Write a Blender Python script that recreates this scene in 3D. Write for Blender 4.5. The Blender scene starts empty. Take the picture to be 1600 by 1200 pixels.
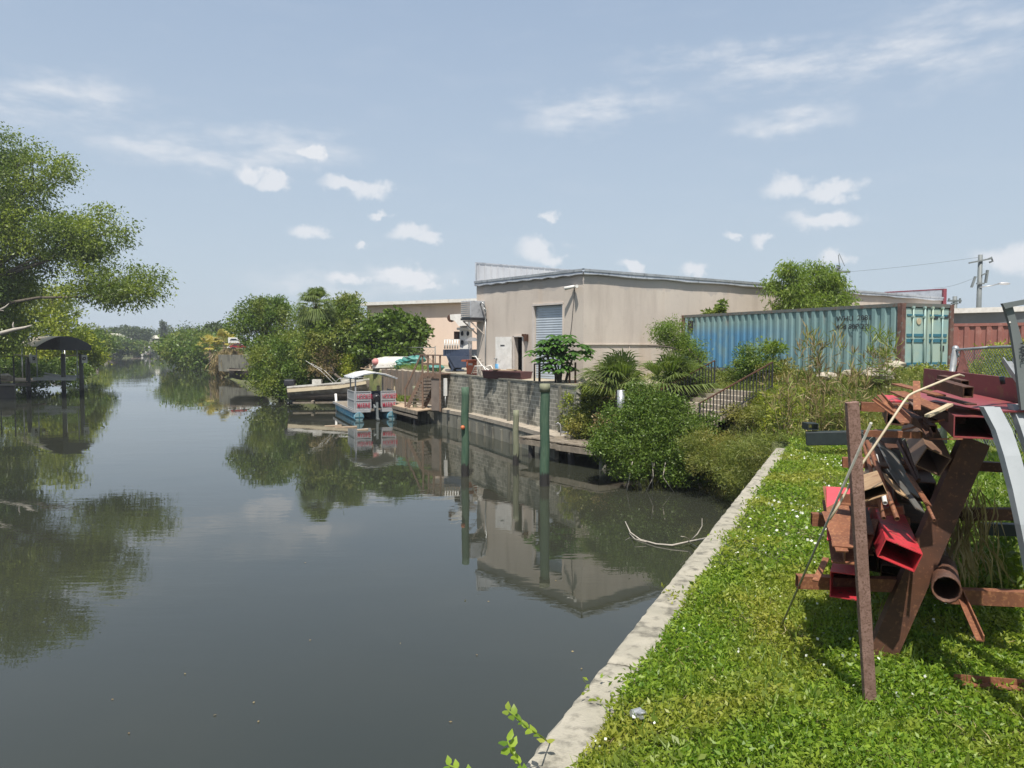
import bpy, math, random
import numpy as np
from mathutils import Vector, Matrix
R = math.radians
rng = np.random.default_rng(7)
random.seed(7)
sc = bpy.context.scene
COL = sc.collection
# ------------------------------------------------------------ camera
CAM = Vector((0, 0, 5.0)); TH = math.atan(62 / 1200)
cd = bpy.data.cameras.new('camera'); cam = bpy.data.objects.new('camera', cd); COL.objects.link(cam)
cam.location = CAM; cam.rotation_euler = (R(90) - TH, 0, 0)
cd.sensor_width = 36; cd.lens = 27.0; cd.clip_start = .1; cd.clip_end = 9000
sc.camera = cam
def ray(px, py):
    u = (px - 800) / 1200; v = (600 - py) / 1200
    return Vector((u, math.cos(TH) + v * math.sin(TH), -math.sin(TH) + v * math.cos(TH)))
def A(px, py, Y):            # the point seen at photo pixel px,py that lies Y metres ahead
    r = ray(px, py); return CAM + r * (Y / r.y)
def G(px, py, z):            # the point seen at photo pixel px,py that lies at height z
    r = ray(px, py); return CAM + r * ((z - CAM.z) / r.z)
# ------------------------------------------------------------ sky, sun, exposure
SUN_EL, SUN_AZ = 64.0, 186.0     # azimuth from +Y towards +X
sv = Vector((math.sin(R(SUN_AZ)) * math.cos(R(SUN_EL)), math.cos(R(SUN_AZ)) * math.cos(R(SUN_EL)), math.sin(R(SUN_EL))))
sl = bpy.data.lights.new('sun', 'SUN'); sl.energy = 4.9; sl.angle = R(.6); sl.color = (1, .95, .87)
so = bpy.data.objects.new('sun', sl); COL.objects.link(so); so.rotation_euler = sv.to_track_quat('Z', 'Y').to_euler(); so.location = (0, 0, 60)
w = bpy.data.worlds.new('World'); sc.world = w; w.use_nodes = True
wt = w.node_tree; wt.nodes.clear(); WN = wt.nodes.new; WL = wt.links.new
sky = WN('ShaderNodeTexSky'); sky.sky_type = 'NISHITA'; sky.sun_disc = False
sky.sun_elevation = R(SUN_EL); sky.sun_rotation = R(SUN_AZ); sky.air_density = 1.0; sky.dust_density = 2.0; sky.ozone_density = 1.0
geo = WN('ShaderNodeTexCoord')
sep = WN('ShaderNodeSeparateXYZ'); WL(geo.outputs['Generated'], sep.inputs[0])
def wm(op, a, b=None, c=None):
    n = WN('ShaderNodeMath'); n.operation = op
    for i, s in enumerate((a, b, c)):
        if s is None: continue
        if isinstance(s, (int, float)): n.inputs[i].default_value = s
        else: WL(s, n.inputs[i])
    return n.outputs[0]
az = wm('ARCTAN2', sep.outputs[0], sep.outputs[1]); el = wm('ARCSINE', sep.outputs[2])
cmb = WN('ShaderNodeCombineXYZ'); WL(az, cmb.inputs[0]); WL(el, cmb.inputs[1])
nz = WN('ShaderNodeTexNoise'); nz.inputs['Scale'].default_value = 26; nz.inputs['Detail'].default_value = 7; nz.inputs['Roughness'].default_value = .58
WL(cmb.outputs[0], nz.inputs['Vector'])
dv = WN('ShaderNodeVectorMath'); dv.operation = 'MULTIPLY_ADD'; WL(nz.outputs['Color'], dv.inputs[0]); dv.inputs[1].default_value = (.06, .045, 0)
off = WN('ShaderNodeVectorMath'); off.operation = 'SUBTRACT'; WL(cmb.outputs[0], off.inputs[0]); off.inputs[1].default_value = (.03, .0225, 0)
WL(off.outputs[0], dv.inputs[2])
def ang(px, py):
    r = ray(px, py).normalized(); return math.atan2(r.x, r.y), math.asin(r.z)
def cloud(px, py, rx, ry, src):
    a, e = ang(px, py)
    s = WN('ShaderNodeVectorMath'); s.operation = 'SUBTRACT'; WL(src, s.inputs[0]); s.inputs[1].default_value = (a, e, 0)
    m = WN('ShaderNodeVectorMath'); m.operation = 'MULTIPLY'; WL(s.outputs[0], m.inputs[0]); m.inputs[1].default_value = (1200 / rx, 1200 / ry, 0)
    l = WN('ShaderNodeVectorMath'); l.operation = 'LENGTH'; WL(m.outputs[0], l.inputs[0])
    return l.outputs['Value']
PUFF = [(395, 270, 26, 14), (425, 283, 30, 10), (540, 290, 42, 12), (580, 298, 38, 16), (480, 361, 30, 12), (640, 360, 34, 15), (665, 372, 24, 9),
        (565, 378, 14, 6), (843, 388, 38, 17), (860, 402, 28, 10), (640, 430, 52, 15), (675, 445, 30, 10), (540, 434, 30, 10), (985, 413, 20, 9), (1090, 417, 26, 11),
        (1235, 288, 42, 18), (1300, 299, 46, 12), (1290, 345, 58, 14), (1200, 376, 26, 11), (1585, 405, 50, 22), (1300, 400, 24, 12),
        (490, 237, 24, 10), (590, 333, 16, 6), (1140, 370, 14, 6), (860, 335, 18, 7)]
dmin = None
for p in PUFF:
    d_ = cloud(*p, dv.outputs[0]); dmin = d_ if dmin is None else wm('MINIMUM', dmin, d_)
def mr(v, a, b, c, d, smooth=True):
    n = WN('ShaderNodeMapRange'); n.interpolation_type = 'SMOOTHSTEP' if smooth else 'LINEAR'
    WL(v, n.inputs[0])
    for i, x in enumerate((a, b, c, d)): n.inputs[i + 1].default_value = x
    return n.outputs[0]
puff = mr(wm('ADD', dmin, wm('MULTIPLY', nz.outputs['Fac'], 1.5)), 1.15, 1.95, .78, 0)
nz2 = WN('ShaderNodeTexNoise'); nz2.inputs['Scale'].default_value = 9; nz2.inputs['Detail'].default_value = 8; nz2.inputs['Roughness'].default_value = .6
st = WN('ShaderNodeVectorMath'); st.operation = 'MULTIPLY'; WL(cmb.outputs[0], st.inputs[0]); st.inputs[1].default_value = (1, 3.2, 1)
WL(st.outputs[0], nz2.inputs['Vector'])
WISP = [(1330, 95, 240, 42), (1160, 92, 200, 26), (930, 175, 150, 34), (1230, 188, 90, 24), (90, 160, 170, 40), (300, 240, 170, 26), (1480, 70, 120, 60), (560, 440, 180, 30), (450, 230, 120, 30)]
wmin = None
for p in WISP:
    d_ = cloud(*p, dv.outputs[0]); wmin = d_ if wmin is None else wm('MINIMUM', wmin, d_)
wisp = wm('MULTIPLY', mr(wmin, .2, 1.25, 1, 0), mr(nz2.outputs['Fac'], .34, .78, 0, .92))
veil = mr(nz2.outputs['Fac'], .45, .8, 0, .06)
hz = mr(el, -.02, .8, .93, .55, False)         # milky summer haze, thicker low down
hcol = WN('ShaderNodeMixRGB'); WL(mr(el, 0, .42, 0, 1, False), hcol.inputs[0]); hcol.inputs[1].default_value = (4.8, 5.6, 6.3, 1); hcol.inputs[2].default_value = (3.65, 4.6, 5.95, 1)
mixh = WN('ShaderNodeMixRGB'); WL(hz, mixh.inputs[0]); WL(sky.outputs[0], mixh.inputs[1]); WL(hcol.outputs[0], mixh.inputs[2])
cl = wm('MINIMUM', wm('ADD', wm('ADD', puff, wisp), veil), .9)
mixc = WN('ShaderNodeMixRGB'); WL(cl, mixc.inputs[0]); WL(mixh.outputs[0], mixc.inputs[1]); mixc.inputs[2].default_value = (6.9, 7.05, 7.35, 1)
bg = WN('ShaderNodeBackground'); bg.inputs[1].default_value = .088; WL(mixc.outputs[0], bg.inputs[0])
wo = WN('ShaderNodeOutputWorld'); WL(bg.outputs[0], wo.inputs[0])
sc.view_settings.view_transform = 'Standard'; sc.view_settings.look = 'None'; sc.view_settings.exposure = .46; sc.view_settings.gamma = 1
sc.render.engine = 'CYCLES'
try:
    sc.cycles.use_denoising = True; sc.cycles.denoiser = 'OPENIMAGEDENOISE'
except Exception: pass
sc.cycles.max_bounces = 6; sc.cycles.transparent_max_bounces = 4; sc.cycles.diffuse_bounces = 3; sc.cycles.glossy_bounces = 3; sc.cycles.transmission_bounces = 3
sc.cycles.sample_clamp_indirect = 4; sc.cycles.caustics_reflective = False; sc.cycles.caustics_refractive = False
# ------------------------------------------------------------ materials
def nodes(name):
    m = bpy.data.materials.new(name); m.use_nodes = True; t = m.node_tree
    b = t.nodes['Principled BSDF']; return m, t, b
def noise(t, scale, detail=5, vec=None, rough=.6, stretch=None):
    g = t.nodes.new('ShaderNodeNewGeometry') if vec is None else None
    v = g.outputs['Position'] if g else vec
    if stretch:
        k = t.nodes.new('ShaderNodeVectorMath'); k.operation = 'MULTIPLY'; t.links.new(v, k.inputs[0]); k.inputs[1].default_value = stretch; v = k.outputs[0]
    n = t.nodes.new('ShaderNodeTexNoise'); n.inputs['Scale'].default_value = scale; n.inputs['Detail'].default_value = detail; n.inputs['Roughness'].default_value = rough
    t.links.new(v, n.inputs['Vector']); return n.outputs['Fac']
def ramp(t, f, stops):
    r = t.nodes.new('ShaderNodeValToRGB'); t.links.new(f, r.inputs[0]); e = r.color_ramp.elements
    while len(e) < len(stops): e.new(.5)
    for x, (p, c) in zip(e, stops):
        x.position = p; x.color = (*c, 1) if len(c) == 3 else c
    return r.outputs[0]
def mixc_(t, f, a, b, mode='MIX'):
    m = t.nodes.new('ShaderNodeMixRGB'); m.blend_type = mode
    for i, s in ((0, f), (1, a), (2, b)):
        if isinstance(s, (int, float)): m.inputs[i].default_value = s
        elif isinstance(s, tuple): m.inputs[i].default_value = (*s, 1)
        else: t.links.new(s, m.inputs[i])
    return m.outputs[0]
def bump(t, b, f, strength, dist=.02):
    n = t.nodes.new('ShaderNodeBump'); n.inputs['Strength'].default_value = strength; n.inputs['Distance'].default_value = dist
    t.links.new(f, n.inputs['Height']); t.links.new(n.outputs[0], b.inputs['Normal'])
def pm(name, c1, c2=None, scale=3, rough=.6, metal=0, c3=None, s3=12, p3=(.55, .7), stretch=None, bmp=.3, bs=None, spec=.5, bd=.01):
    m, t, b = nodes(name)
    c2 = c2 or tuple(x * .8 for x in c1)
    col = ramp(t, noise(t, scale, stretch=stretch), [(.36, c1), (.64, c2)])
    if c3:
        f = ramp(t, noise(t, s3, 8, stretch=stretch), [(p3[0], (0, 0, 0)), (p3[1], (1, 1, 1))])
        col = mixc_(t, f, col, c3)
    t.links.new(col, b.inputs['Base Color'])
    b.inputs['Roughness'].default_value = rough; b.inputs['Metallic'].default_value = metal; b.inputs['Specular IOR Level'].default_value = spec
    if bmp: bump(t, b, noise(t, bs or scale * 12, 6, stretch=stretch), bmp, bd)
    return m
def leafmat(name, a, b_, c=None, cs=.6, trans=.35, rough=.45, spec=.35):
    m, t, b = nodes(name)
    g = t.nodes.new('ShaderNodeNewGeometry')
    col = ramp(t, g.outputs['Random Per Island'], [(0, a), (1, b_)])
    if c:
        f = ramp(t, noise(t, cs, 3), [(.45, (0, 0, 0)), (.62, (1, 1, 1))]); col = mixc_(t, f, col, c)
    t.links.new(col, b.inputs['Base Color']); b.inputs['Roughness'].default_value = rough; b.inputs['Specular IOR Level'].default_value = spec
    tr = t.nodes.new('ShaderNodeBsdfTranslucent'); t.links.new(mixc_(t, 1, col, (1.25, 1.4, .6), 'MULTIPLY'), tr.inputs[0])
    ms = t.nodes.new('ShaderNodeMixShader'); ms.inputs[0].default_value = trans
    t.links.new(b.outputs[0], ms.inputs[1]); t.links.new(tr.outputs[0], ms.inputs[2])
    t.links.new(ms.outputs[0], t.nodes['Material Output'].inputs[0]); return m
M = {}
# ------------------------------------------------------------ objects
def setp(o, label=None, cat=None, group=None, kind=None):
    if label: o['label'] = label
    if cat: o['category'] = cat
    if group: o['group'] = group
    if kind: o['kind'] = kind
    return o
def thing(name, label, cat, loc, group=None, kind=None):
    o = bpy.data.objects.new(name, None); COL.objects.link(o); o.location = loc; o.empty_display_size = .3
    return setp(o, label, cat, group, kind)
def wloc(o):
    v = Vector((0, 0, 0))
    while o: v += o.location; o = o.parent
    return v
def link_mesh(me, name, parent, org, mat):
    o = bpy.data.objects.new(name, me); COL.objects.link(o)
    if parent is not None: o.parent = parent; o.location = org - wloc(parent)
    else: o.location = org
    if mat: me.materials.append(mat)
    return o
class MB:
    def __init__(s): s.v = []; s.f = []; s.sm = []
    def add(s, vs, fs, smooth=False):
        n = len(s.v); s.v += [tuple(x) for x in vs]; s.f += [tuple(i + n for i in f) for f in fs]; s.sm += [smooth] * len(fs); return s
    def box(s, c, d, rz=0):
        c = Vector(c); m = Matrix.Rotation(rz, 3, 'Z'); x, y, z = [k / 2 for k in d]
        vs = [c + m @ Vector((a * x, b * y, e * z)) for a in (-1, 1) for b in (-1, 1) for e in (-1, 1)]
        return s.add(vs, [(0, 1, 3, 2), (4, 6, 7, 5), (0, 4, 5, 1), (2, 3, 7, 6), (0, 2, 6, 4), (1, 5, 7, 3)])
    def frame(s, p0, p1, up=None):
        p0, p1 = Vector(p0), Vector(p1); d = (p1 - p0).normalized(); u = Vector(up) if up is not None else Vector((0, 0, 1))
        if abs(d.dot(u.normalized())) > .98: u = Vector((0, 1, 0)) if up is None else Vector((1, 0, .1))
        a = d.cross(u).normalized(); return p0, p1, a, a.cross(d).normalized()
    def ext(s, prof, p0, p1, up=None, roll=0, closed=True, smooth=False):
        p0, p1, a, b = s.frame(p0, p1, up)
        if roll: a, b = a * math.cos(roll) + b * math.sin(roll), b * math.cos(roll) - a * math.sin(roll)
        n = len(prof); vs = [p + a * x + b * y for p in (p0, p1) for x, y in prof]
        fs = [(i, (i + 1) % n, n + (i + 1) % n, n + i) for i in range(n)]
        if closed: s.add(vs, fs + [tuple(range(n))[::-1], tuple(range(n, 2 * n))], False) if not smooth else (s.add(vs, fs, True), s.add(vs, [tuple(range(n))[::-1], tuple(range(n, 2 * n))]))
        else: s.add(vs, fs, smooth)
        return s
    def bar(s, p0, p1, w, h, up=None, roll=0):
        w /= 2; h /= 2; return s.ext([(-w, -h), (w, -h), (w, h), (-w, h)], p0, p1, up, roll)
    def tube(s, p0, p1, w, h, t=.012, up=None, roll=0):      # open rectangular hollow section
        p0, p1, a, b = s.frame(p0, p1, up)
        if roll: a, b = a * math.cos(roll) + b * math.sin(roll), b * math.cos(roll) - a * math.sin(roll)
        vs = []
        for p in (p0, p1):
            for k in (0, t):
                x, y = w / 2 - k, h / 2 - k; vs += [p - a * x - b * y, p + a * x - b * y, p + a * x + b * y, p - a * x + b * y]
        fs = []
        for i in range(4):
            j = (i + 1) % 4; fs += [(i, j, 8 + j, 8 + i), (4 + i, 12 + i, 12 + j, 4 + j), (i, 4 + i, 4 + j, j), (8 + i, 8 + j, 12 + j, 12 + i)]
        return s.add(vs, fs)
    def ang(s, p0, p1, w, h, t=.01, up=None, roll=0):
        return s.ext([(0, 0), (w, 0), (w, t), (t, t), (t, h), (0, h)], p0, p1, up, roll)
    def chan(s, p0, p1, w, h, t=.012, up=None, roll=0):
        w /= 2; return s.ext([(-w, 0), (w, 0), (w, h), (w - t, h), (w - t, t), (t - w, t), (t - w, h), (-w, h)], p0, p1, up, roll)
    def ibeam(s, p0, p1, w, h, t=.014, up=None, roll=0):
        w /= 2; h /= 2; k = t / 2
        return s.ext([(-w, -h), (w, -h), (w, t - h), (k, t - h), (k, h - t), (w, h - t), (w, h), (-w, h), (-w, h - t), (-k, h - t), (-k, t - h), (-w, t - h)], p0, p1, up, roll)
    def cyl(s, p0, p1, r0, r1=None, n=12, up=None):
        r1 = r0 if r1 is None else r1; p0, p1, a, b = s.frame(p0, p1, up)
        vs = [p + (a * math.cos(2 * math.pi * i / n) + b * math.sin(2 * math.pi * i / n)) * r for p, r in ((p0, r0), (p1, r1)) for i in range(n)]
        s.add(vs, [(i, (i + 1) % n, n + (i + 1) % n, n + i) for i in range(n)], True)
        m = len(s.v) - 2 * n
        s.f += [tuple(range(m, m + n))[::-1], tuple(range(m + n, m + 2 * n))]; s.sm += [False, False]; return s
    def pipe(s, p0, p1, r, t=.01, n=20):
        p0, p1, a, b = s.frame(p0, p1); vs = []
        for p in (p0, p1):
            for q in (r, r - t): vs += [p + (a * math.cos(2 * math.pi * i / n) + b * math.sin(2 * math.pi * i / n)) * q for i in range(n)]
        f = []
        for i in range(n):
            j = (i + 1) % n; f += [(i, j, 2 * n + j, 2 * n + i), (n + i, 3 * n + i, 3 * n + j, n + j), (i, n + i, n + j, j), (2 * n + i, 2 * n + j, 3 * n + j, 3 * n + i)]
        return s.add(vs, f, True)
    def path(s, pts, r, n=8, taper=None):
        pts = [Vector(p) for p in pts]; k = len(pts); rs = [r] * k if not isinstance(r, (list, tuple)) else list(r)
        if taper is not None: rs = [r + (taper - r) * i / (k - 1) for i in range(k)]
        u = Vector((.13, .21, 1)).normalized(); vs = []
        for i, p in enumerate(pts):
            d = (pts[min(i + 1, k - 1)] - pts[max(i - 1, 0)]).normalized()
            if abs(d.dot(u)) > .95: u = Vector((1, .2, .1)).normalized()
            a = d.cross(u).normalized(); b = a.cross(d); u = b if b.length > .1 else u
            vs += [p + (a * math.cos(2 * math.pi * j / n) + b * math.sin(2 * math.pi * j / n)) * rs[i] for j in range(n)]
        f = [(i * n + j, i * n + (j + 1) % n, (i + 1) * n + (j + 1) % n, (i + 1) * n + j) for i in range(k - 1) for j in range(n)]
        s.add(vs, f, True); m = len(s.v) - k * n
        s.f += [tuple(range(m, m + n))[::-1], tuple(range(len(s.v) - n, len(s.v)))]; s.sm += [False, False]; return s
    def slab(s, poly, z0, z1):        # horizontal polygon prism
        n = len(poly); vs = [(x, y, z) for z in (z0, z1) for x, y in poly]
        return s.add(vs, [tuple(range(n))[::-1], tuple(range(n, 2 * n))] + [(i, (i + 1) % n, n + (i + 1) % n, n + i) for i in range(n)])
    def plate(s, pts, t):             # planar polygon with thickness
        pts = [Vector(p) for p in pts]; n = len(pts); nn = (pts[1] - pts[0]).cross(pts[2] - pts[0]).normalized() * t
        return s.add(pts + [p - nn for p in pts], [tuple(range(n)), tuple(range(n, 2 * n))[::-1]] + [(i, n + i, n + (i + 1) % n, (i + 1) % n) for i in range(n)])
    def sheet(s, g, smooth=True):     # grid of points g[i][j]
        n, m = len(g), len(g[0]); return s.add([p for r in g for p in r], [(i * m + j, i * m + j + 1, (i + 1) * m + j + 1, (i + 1) * m + j) for i in range(n - 1) for j in range(m - 1)], smooth)
    def ball(s, c, r, n=8, k=6, jit=0):
        c = Vector(c); r = Vector(r) if not isinstance(r, (int, float)) else Vector((r, r, r)); g = []
        js = [[1 + random.uniform(-jit, jit) for _ in range(n)] for _ in range(k + 1)]
        for i in range(k + 1):
            th = math.pi * i / k; row = []
            for j in range(n + 1):
                ph = 2 * math.pi * j / n; q = js[i][j % n] if 0 < i < k else 1
                row.append(c + Vector((math.sin(th) * math.cos(ph) * r.x * q, math.sin(th) * math.sin(ph) * r.y * q, math.cos(th) * r.z * q)))
            g.append(row)
        return s.sheet(g)
    def build(s, name, mat, parent=None, org=None, bevel=0, smooth=None):
        vs = np.array(s.v, dtype=float)
        if org is None: org = Vector(((vs[:, 0].min() + vs[:, 0].max()) / 2, (vs[:, 1].min() + vs[:, 1].max()) / 2, vs[:, 2].min()))
        org = Vector(org); me = bpy.data.meshes.new(name)
        me.from_pydata([tuple(r) for r in (vs - np.array(org))], [], s.f)
        me.polygons.foreach_set('use_smooth', s.sm if smooth is None else [smooth] * len(s.f)); me.update()
        o = link_mesh(me, name, parent, org, mat)
        if bevel:
            b = o.modifiers.new('bevel', 'BEVEL'); b.width = bevel; b.segments = 2; b.limit_method = 'ANGLE'; b.angle_limit = R(50)
        return o
def npmesh(name, V, F, mat, parent=None, org=None, smooth=False):   # V (n,3); F (m,k) all same k
    V = np.asarray(V, dtype=np.float32); F = np.asarray(F, dtype=np.int32)
    if org is None: org = Vector((float(V[:, 0].mean()), float(V[:, 1].mean()), float(V[:, 2].min())))
    org = Vector(org); me = bpy.data.meshes.new(name); m, k = F.shape
    me.vertices.add(len(V)); me.vertices.foreach_set('co', (V - np.array(org, dtype=np.float32)).ravel())
    me.loops.add(m * k); me.loops.foreach_set('vertex_index', F.ravel())
    me.polygons.add(m); me.polygons.foreach_set('loop_start', np.arange(m, dtype=np.int32) * k); me.polygons.foreach_set('loop_total', np.full(m, k, dtype=np.int32))
    me.update(calc_edges=True); me.validate()
    if smooth: me.polygons.foreach_set('use_smooth', [True] * m)
    return link_mesh(me, name, parent, org, mat)
# ------------------------------------------------------------ foliage
def unit(a): return a / np.maximum(np.linalg.norm(a, axis=1, keepdims=True), 1e-6)
def leafarr(P, ax, L, W, fold=.12, nrm=None):
    n = len(P); ax = unit(ax); q = unit(rng.normal(size=(n, 3))) if nrm is None else unit(nrm + rng.normal(size=(n, 3)) * .35)
    b = unit(np.cross(ax, q)); nn = np.cross(b, ax)
    L = np.broadcast_to(np.asarray(L, dtype=float), (n,))[:, None]; W = np.broadcast_to(np.asarray(W, dtype=float), (n,))[:, None]
    mid = P + ax * L * .45 + nn * L * fold
    V = np.stack([P, mid + b * W / 2, P + ax * L, mid - b * W / 2], 1).reshape(-1, 3)
    return V, np.arange(4 * n).reshape(n, 4)
def crown_pts(blobs, n, cr, per=26, shell=.3, inner=.12):
    bl = [list(b) for b in blobs]
    for b in list(bl):
        for _ in range(5):
            q = rng.normal(size=3); q /= np.linalg.norm(q); k_ = rng.uniform(.28, .46); bl.append([b[0] + q[0] * b[3] * .95, b[1] + q[1] * b[4] * .95, b[2] + q[2] * b[5] * .95, b[3] * k_, b[4] * k_, b[5] * k_])
    bl = np.array(bl, dtype=float); wgt = (bl[:, 3] * bl[:, 5]) ** .9; nc = max(4, n // per)
    idx = rng.choice(len(bl), nc, p=wgt / wgt.sum()); d = unit(rng.normal(size=(nc, 3)))
    ph = bl[idx, 0] * 1.7; lump = 1 + .16 * np.sin(5 * d[:, 0] + ph) * np.cos(4 * d[:, 2] + ph) + .1 * np.sin(9 * d[:, 1] + 7 * d[:, 2] + ph)
    rr = (1 - np.abs(rng.normal(size=nc)) * shell) * lump; rr = np.where(rng.random(nc) < inner, rng.random(nc) * .8, rr); rr = np.clip(rr, .1, 1.3)
    C = bl[idx, :3] + d * bl[idx, 3:6] * rr[:, None]
    cs = cr * (.5 + rng.random(nc) * .9)
    rep = np.repeat(np.arange(nc), per); o = np.clip(rng.normal(size=(len(rep), 3)), -1.5, 1.5) * np.array([1, 1, .62]) * cs[rep][:, None] * .6
    return C[rep] + o, unit(d[rep] + o / cr)
def foliage(name, blobs, n, L, mat, parent=None, cr=.6, asp=.5, droop=0., per=26, shell=.3, inner=.12, zmin=None, out=.6):
    P, d = crown_pts(blobs, n, cr, per, shell, inner)
    if zmin is not None: k = P[:, 2] > zmin; P, d = P[k], d[k]
    m = len(P); ax = d * out + rng.normal(size=(m, 3)) * .6 + np.array([0, 0, -droop]); LL = L * (.65 + rng.random(m) * .7)
    V, F = leafarr(P, ax, LL, LL * asp); return npmesh(name, V, F, mat, parent)
def BL(px, py, Y, rx, rz, ry=None):      # crown blob from the outline seen in the photo
    c = A(px, py, Y); k = Y / 1200; return (c.x, c.y, c.z, rx * k, (ry if ry else rx * k * .9), rz * k)
def limbs(mb, base, blobs, r, n=None, wob=.25):
    base = Vector(base)
    for b in (blobs if n is None else blobs[:n]):
        e = Vector(b[:3]); m = base.lerp(e, .45) + Vector((random.uniform(-wob, wob), random.uniform(-wob, wob), abs(e.z - base.z) * .12))
        pts = [base.lerp(m, t) for t in (0, .5)] + [m, m.lerp(e, .5) + Vector((random.uniform(-wob, wob), 0, wob * .3)), e]
        mb.path(pts, [r, r * .8, r * .6, r * .4, r * .15], 7)
        for _ in range(5):
            q = Vector((random.uniform(-1, 1) * b[3], random.uniform(-1, 1) * b[4], random.uniform(-.5, 1) * b[5])) * .8
            s_ = m.lerp(e, random.uniform(.2, .9)); mb.path([s_, s_.lerp(e + q, .5) + Vector((0, 0, .1)), e + q], [r * .28, r * .18, r * .06], 5)
def tree(name, label, cat, base, blobs, n, L, mat, tr=.25, group=None, bark='bark', crown='crown', nl=None, **kw):
    base = Vector(base); t = thing(name, label, cat, base, group)
    foliage(crown, blobs, n, L, M[mat], t, **kw)
    mb = MB(); c0 = Vector(blobs[0][:3]); fork = base.lerp(Vector((c0.x, c0.y, base.z + (c0.z - base.z) * .6)), .55)
    mb.path([base - Vector((0, 0, .3)), base.lerp(fork, .4) + Vector((.1 * tr, 0, 0)), fork], [tr * 1.25, tr, tr * .85], 9); limbs(mb, fork, blobs, tr * (.6 if len(blobs) < 12 else .28), nl)
    mb.build('trunk', M[bark], t); return t
# ------------------------------------------------------------ material library
def water_mat():
    m, t, b = nodes('canal_water')
    b.inputs['Base Color'].default_value = (.047, .05, .032, 1); b.inputs['IOR'].default_value = 1.46; b.inputs['Roughness'].default_value = .012
    col = ramp(t, noise(t, .06, 3), [(.3, (.022, .026, .021)), (.7, (.035, .036, .024))]); t.links.new(col, b.inputs['Base Color'])
    f1 = noise(t, 1.0, 3, stretch=(.5, 1.3, 1)); f2 = noise(t, .16, 2); f3 = noise(t, 5.0, 2, stretch=(.6, 1.2, 1))
    msk = ramp(t, f2, [(.42, (.1, .1, .1)), (.62, (1, 1, 1))])
    s = t.nodes.new('ShaderNodeMath'); s.operation = 'MULTIPLY_ADD'; t.links.new(f3, s.inputs[0]); s.inputs[1].default_value = .13; t.links.new(f1, s.inputs[2])
    k = t.nodes.new('ShaderNodeMath'); k.operation = 'MULTIPLY'; t.links.new(s.outputs[0], k.inputs[0]); t.links.new(msk, k.inputs[1])
    bump(t, b, k.outputs[0], .5, .012); return m
M['water'] = water_mat()
def ground_mat():
    m, t, b = nodes('ground_soil_and_grass')
    grass = ramp(t, noise(t, 1.2, 6), [(.35, (.06, .085, .02)), (.55, (.11, .12, .035)), (.7, (.16, .135, .06))])
    soil = ramp(t, noise(t, 6, 6), [(.3, (.05, .055, .02)), (.7, (.09, .085, .04))])
    g = mixc_(t, ramp(t, noise(t, .8, 5), [(.45, (0, 0, 0)), (.6, (1, 1, 1))]), grass, soil)
    sand = ramp(t, noise(t, .7, 7), [(.35, (.36, .31, .23)), (.6, (.28, .25, .19)), (.72, (.14, .14, .06))])
    ps = t.nodes.new('ShaderNodeNewGeometry'); sp = t.nodes.new('ShaderNodeSeparateXYZ'); t.links.new(ps.outputs['Position'], sp.inputs[0])
    mr_ = t.nodes.new('ShaderNodeMapRange'); t.links.new(sp.outputs[1], mr_.inputs[0]); mr_.inputs[1].default_value = 34.5; mr_.inputs[2].default_value = 37
    mx = t.nodes.new('ShaderNodeMapRange'); t.links.new(sp.outputs[1], mx.inputs[0]); mx.inputs[1].default_value = 62; mx.inputs[2].default_value = 75; mx.inputs[3].default_value = 1; mx.inputs[4].default_value = 0
    mz = t.nodes.new('ShaderNodeMapRange'); t.links.new(sp.outputs[2], mz.inputs[0]); mz.inputs[1].default_value = 2.9; mz.inputs[2].default_value = 3.05
    q = t.nodes.new('ShaderNodeMath'); q.operation = 'MULTIPLY'; t.links.new(mr_.outputs[0], q.inputs[0]); t.links.new(mx.outputs[0], q.inputs[1])
    q2 = t.nodes.new('ShaderNodeMath'); q2.operation = 'MULTIPLY'; t.links.new(q.outputs[0], q2.inputs[0]); t.links.new(mz.outputs[0], q2.inputs[1])
    t.links.new(mixc_(t, q2.outputs[0], g, sand), b.inputs['Base Color']); b.inputs['Roughness'].default_value = .95
    bump(t, b, noise(t, 9, 6), .6, .05); return m
M['ground'] = ground_mat()
M['concrete'] = pm('weathered_concrete', (.36, .33, .265), (.28, .26, .205), 2.2, .9, c3=(.13, .12, .095), s3=6, p3=(.5, .68), bmp=.9, bs=45, bd=.015)
M['seawall'] = pm('old_seawall_concrete', (.21, .20, .16), (.15, .145, .115), 1.5, .9, c3=(.055, .055, .045), s3=2.2, p3=(.5, .7), stretch=(1, 1, .35), bmp=.5, bs=20)
M['walk'] = pm('walk_concrete', (.37, .32, .25), (.28, .24, .19), 2, .9, c3=(.15, .12, .09), s3=4, bmp=.4)
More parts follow.
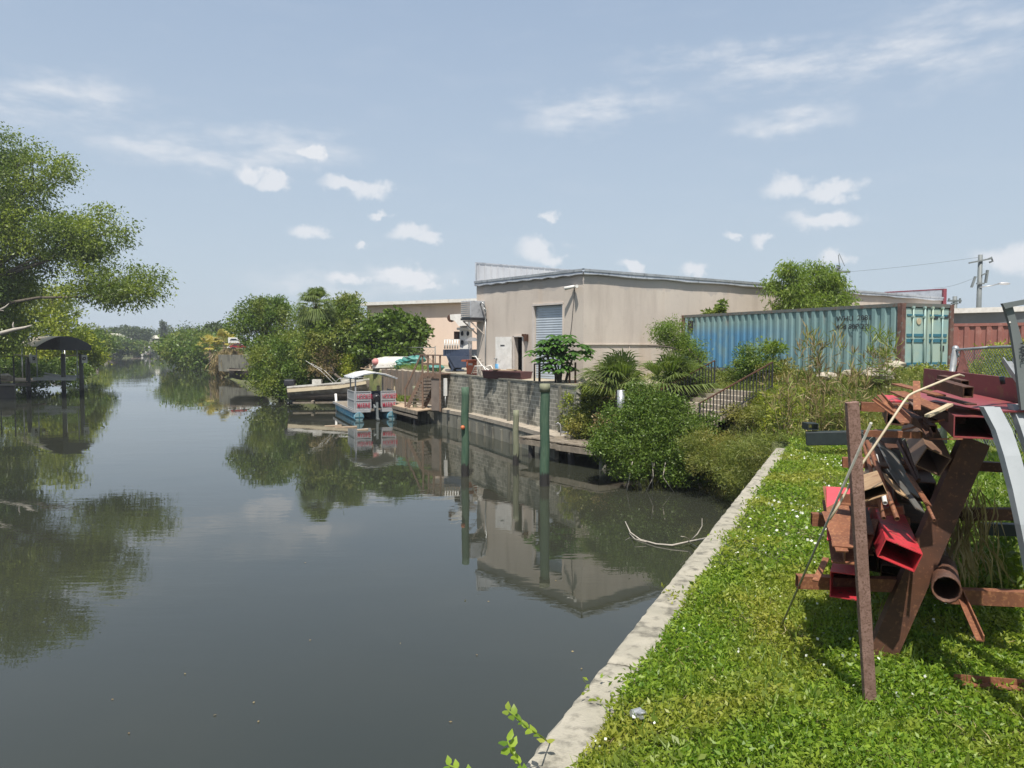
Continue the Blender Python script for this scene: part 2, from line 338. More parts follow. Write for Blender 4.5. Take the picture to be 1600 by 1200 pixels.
def block_mat():
    m, t, b = nodes('block_wall')
    g = t.nodes.new('ShaderNodeNewGeometry'); sp = t.nodes.new('ShaderNodeSeparateXYZ'); t.links.new(g.outputs['Position'], sp.inputs[0])
    a = t.nodes.new('ShaderNodeVectorMath'); a.operation = 'DOT_PRODUCT'; t.links.new(g.outputs['Position'], a.inputs[0]); a.inputs[1].default_value = (-.45, .893, 0)
    c = t.nodes.new('ShaderNodeCombineXYZ'); t.links.new(a.outputs['Value'], c.inputs[0]); t.links.new(sp.outputs[2], c.inputs[1])
    br = t.nodes.new('ShaderNodeTexBrick'); t.links.new(c.outputs[0], br.inputs['Vector']); br.inputs['Scale'].default_value = 1
    br.inputs['Brick Width'].default_value = .42; br.inputs['Row Height'].default_value = .205; br.inputs['Mortar Size'].default_value = .022; br.inputs['Mortar Smooth'].default_value = .4
    br.inputs['Color1'].default_value = (.27, .26, .22, 1); br.inputs['Color2'].default_value = (.19, .185, .16, 1); br.inputs['Mortar'].default_value = (.42, .40, .35, 1)
    st = ramp(t, noise(t, 1.3, 8), [(.50, (1, 1, 1)), (.60, (.30, .30, .28))]); col = mixc_(t, .7, br.outputs['Color'], st, 'MULTIPLY')
    st2 = ramp(t, noise(t, .55, 4), [(.4, (.75, .75, .72)), (.65, (1.35, 1.3, 1.2))]); col = mixc_(t, .8, col, st2, 'MULTIPLY')
    t.links.new(col, b.inputs['Base Color']); b.inputs['Roughness'].default_value = .95; bump(t, b, br.outputs['Fac'], -.6, .02); return m
M['block'] = block_mat()
def stucco(name, c1, c2, stain, band=None):
    m, t, b = nodes(name)
    base = ramp(t, noise(t, .35, 5), [(.35, c1), (.65, c2)])
    s = ramp(t, noise(t, 1.1, 7, stretch=(1, 1, .16)), [(.50, (0, 0, 0)), (.72, (.75, .75, .75))]); col = mixc_(t, s, base, stain)
    sp = ramp(t, noise(t, 5, 8), [(.58, (0, 0, 0)), (.75, (.5, .5, .5))]); col = mixc_(t, sp, col, tuple(x * .75 for x in c1))
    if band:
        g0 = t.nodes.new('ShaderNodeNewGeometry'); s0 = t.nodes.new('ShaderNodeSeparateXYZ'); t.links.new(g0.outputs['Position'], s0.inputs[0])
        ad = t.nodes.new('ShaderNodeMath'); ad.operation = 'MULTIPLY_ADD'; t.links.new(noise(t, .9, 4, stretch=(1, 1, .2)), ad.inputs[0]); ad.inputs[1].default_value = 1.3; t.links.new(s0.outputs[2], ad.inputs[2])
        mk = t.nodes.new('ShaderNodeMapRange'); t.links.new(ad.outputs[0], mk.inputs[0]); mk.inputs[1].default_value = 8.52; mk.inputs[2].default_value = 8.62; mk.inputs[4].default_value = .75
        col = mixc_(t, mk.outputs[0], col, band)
        rs = ramp(t, noise(t, .45, 5, stretch=(1, 1, .12)), [(.56, (0, 0, 0)), (.70, (.55, .55, .55))]); col = mixc_(t, rs, col, (.46, .33, .22))
    t.links.new(col, b.inputs['Base Color']); b.inputs['Roughness'].default_value = .95
    w_ = t.nodes.new('ShaderNodeTexWave'); g = t.nodes.new('ShaderNodeNewGeometry'); w_.bands_direction = 'Z'; t.links.new(g.outputs['Position'], w_.inputs[0]); w_.inputs['Scale'].default_value = 1.5
    bump(t, b, noise(t, 22, 6), .5, .02); return m
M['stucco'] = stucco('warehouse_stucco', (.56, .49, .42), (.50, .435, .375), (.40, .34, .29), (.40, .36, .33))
M['stucco_far'] = stucco('peach_wall', (.74, .58, .47), (.70, .55, .45), (.64, .50, .41))
M['metal_trim'] = pm('galvanised_trim', (.50, .52, .55), (.36, .38, .41), 1.2, .45, .35, c3=(.24, .25, .27), s3=4, bmp=.1)
M['parapet'] = pm('pale_metal_sheet', (.55, .56, .57), (.46, .47, .49), .8, .5, .1, bmp=.05)
M['roof'] = pm('roof_membrane', (.5, .5, .5), (.42, .42, .42), .5, .8)
M['maroon'] = pm('maroon_paint', (.20, .035, .05), (.16, .03, .04), 2, .5)
M['door_metal'] = pm('roller_door_metal', (.46, .51, .56), (.40, .45, .50), 1, .45, .2, bmp=.05)
M['white'] = pm('white_paint', (.72, .70, .66), (.60, .58, .54), 3, .5, c3=(.40, .36, .31), s3=5, p3=(.6, .75), bmp=.05)
M['cream'] = pm('cream_door', (.58, .52, .47), (.50, .45, .41), 2, .6, bmp=.05)
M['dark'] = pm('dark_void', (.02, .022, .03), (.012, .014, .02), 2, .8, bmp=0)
M['black'] = pm('black_plastic', (.02, .02, .024), (.03, .03, .034), 4, .4, bmp=.05)
M['wood_grey'] = pm('weathered_planks', (.24, .20, .15), (.15, .125, .095), 3, .85, c3=(.36, .31, .25), s3=7, p3=(.55, .75), bmp=.5, bs=30)
M['wood_brown'] = pm('brown_timber', (.17, .105, .07), (.12, .075, .05), 3, .8, c3=(.26, .19, .14), s3=6, bmp=.4)
M['wood_tan'] = pm('tan_deck_boards', (.42, .32, .22), (.34, .25, .17), 3, .8, bmp=.3)
M['wood_pale'] = pm('pale_timber', (.50, .42, .28), (.42, .34, .22), 20, .7, bmp=.3)
def piling_mat(name, c1, c2, wet=.42):
    m, t, b = nodes(name)
    base = ramp(t, noise(t, 4, 7, stretch=(2.5, 2.5, .35)), [(.35, c1), (.6, c2), (.75, tuple(x * .55 for x in c1))])
    g = t.nodes.new('ShaderNodeNewGeometry'); sp = t.nodes.new('ShaderNodeSeparateXYZ'); t.links.new(g.outputs['Position'], sp.inputs[0])
    w_ = t.nodes.new('ShaderNodeMapRange'); zz = t.nodes.new('ShaderNodeMath'); zz.operation = 'MULTIPLY_ADD'; t.links.new(noise(t, 9, 5, stretch=(2, 2, .5)), zz.inputs[0]); zz.inputs[1].default_value = -.5; t.links.new(sp.outputs[2], zz.inputs[2]); t.links.new(zz.outputs[0], w_.inputs[0]); w_.inputs[1].default_value = wet - .25; w_.inputs[2].default_value = wet - .17; w_.inputs[3].default_value = 1; w_.inputs[4].default_value = 0
    t.links.new(mixc_(t, w_.outputs[0], base, (.02, .018, .016)), b.inputs['Base Color']); b.inputs['Roughness'].default_value = .75
    bump(t, b, noise(t, 12, 6, stretch=(2, 2, .3)), .7, .02); return m
M['pile_green'] = piling_mat('green_treated_piling', (.032, .075, .045), (.06, .105, .062))
M['pile_grey'] = piling_mat('grey_green_piling', (.15, .16, .10), (.20, .20, .13))
M['pile_dark'] = piling_mat('dark_piling', (.055, .055, .045), (.08, .075, .06))
def container_mat():
    m, t, b = nodes('teal_container_paint')
    base = ramp(t, noise(t, .5, 6), [(.35, (.15, .255, .255)), (.65, (.21, .31, .30))])
    g = t.nodes.new('ShaderNodeNewGeometry'); sp = t.nodes.new('ShaderNodeSeparateXYZ'); t.links.new(g.outputs['Position'], sp.inputs[0])
    yy = t.nodes.new('ShaderNodeMapRange'); yy.interpolation_type = 'SMOOTHSTEP'; t.links.new(sp.outputs[1], yy.inputs[0]); yy.inputs[1].default_value = 31.5; yy.inputs[2].default_value = 36
    zz = t.nodes.new('ShaderNodeMapRange'); zz.interpolation_type = 'SMOOTHSTEP'; t.links.new(sp.outputs[2], zz.inputs[0]); zz.inputs[1].default_value = 5.3; zz.inputs[2].default_value = 6.1; zz.inputs[3].default_value = 1; zz.inputs[4].default_value = 0
    bb = t.nodes.new('ShaderNodeMath'); bb.operation = 'MULTIPLY'; t.links.new(yy.outputs[0], bb.inputs[0]); t.links.new(zz.outputs[0], bb.inputs[1])
    nn = ramp(t, noise(t, .9, 5), [(.3, (.1, .1, .1)), (.5, (1, 1, 1))]); b2 = t.nodes.new('ShaderNodeMath'); b2.operation = 'MULTIPLY'; t.links.new(bb.outputs[0], b2.inputs[0]); t.links.new(nn, b2.inputs[1])
    col = mixc_(t, b2.outputs[0], base, (.07, .21, .36))
    ru = ramp(t, noise(t, 2.4, 8, stretch=(1, 1, .3)), [(.60, (0, 0, 0)), (.74, (.8, .8, .8))]); col = mixc_(t, ru, col, (.20, .16, .12))
    t.links.new(col, b.inputs['Base Color']); b.inputs['Roughness'].default_value = .6; bump(t, b, noise(t, 5, 5), .15, .03); return m
M['container'] = container_mat()
M['container_door'] = pm('pale_teal_door', (.34, .43, .37), (.25, .38, .37), 1.1, .55, c3=(.36, .42, .30), s3=2, bmp=.1)
M['container_band'] = pm('dark_teal_band', (.03, .13, .19), (.04, .16, .21), 2, .6)
M['rust_frame'] = pm('rusty_frame', (.10, .05, .04), (.16, .08, .06), 4, .8, c3=(.2, .22, .2), s3=6)
M['red_container'] = pm('oxide_red_paint', (.29, .115, .09), (.26, .10, .08), 1, .65, c3=(.36, .17, .14), s3=4)
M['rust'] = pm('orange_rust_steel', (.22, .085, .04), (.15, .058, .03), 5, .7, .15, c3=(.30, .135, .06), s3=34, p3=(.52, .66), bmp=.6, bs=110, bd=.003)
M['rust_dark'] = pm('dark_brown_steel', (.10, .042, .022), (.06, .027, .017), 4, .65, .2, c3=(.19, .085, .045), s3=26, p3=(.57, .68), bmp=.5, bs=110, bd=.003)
M['rust_pink'] = pm('pitted_pinkish_steel', (.27, .165, .135), (.19, .11, .085), 14, .8, .05, c3=(.13, .07, .05), s3=60, p3=(.5, .6), bmp=.8, bs=70, bd=.004)
M['red_paint'] = pm('red_primer_steel', (.50, .035, .045), (.40, .03, .04), 3, .4, .0, c3=(.14, .05, .03), s3=16, p3=(.56, .62), bmp=.3, bs=80, bd=.002)
M['maroon_steel'] = pm('maroon_primer_steel', (.24, .045, .05), (.19, .04, .043), 2.5, .45, c3=(.22, .09, .05), s3=14, p3=(.57, .63), bmp=.25, bs=80, bd=.002)
M['steel_grey'] = pm('bare_grey_steel', (.17, .165, .15), (.10, .10, .095), 4, .5, .4, c3=(.2, .12, .08), s3=9, bmp=.1)
M['tan_steel'] = pm('tan_rusted_plate', (.40, .27, .15), (.28, .17, .09), 5, .7, .1, c3=(.2, .1, .05), s3=10, bmp=.2)
M['grey_paint'] = pm('light_grey_paint', (.32, .34, .35), (.27, .29, .30), 2, .5, bmp=.1)
M['grey_dark'] = pm('slate_grey_paint', (.15, .165, .165), (.12, .135, .135), 2, .55, bmp=.1)
M['galv'] = pm('galvanised_pipe', (.42, .43, .43), (.32, .33, .33), 8, .4, .6, bmp=.05)
M['beam_black'] = pm('black_green_beam', (.013, .019, .021), (.018, .026, .027), 5, .5, bmp=.2)
M['conduit'] = pm('cream_conduit', (.50, .43, .31), (.42, .34, .23), 15, .5, bmp=.1)
M['conduit_grey'] = pm('grey_conduit', (.36, .35, .31), (.27, .26, .22), 15, .5, bmp=.1)
M['netting'] = pm('maroon_netting', (.15, .055, .045), (.10, .04, .035), 30, .95, bmp=.8, bs=90)
M['orange'] = pm('orange_plastic', (.50, .13, .055), (.42, .10, .045), 3, .5)
M['tarp_green'] = pm('teal_tarp', (.035, .16, .14), (.06, .22, .19), 2, .5, c3=(.30, .42, .38), s3=4, bmp=.4)
M['boat_white'] = pm('dirty_white_gelcoat', (.62, .60, .55), (.48, .46, .41), 1.5, .4, c3=(.28, .25, .2), s3=3, p3=(.55, .75), bmp=.05)
M['boat_tan'] = pm('faded_tan_hull', (.30, .25, .20), (.20, .165, .13), 1, .6, c3=(.42, .38, .32), s3=2.5, p3=(.5, .65), bmp=.1)
M['hull_dark'] = pm('dark_hull', (.09, .075, .06), (.06, .05, .045), 1.5, .5)
M['alu'] = pm('dull_aluminium', (.48, .48, .48), (.40, .40, .41), 3, .4, .3, bmp=.05)
M['alu_blue'] = pm('blue_painted_pontoon', (.08, .27, .40), (.15, .36, .46), 1.5, .5, .1, c3=(.35, .42, .42), s3=3)
M['sign_red'] = pm('red_lettering', (.42, .025, .06), (.36, .02, .05), 3, .5, bmp=0)
M['navy'] = pm('navy_cover', (.02, .028, .055), (.03, .04, .075), 2, .6)
M['canvas_tan'] = pm('cream_canvas', (.62, .53, .37), (.54, .45, .31), .7, .8, c3=(.45, .36, .25), s3=2, bmp=.1)
M['canvas_dark'] = pm('dark_canvas_lining', (.08, .08, .09), (.10, .10, .105), 2, .9)
M['bark'] = pm('grey_brown_bark', (.12, .10, .075), (.075, .06, .048), 5, .95, bmp=.8, stretch=(1, 1, .4))
M['bark_pale'] = pm('pale_dead_wood', (.42, .38, .32), (.30, .27, .23), 6, .9, bmp=.5)
M['rock'] = pm('limestone', (.42, .37, .29), (.30, .26, .20), 4, .95, bmp=.8)
M['dirt'] = pm('sandy_dirt', (.40, .29, .20), (.31, .22, .15), 1.5, .95, bmp=.8)
M['roof_tan'] = pm('pale_roof', (.48, .46, .38), (.42, .40, .33), 1, .8)
M['house'] = pm('house_wall', (.50, .46, .38), (.44, .40, .33), 1, .9)
M['car_red'] = pm('red_car_paint', (.32, .03, .035), (.28, .025, .03), 1, .3, bmp=0)
M['car_white'] = pm('white_car_paint', (.72, .71, .70), (.66, .65, .64), 1, .3, bmp=0)
M['glass'] = pm('dark_glass', (.03, .04, .05), (.02, .03, .04), 1, .1, bmp=0)
M['rubber'] = pm('rubber', (.02, .02, .02), (.03, .03, .03), 3, .8)
M['crane_blue'] = pm('navy_truck_paint', (.03, .045, .08), (.045, .06, .10), 2, .5)
# foliage colours
M['lf_dark'] = leafmat('dark_glossy_leaf', (.05, .10, .014), (.14, .20, .028), (.095, .145, .02), .5, .25)
M['lf_mid'] = leafmat('mid_green_leaf', (.065, .12, .018), (.14, .21, .032), (.17, .20, .03), .35, .3)
M['lf_big'] = leafmat('big_tree_leaf', (.13, .175, .022), (.26, .31, .042), (.09, .135, .03), .22, .35)
M['lf_yellow'] = leafmat('yellow_green_leaf', (.22, .26, .025), (.34, .36, .045), (.16, .21, .028), .4, .35)
M['lf_sun'] = leafmat('sunny_leaf', (.09, .145, .024), (.18, .235, .04), (.21, .22, .045), .5, .3)
M['lf_olive'] = leafmat('olive_leaf', (.11, .145, .028), (.20, .225, .045), (.24, .21, .05), .5, .3)
M['lf_far'] = leafmat('far_leaf', (.06, .09, .03), (.10, .13, .045), (.075, .10, .04), .1, .2)
M['lf_bright'] = leafmat('bright_ground_cover_leaf', (.09, .18, .016), (.26, .36, .035), (.30, .31, .05), .8, .4)
M['lf_fern'] = leafmat('feathery_leaf', (.13, .20, .028), (.23, .28, .05), (.15, .22, .04), .8, .45)
M['lf_palm'] = leafmat('palm_blade', (.085, .135, .035), (.22, .26, .08), (.14, .18, .06), 1.2, .35)
M['lf_palmyel'] = leafmat('yellowed_palm_blade', (.35, .29, .05), (.45, .38, .09), None, 1, .3)
M['lf_dry'] = leafmat('dry_blade', (.24, .18, .085), (.38, .30, .15), (.18, .13, .07), 1.5, .3)
M['lf_grass'] = leafmat('meadow_blade', (.11, .17, .03), (.24, .28, .06), (.21, .23, .06), .5, .35)
M['lf_lawn'] = leafmat('lawn_blade', (.09, .16, .02), (.18, .26, .04), (.20, .24, .05), .7, .4)
M['lf_papaya'] = leafmat('papaya_leaf', (.045, .11, .02), (.10, .20, .035), None, 1, .35)
M['flower'] = leafmat('white_petal', (.7, .7, .62), (.8, .8, .75), None, 1, .3)
# ------------------------------------------------------------ terrain
XR = np.array([(-40, -20.3), (-12, -7.67), (21.5, 7.43), (22, 7.5), (25, 6.7), (27, 6.2), (29, 5.4), (31, 4.6), (33.7, 3.0), (37, 1.6), (40.4, .05), (43.2, -1.35), (49.4, -4.45), (54.1, -7.2), (59, -9.8), (69, -17.5), (78, -24), (110, -42), (150, -61), (165, -67), (240, -105), (330, -148), (445, -197), (470, -215), (900, -240)])
XL = np.array([(-40, -38), (20, -40), (40, -45), (60, -50), (79, -55), (150, -90), (270, -144), (333, -163), (420, -205), (445, -235), (470, -420), (900, -700)])
def xr(y): return float(np.interp(y, XR[:, 0], XR[:, 1]))
def xl(y): return float(np.interp(y, XL[:, 0], XL[:, 1]))
CP = np.array([(-2, 0, 2.15), (-4, -6, 2.15), (0, 5, 2.15), (4, 10, 2.15), (2.6, 7, 2.15), (4, 6, 2.15), (8, 10, 2.2), (6, 14, 2.15), (7.6, 20, 2.15), (10, 17, 2.2), (12, 12, 2.3), (9, 22, 2.2), (13, 20, 2.55), (7.4, 25, 1.7),
      (6.6, 27.5, 1.9), (9.5, 30, 3.25), (9.2, 26, 2.6), (14, 27.5, 3.8), (16.5, 28, 3.85), (10, 38, 3.5), (11.5, 32, 3.7), (3.5, 38, 3.2), (33, 60, 3.4), (0, 46, 3.15), (3, 36, 3.15), (22, 22, 3.3), (30, 30, 3.8), (6, 33, 2.7), (4.2, 33.5, 2.1), (7.5, 33, 3.0), (20, 2, 2.3), (10, 3, 2.2), (-4, 52, 3.15), (2, 42, 3.2), (20, 35, 3.8), (7, 30, 2.2), (17, 24, 3.4), (11.5, 24, 2.8), (6.6, 27.1, 1.85), (9.6, 28.2, 3.15), (5.4, 30.1, 1.85), (8.3, 31.3, 3.15), (8.2, 27.5, 2.45), (7.0, 30.6, 2.5), (7.6, 29.2, 2.5)])
def hgt(x, y):
    x = np.asarray(x, float); y = np.asarray(y, float)
    d2 = (x[..., None] - CP[:, 0]) ** 2 + (y[..., None] - CP[:, 1]) ** 2 + .35; w_ = d2 ** -2.0
    h = (w_ * CP[:, 2]).sum(-1) / w_.sum(-1)
    h = np.where(y > 62, 3.1 + 0 * h, h)
    xs = np.interp(y, XR[:, 0], XR[:, 1]); off = x - xs
    emb = ((y > 22) & (y < 34.2)) | (y > 62); wd = np.where(y > 62, 7.0, 3.2)
    k = np.clip(off / wd, 0, 1); k = k * k * (3 - 2 * k)
    h = np.where(emb, -.3 + (h + .3) * k, h)
    bumpy = .05 * np.sin(x * 1.9 + y * .7) * np.cos(y * 1.3) + .03 * np.sin(x * 4.1) * np.sin(y * 3.7)
    cut = (y < 21.6) & (off < .425)
    return np.where(cut, 1.85, h + np.where(h > .5, bumpy * .5, 0))
def land():
    V = []; F = []
    ys = list(np.arange(-30, 3, 3.)) + list(np.arange(3, 45, .5)) + list(np.arange(45, 80, 1.5)) + [80, 90, 105, 120, 150, 165, 200, 240, 300, 330, 400, 445]
    of = [0, .15, .42, .43] + list(np.arange(.7, 16, .5)) + [17, 19, 22, 26, 31, 38, 48, 65, 100, 200, 500, 1300]
    def grid(rows, ds, sgn, xf, hf):
        n0 = len(V)
        for y in rows:
            V.append((xf(y), y, -1.2))
            for o in ds: V.append((xf(y) + sgn * o, y, float(hf(xf(y) + sgn * o, y, o))))
        m = len(ds) + 1
        for i in range(len(rows) - 1):
            for j in range(m - 1):
                a = n0 + i * m + j; q = (a, a + 1, a + m + 1, a + m); F.append(q if sgn > 0 else q[::-1])
    grid(ys, of, 1, xr, lambda x, y, o: hgt(x, y))
    grid([-30, 0, 20, 40, 50, 60, 70, 79, 90, 110, 150, 200, 270, 333, 380, 420, 445], [0, .5, 1.5, 3, 5, 10, 20, 60, 200, 1000], -1, xl, lambda x, y, o: .1 + 1.9 * min(1, o / 4))
    n0 = len(V); xs = [-1550, -1100, -700, -400, -300, -240, -200, -150, 0, 500, 1500]; yy = [448, 448.1, 452, 470, 600, 1000, 1580]
    for k, y in enumerate(yy):
        for x in xs: V.append((x, y, -1.2 if k == 0 else (.2 if k == 1 else 2.2)))
    for i in range(len(yy) - 1):
        for j in range(len(xs) - 1):
            a = n0 + i * len(xs) + j; F.append((a, a + 1, a + len(xs) + 1, a + len(xs)))
    o = npmesh('ground', V, F, M['ground'], smooth=True, org=(0, 0, 0)); setp(o, 'grassy ground and sandy yard on both banks of the canal', 'ground', kind='structure')
land()
mb = MB(); mb.add([(-1600, -60, 0), (1600, -60, 0), (1600, 1600, 0), (-1600, 1600, 0)], [(0, 1, 2, 3)])
setp(mb.build('water', M['water'], org=(0, 0, 0)), 'dark calm canal water reflecting trees, warehouse and sky', 'water', kind='structure')
# seawall with its concrete cap beside the lawn
sw = thing('seawall', 'pale rough concrete seawall cap running diagonally along the green lawn', 'seawall', (2, 10, 0), kind='structure')
def cap_line(y): return -2.26 + .4507 * y
d_ = Vector((.4507, 1, 0)).normalized(); nr = Vector((d_.y, -d_.x, 0))
secs = [(-8, 3.45), (3.47, 6.9), (6.92, 9.6), (9.62, 13.2), (13.22, 17.4), (17.42, 21.5)]
for i, (y0, y1) in enumerate(secs):
    g = []
    n = int((y1 - y0) / .11) + 2
    for k in range(n + 1):
        y = y0 + (y1 - y0) * k / n; p = Vector((cap_line(y), y, 0)); e = 0 if 0 < k < n else .02
        j = lambda s: random.uniform(-s, s)
        row = [p + nr * (.02 + j(.012)) + Vector((0, 0, 1.75)), p + nr * j(.016) + Vector((0, 0, 2.06 - e)), p + nr * (.03 + j(.012)) + Vector((0, 0, 2.10 - e + j(.004)))]
        row += [p + nr * (.40 * q / 5 + .03) + Vector((0, 0, 2.105 - e + j(.005))) for q in range(1, 5)]
        row += [p + nr * (.40 + j(.012)) + Vector((0, 0, 2.09 - e)), p + nr * .41 + Vector((0, 0, 1.75))]
        g.append(row)
    mb = MB(); mb.sheet(g, False); mb.add(g[0], [tuple(range(len(g[0])))]); mb.add(g[-1], [tuple(range(len(g[-1])))[::-1]])
    mb.build('cap', M['concrete'], sw)
mb = MB(); p0 = Vector((cap_line(-8), -8, .3)); p1 = Vector((cap_line(21.5), 21.5, .3)); mb.bar(p0 + nr * .18, p1 + nr * .18, .22, 2.9); mb.build('wall', M['seawall'], sw)
# bulkhead walkway and block retaining wall along the far yard
bk = [(1.85, 33.3), (-.1, 38.6), (-2.5, 44.2), (-5.3, 49.0), (-8.3, 54.0), (-11.3, 58.5)]
iw = [(2.94, 33.7), (0, 40.4), (-1.4, 43.2), (-4.5, 49.4), (-7.2, 54.1), (-9.9, 58.8)]
wk = thing('bulkhead_walk', 'concrete bulkhead with a narrow walkway below the grey block wall', 'bulkhead', (0, 40, 0), kind='structure')
mb = MB(); mb.slab(bk + [(x + .25, y) for x, y in iw[::-1]], .80, 1.0); mb.build('walkway', M['walk'], wk)
mb = MB()
for (a, b) in zip(bk[:-1], bk[1:]):
    p, q = Vector((a[0] + .12, a[1], -.1)), Vector((b[0] + .12, b[1], -.1)); mb.bar(p, q, .16, 1.86)
    L = (q - p).length; n = max(2, int(L / 1.2))
    for k in range(n + 1): mb.box(p.lerp(q, k / n) + Vector((-.07, -.03, .15)), (.18, .18, 1.06), math.atan2(q.y - p.y, q.x - p.x))
mb.build('seawall_panel', M['seawall'], wk)
bw = thing('block_wall', 'grey stained concrete block retaining wall holding up the yard beside the warehouse', 'retaining wall', (-.5, 43, .85))
mb = MB()
for (a, b) in zip(iw[:3], iw[1:4]): mb.bar((a[0], a[1], 1.93), (b[0], b[1], 1.93), .24, 2.36)
mb.build('wall', M['block'], bw)
mb = MB()
for (a, b) in zip(iw[:3], iw[1:4]): mb.bar((a[0], a[1], 3.145), (b[0], b[1], 3.145), .30, .07)
mb.build('coping', M['seawall'], bw)
mb = MB(); e = Vector((-.43, .9, 0))
for s in (1.5, 7.0, 12.3): q = Vector((2.94, 33.7, 1.95)) + e * s + Vector((-.11 - .0, -.06, 0)); mb.box(q, (.14, .14, 2.3), 0.45)
mb.build('pilaster', M['seawall'], bw)
cw = thing('concrete_wall', 'brown streaked concrete panel wall left of the wooden stairs', 'retaining wall', (-6.5, 54, .85))
mb = MB()
for (a, b) in zip(iw[3:-1], iw[4:]):
    mb.bar((a[0], a[1], 1.95), (b[0], b[1], 1.95), .2, 2.3)
    for k in range(5): p = Vector((a[0], a[1], 2.0)).lerp(Vector((b[0], b[1], 2.0)), k / 5); mb.box(p - Vector((.12, .06, 0)), (.14, .16, 2.3), .45)
mb.build('wall', M['seawall_b'] if 'seawall_b' in M else pm('streaked_concrete', (.22, .17, .13), (.15, .12, .095), 1.2, .9, c3=(.09, .075, .06), s3=2.5, stretch=(1, 1, .2)), cw)
# ------------------------------------------------------------ main warehouse
C0 = Vector((3.52, 38, 0)); LD = Vector((-.6, .8, 0)); RD = Vector((.8, .6, 0)); BW, BR = 9.34, 38.0
wh = thing('warehouse', 'long beige stucco warehouse with a grey roller door and metal roof trim', 'warehouse', C0 + Vector((0, 0, 3)))
def LP(s, z, out=0): p = C0 + LD * s - RD * out; return Vector((p.x, p.y, z))
def RP(s, z, out=0): p = C0 + RD * s - LD * out; return Vector((p.x, p.y, z))
ZT = 8.42; ZB = 2.6
def panel_l(mb, s0, s1, z0, z1, out=0, t=.25):
    mb.slab([LP(s, 0, o).xy[:] for s, o in ((s0, out), (s1, out), (s1, out - t), (s0, out - t))], z0, z1)
mb = MB()
panel_l(mb, .0, 1.56, ZB, ZT); panel_l(mb, 1.56, 3.93, 7.05, ZT); panel_l(mb, 3.93, 4.82, ZB, ZT); panel_l(mb, 4.82, 5.63, 5.40, ZT); panel_l(mb, 5.63, BW, ZB, ZT)
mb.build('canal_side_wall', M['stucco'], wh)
mb = MB(); mb.slab([RP(s, 0, o).xy[:] for s, o in ((.25, 0), (BR, 0), (BR, -.25), (.25, -.25))], ZB, ZT)
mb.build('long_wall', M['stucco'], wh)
mb = MB(); mb.bar(RP(.0, 4.99, .03), RP(BR, 4.99, .03), .06, .04)
for s in (3.2, 9.1, 15.3, 21.6, 28): mb.box(RP(s, 4.8, .02), (.03, .03, .4), 0)
mb.build('ledge', M['stucco'], wh)
mb = MB(); mb.slab([(C0 + LD * a + RD * b).xy[:] for a, b in ((BW - .25, .25), (BW, .25), (BW, BR), (BW - .25, BR))], ZB, ZT)
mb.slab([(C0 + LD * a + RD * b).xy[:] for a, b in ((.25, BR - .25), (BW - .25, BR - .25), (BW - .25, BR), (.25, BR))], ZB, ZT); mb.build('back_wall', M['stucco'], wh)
mb = MB(); mb.slab([(C0 + LD * a + RD * b).xy[:] for a, b in ((-.05, -.05), (BW, -.05), (BW, BR), (-.05, BR))], ZT + .02, ZT + .14); mb.build('roof', M['roof'], wh)
mb = MB(); n = 40      # slightly buckled trim
for (f, L, nm) in ((LP, BW, 'a'), (RP, BR, 'b')):
    g = []
    for k in range(n + 1):
        s = L * k / n - (.12 if k == 0 else 0); wv = .025 * math.sin(k * 1.3) + random.uniform(-.012, .012); sl_ = 0
        g.append([f(s, 8.40 + wv + sl_, .13), f(s, 8.44 + wv, .17), f(s, 8.56 + wv * .5, .145), f(s, 8.58, .19), f(s, 8.70, .20), f(s, 8.71, .10), f(s, 8.71, -.3)])
    mb.sheet(g, False)
mb.build('roof_trim', M['metal_trim'], wh)
mb = MB(); pb = lambda s, z: (lambda p: Vector((p.x, p.y, z)))(C0 + LD * (BW - .02) + RD * s)
mb.bar(pb(0, 9.15), pb(BR * .55, 9.15), .06, 1.15)
for k in range(44): mb.bar(pb(k * .45 + .1, 9.15) - LD * .05, pb(k * .45 + .16, 9.15) - LD * .05, .05, 1.1)
mb.build('parapet', M['parapet'], wh)
mb = MB(); mb.bar(pb(-.06, 9.78), pb(BR * .55, 9.78), .14, .07); mb.bar(pb(-.06, 8.6), pb(-.06, 9.78), .12, .08, up=(1, 0, 0)); mb.build('parapet_edge', M['metal_trim'], wh)
mb = MB(); e0 = RP(BR, 0); e1 = e0 + LD * 4.6
mb.bar(Vector((e0.x, e0.y, 8.95)), Vector((e1.x, e1.y, 8.95)), .1, .7); mb.build('end_parapet', M['metal_trim'], wh)
mb = MB(); mb.bar(Vector((e0.x, e0.y, 9.33)) - LD * .1, Vector((e1.x, e1.y, 9.33)), .14, .09); mb.bar(Vector((e0.x, e0.y, 5)) - LD * .12, Vector((e0.x, e0.y, 9.36)) - LD * .12, .3, .25, up=(1, 0, 0)); mb.build('maroon_trim', M['maroon'], wh)
# roller door
mb = MB(); g = []; n = 60
for k in range(n + 1):
    z = 3.15 + (7.02 - 3.15) * k / n; o = -.16 + (.014 if k % 2 else 0); g.append([LP(1.56, z, o), LP(3.93, z, o)])
mb.sheet(g, False); rd = mb.build('roller_door', M['door_metal'], wh)
mb = MB(); mb.bar(LP(3.96, 3.1, .0) + Vector((0, 0, 0)), LP(3.96, 7.1, .0), .12, .1, up=RD); mb.bar(LP(1.53, 3.1, 0), LP(1.53, 7.1, 0), .06, .08, up=RD); mb.bar(LP(1.5, 7.09, .02), LP(4.0, 7.09, .02), .08, .1); mb.build('door_frame', M['cream'], rd)
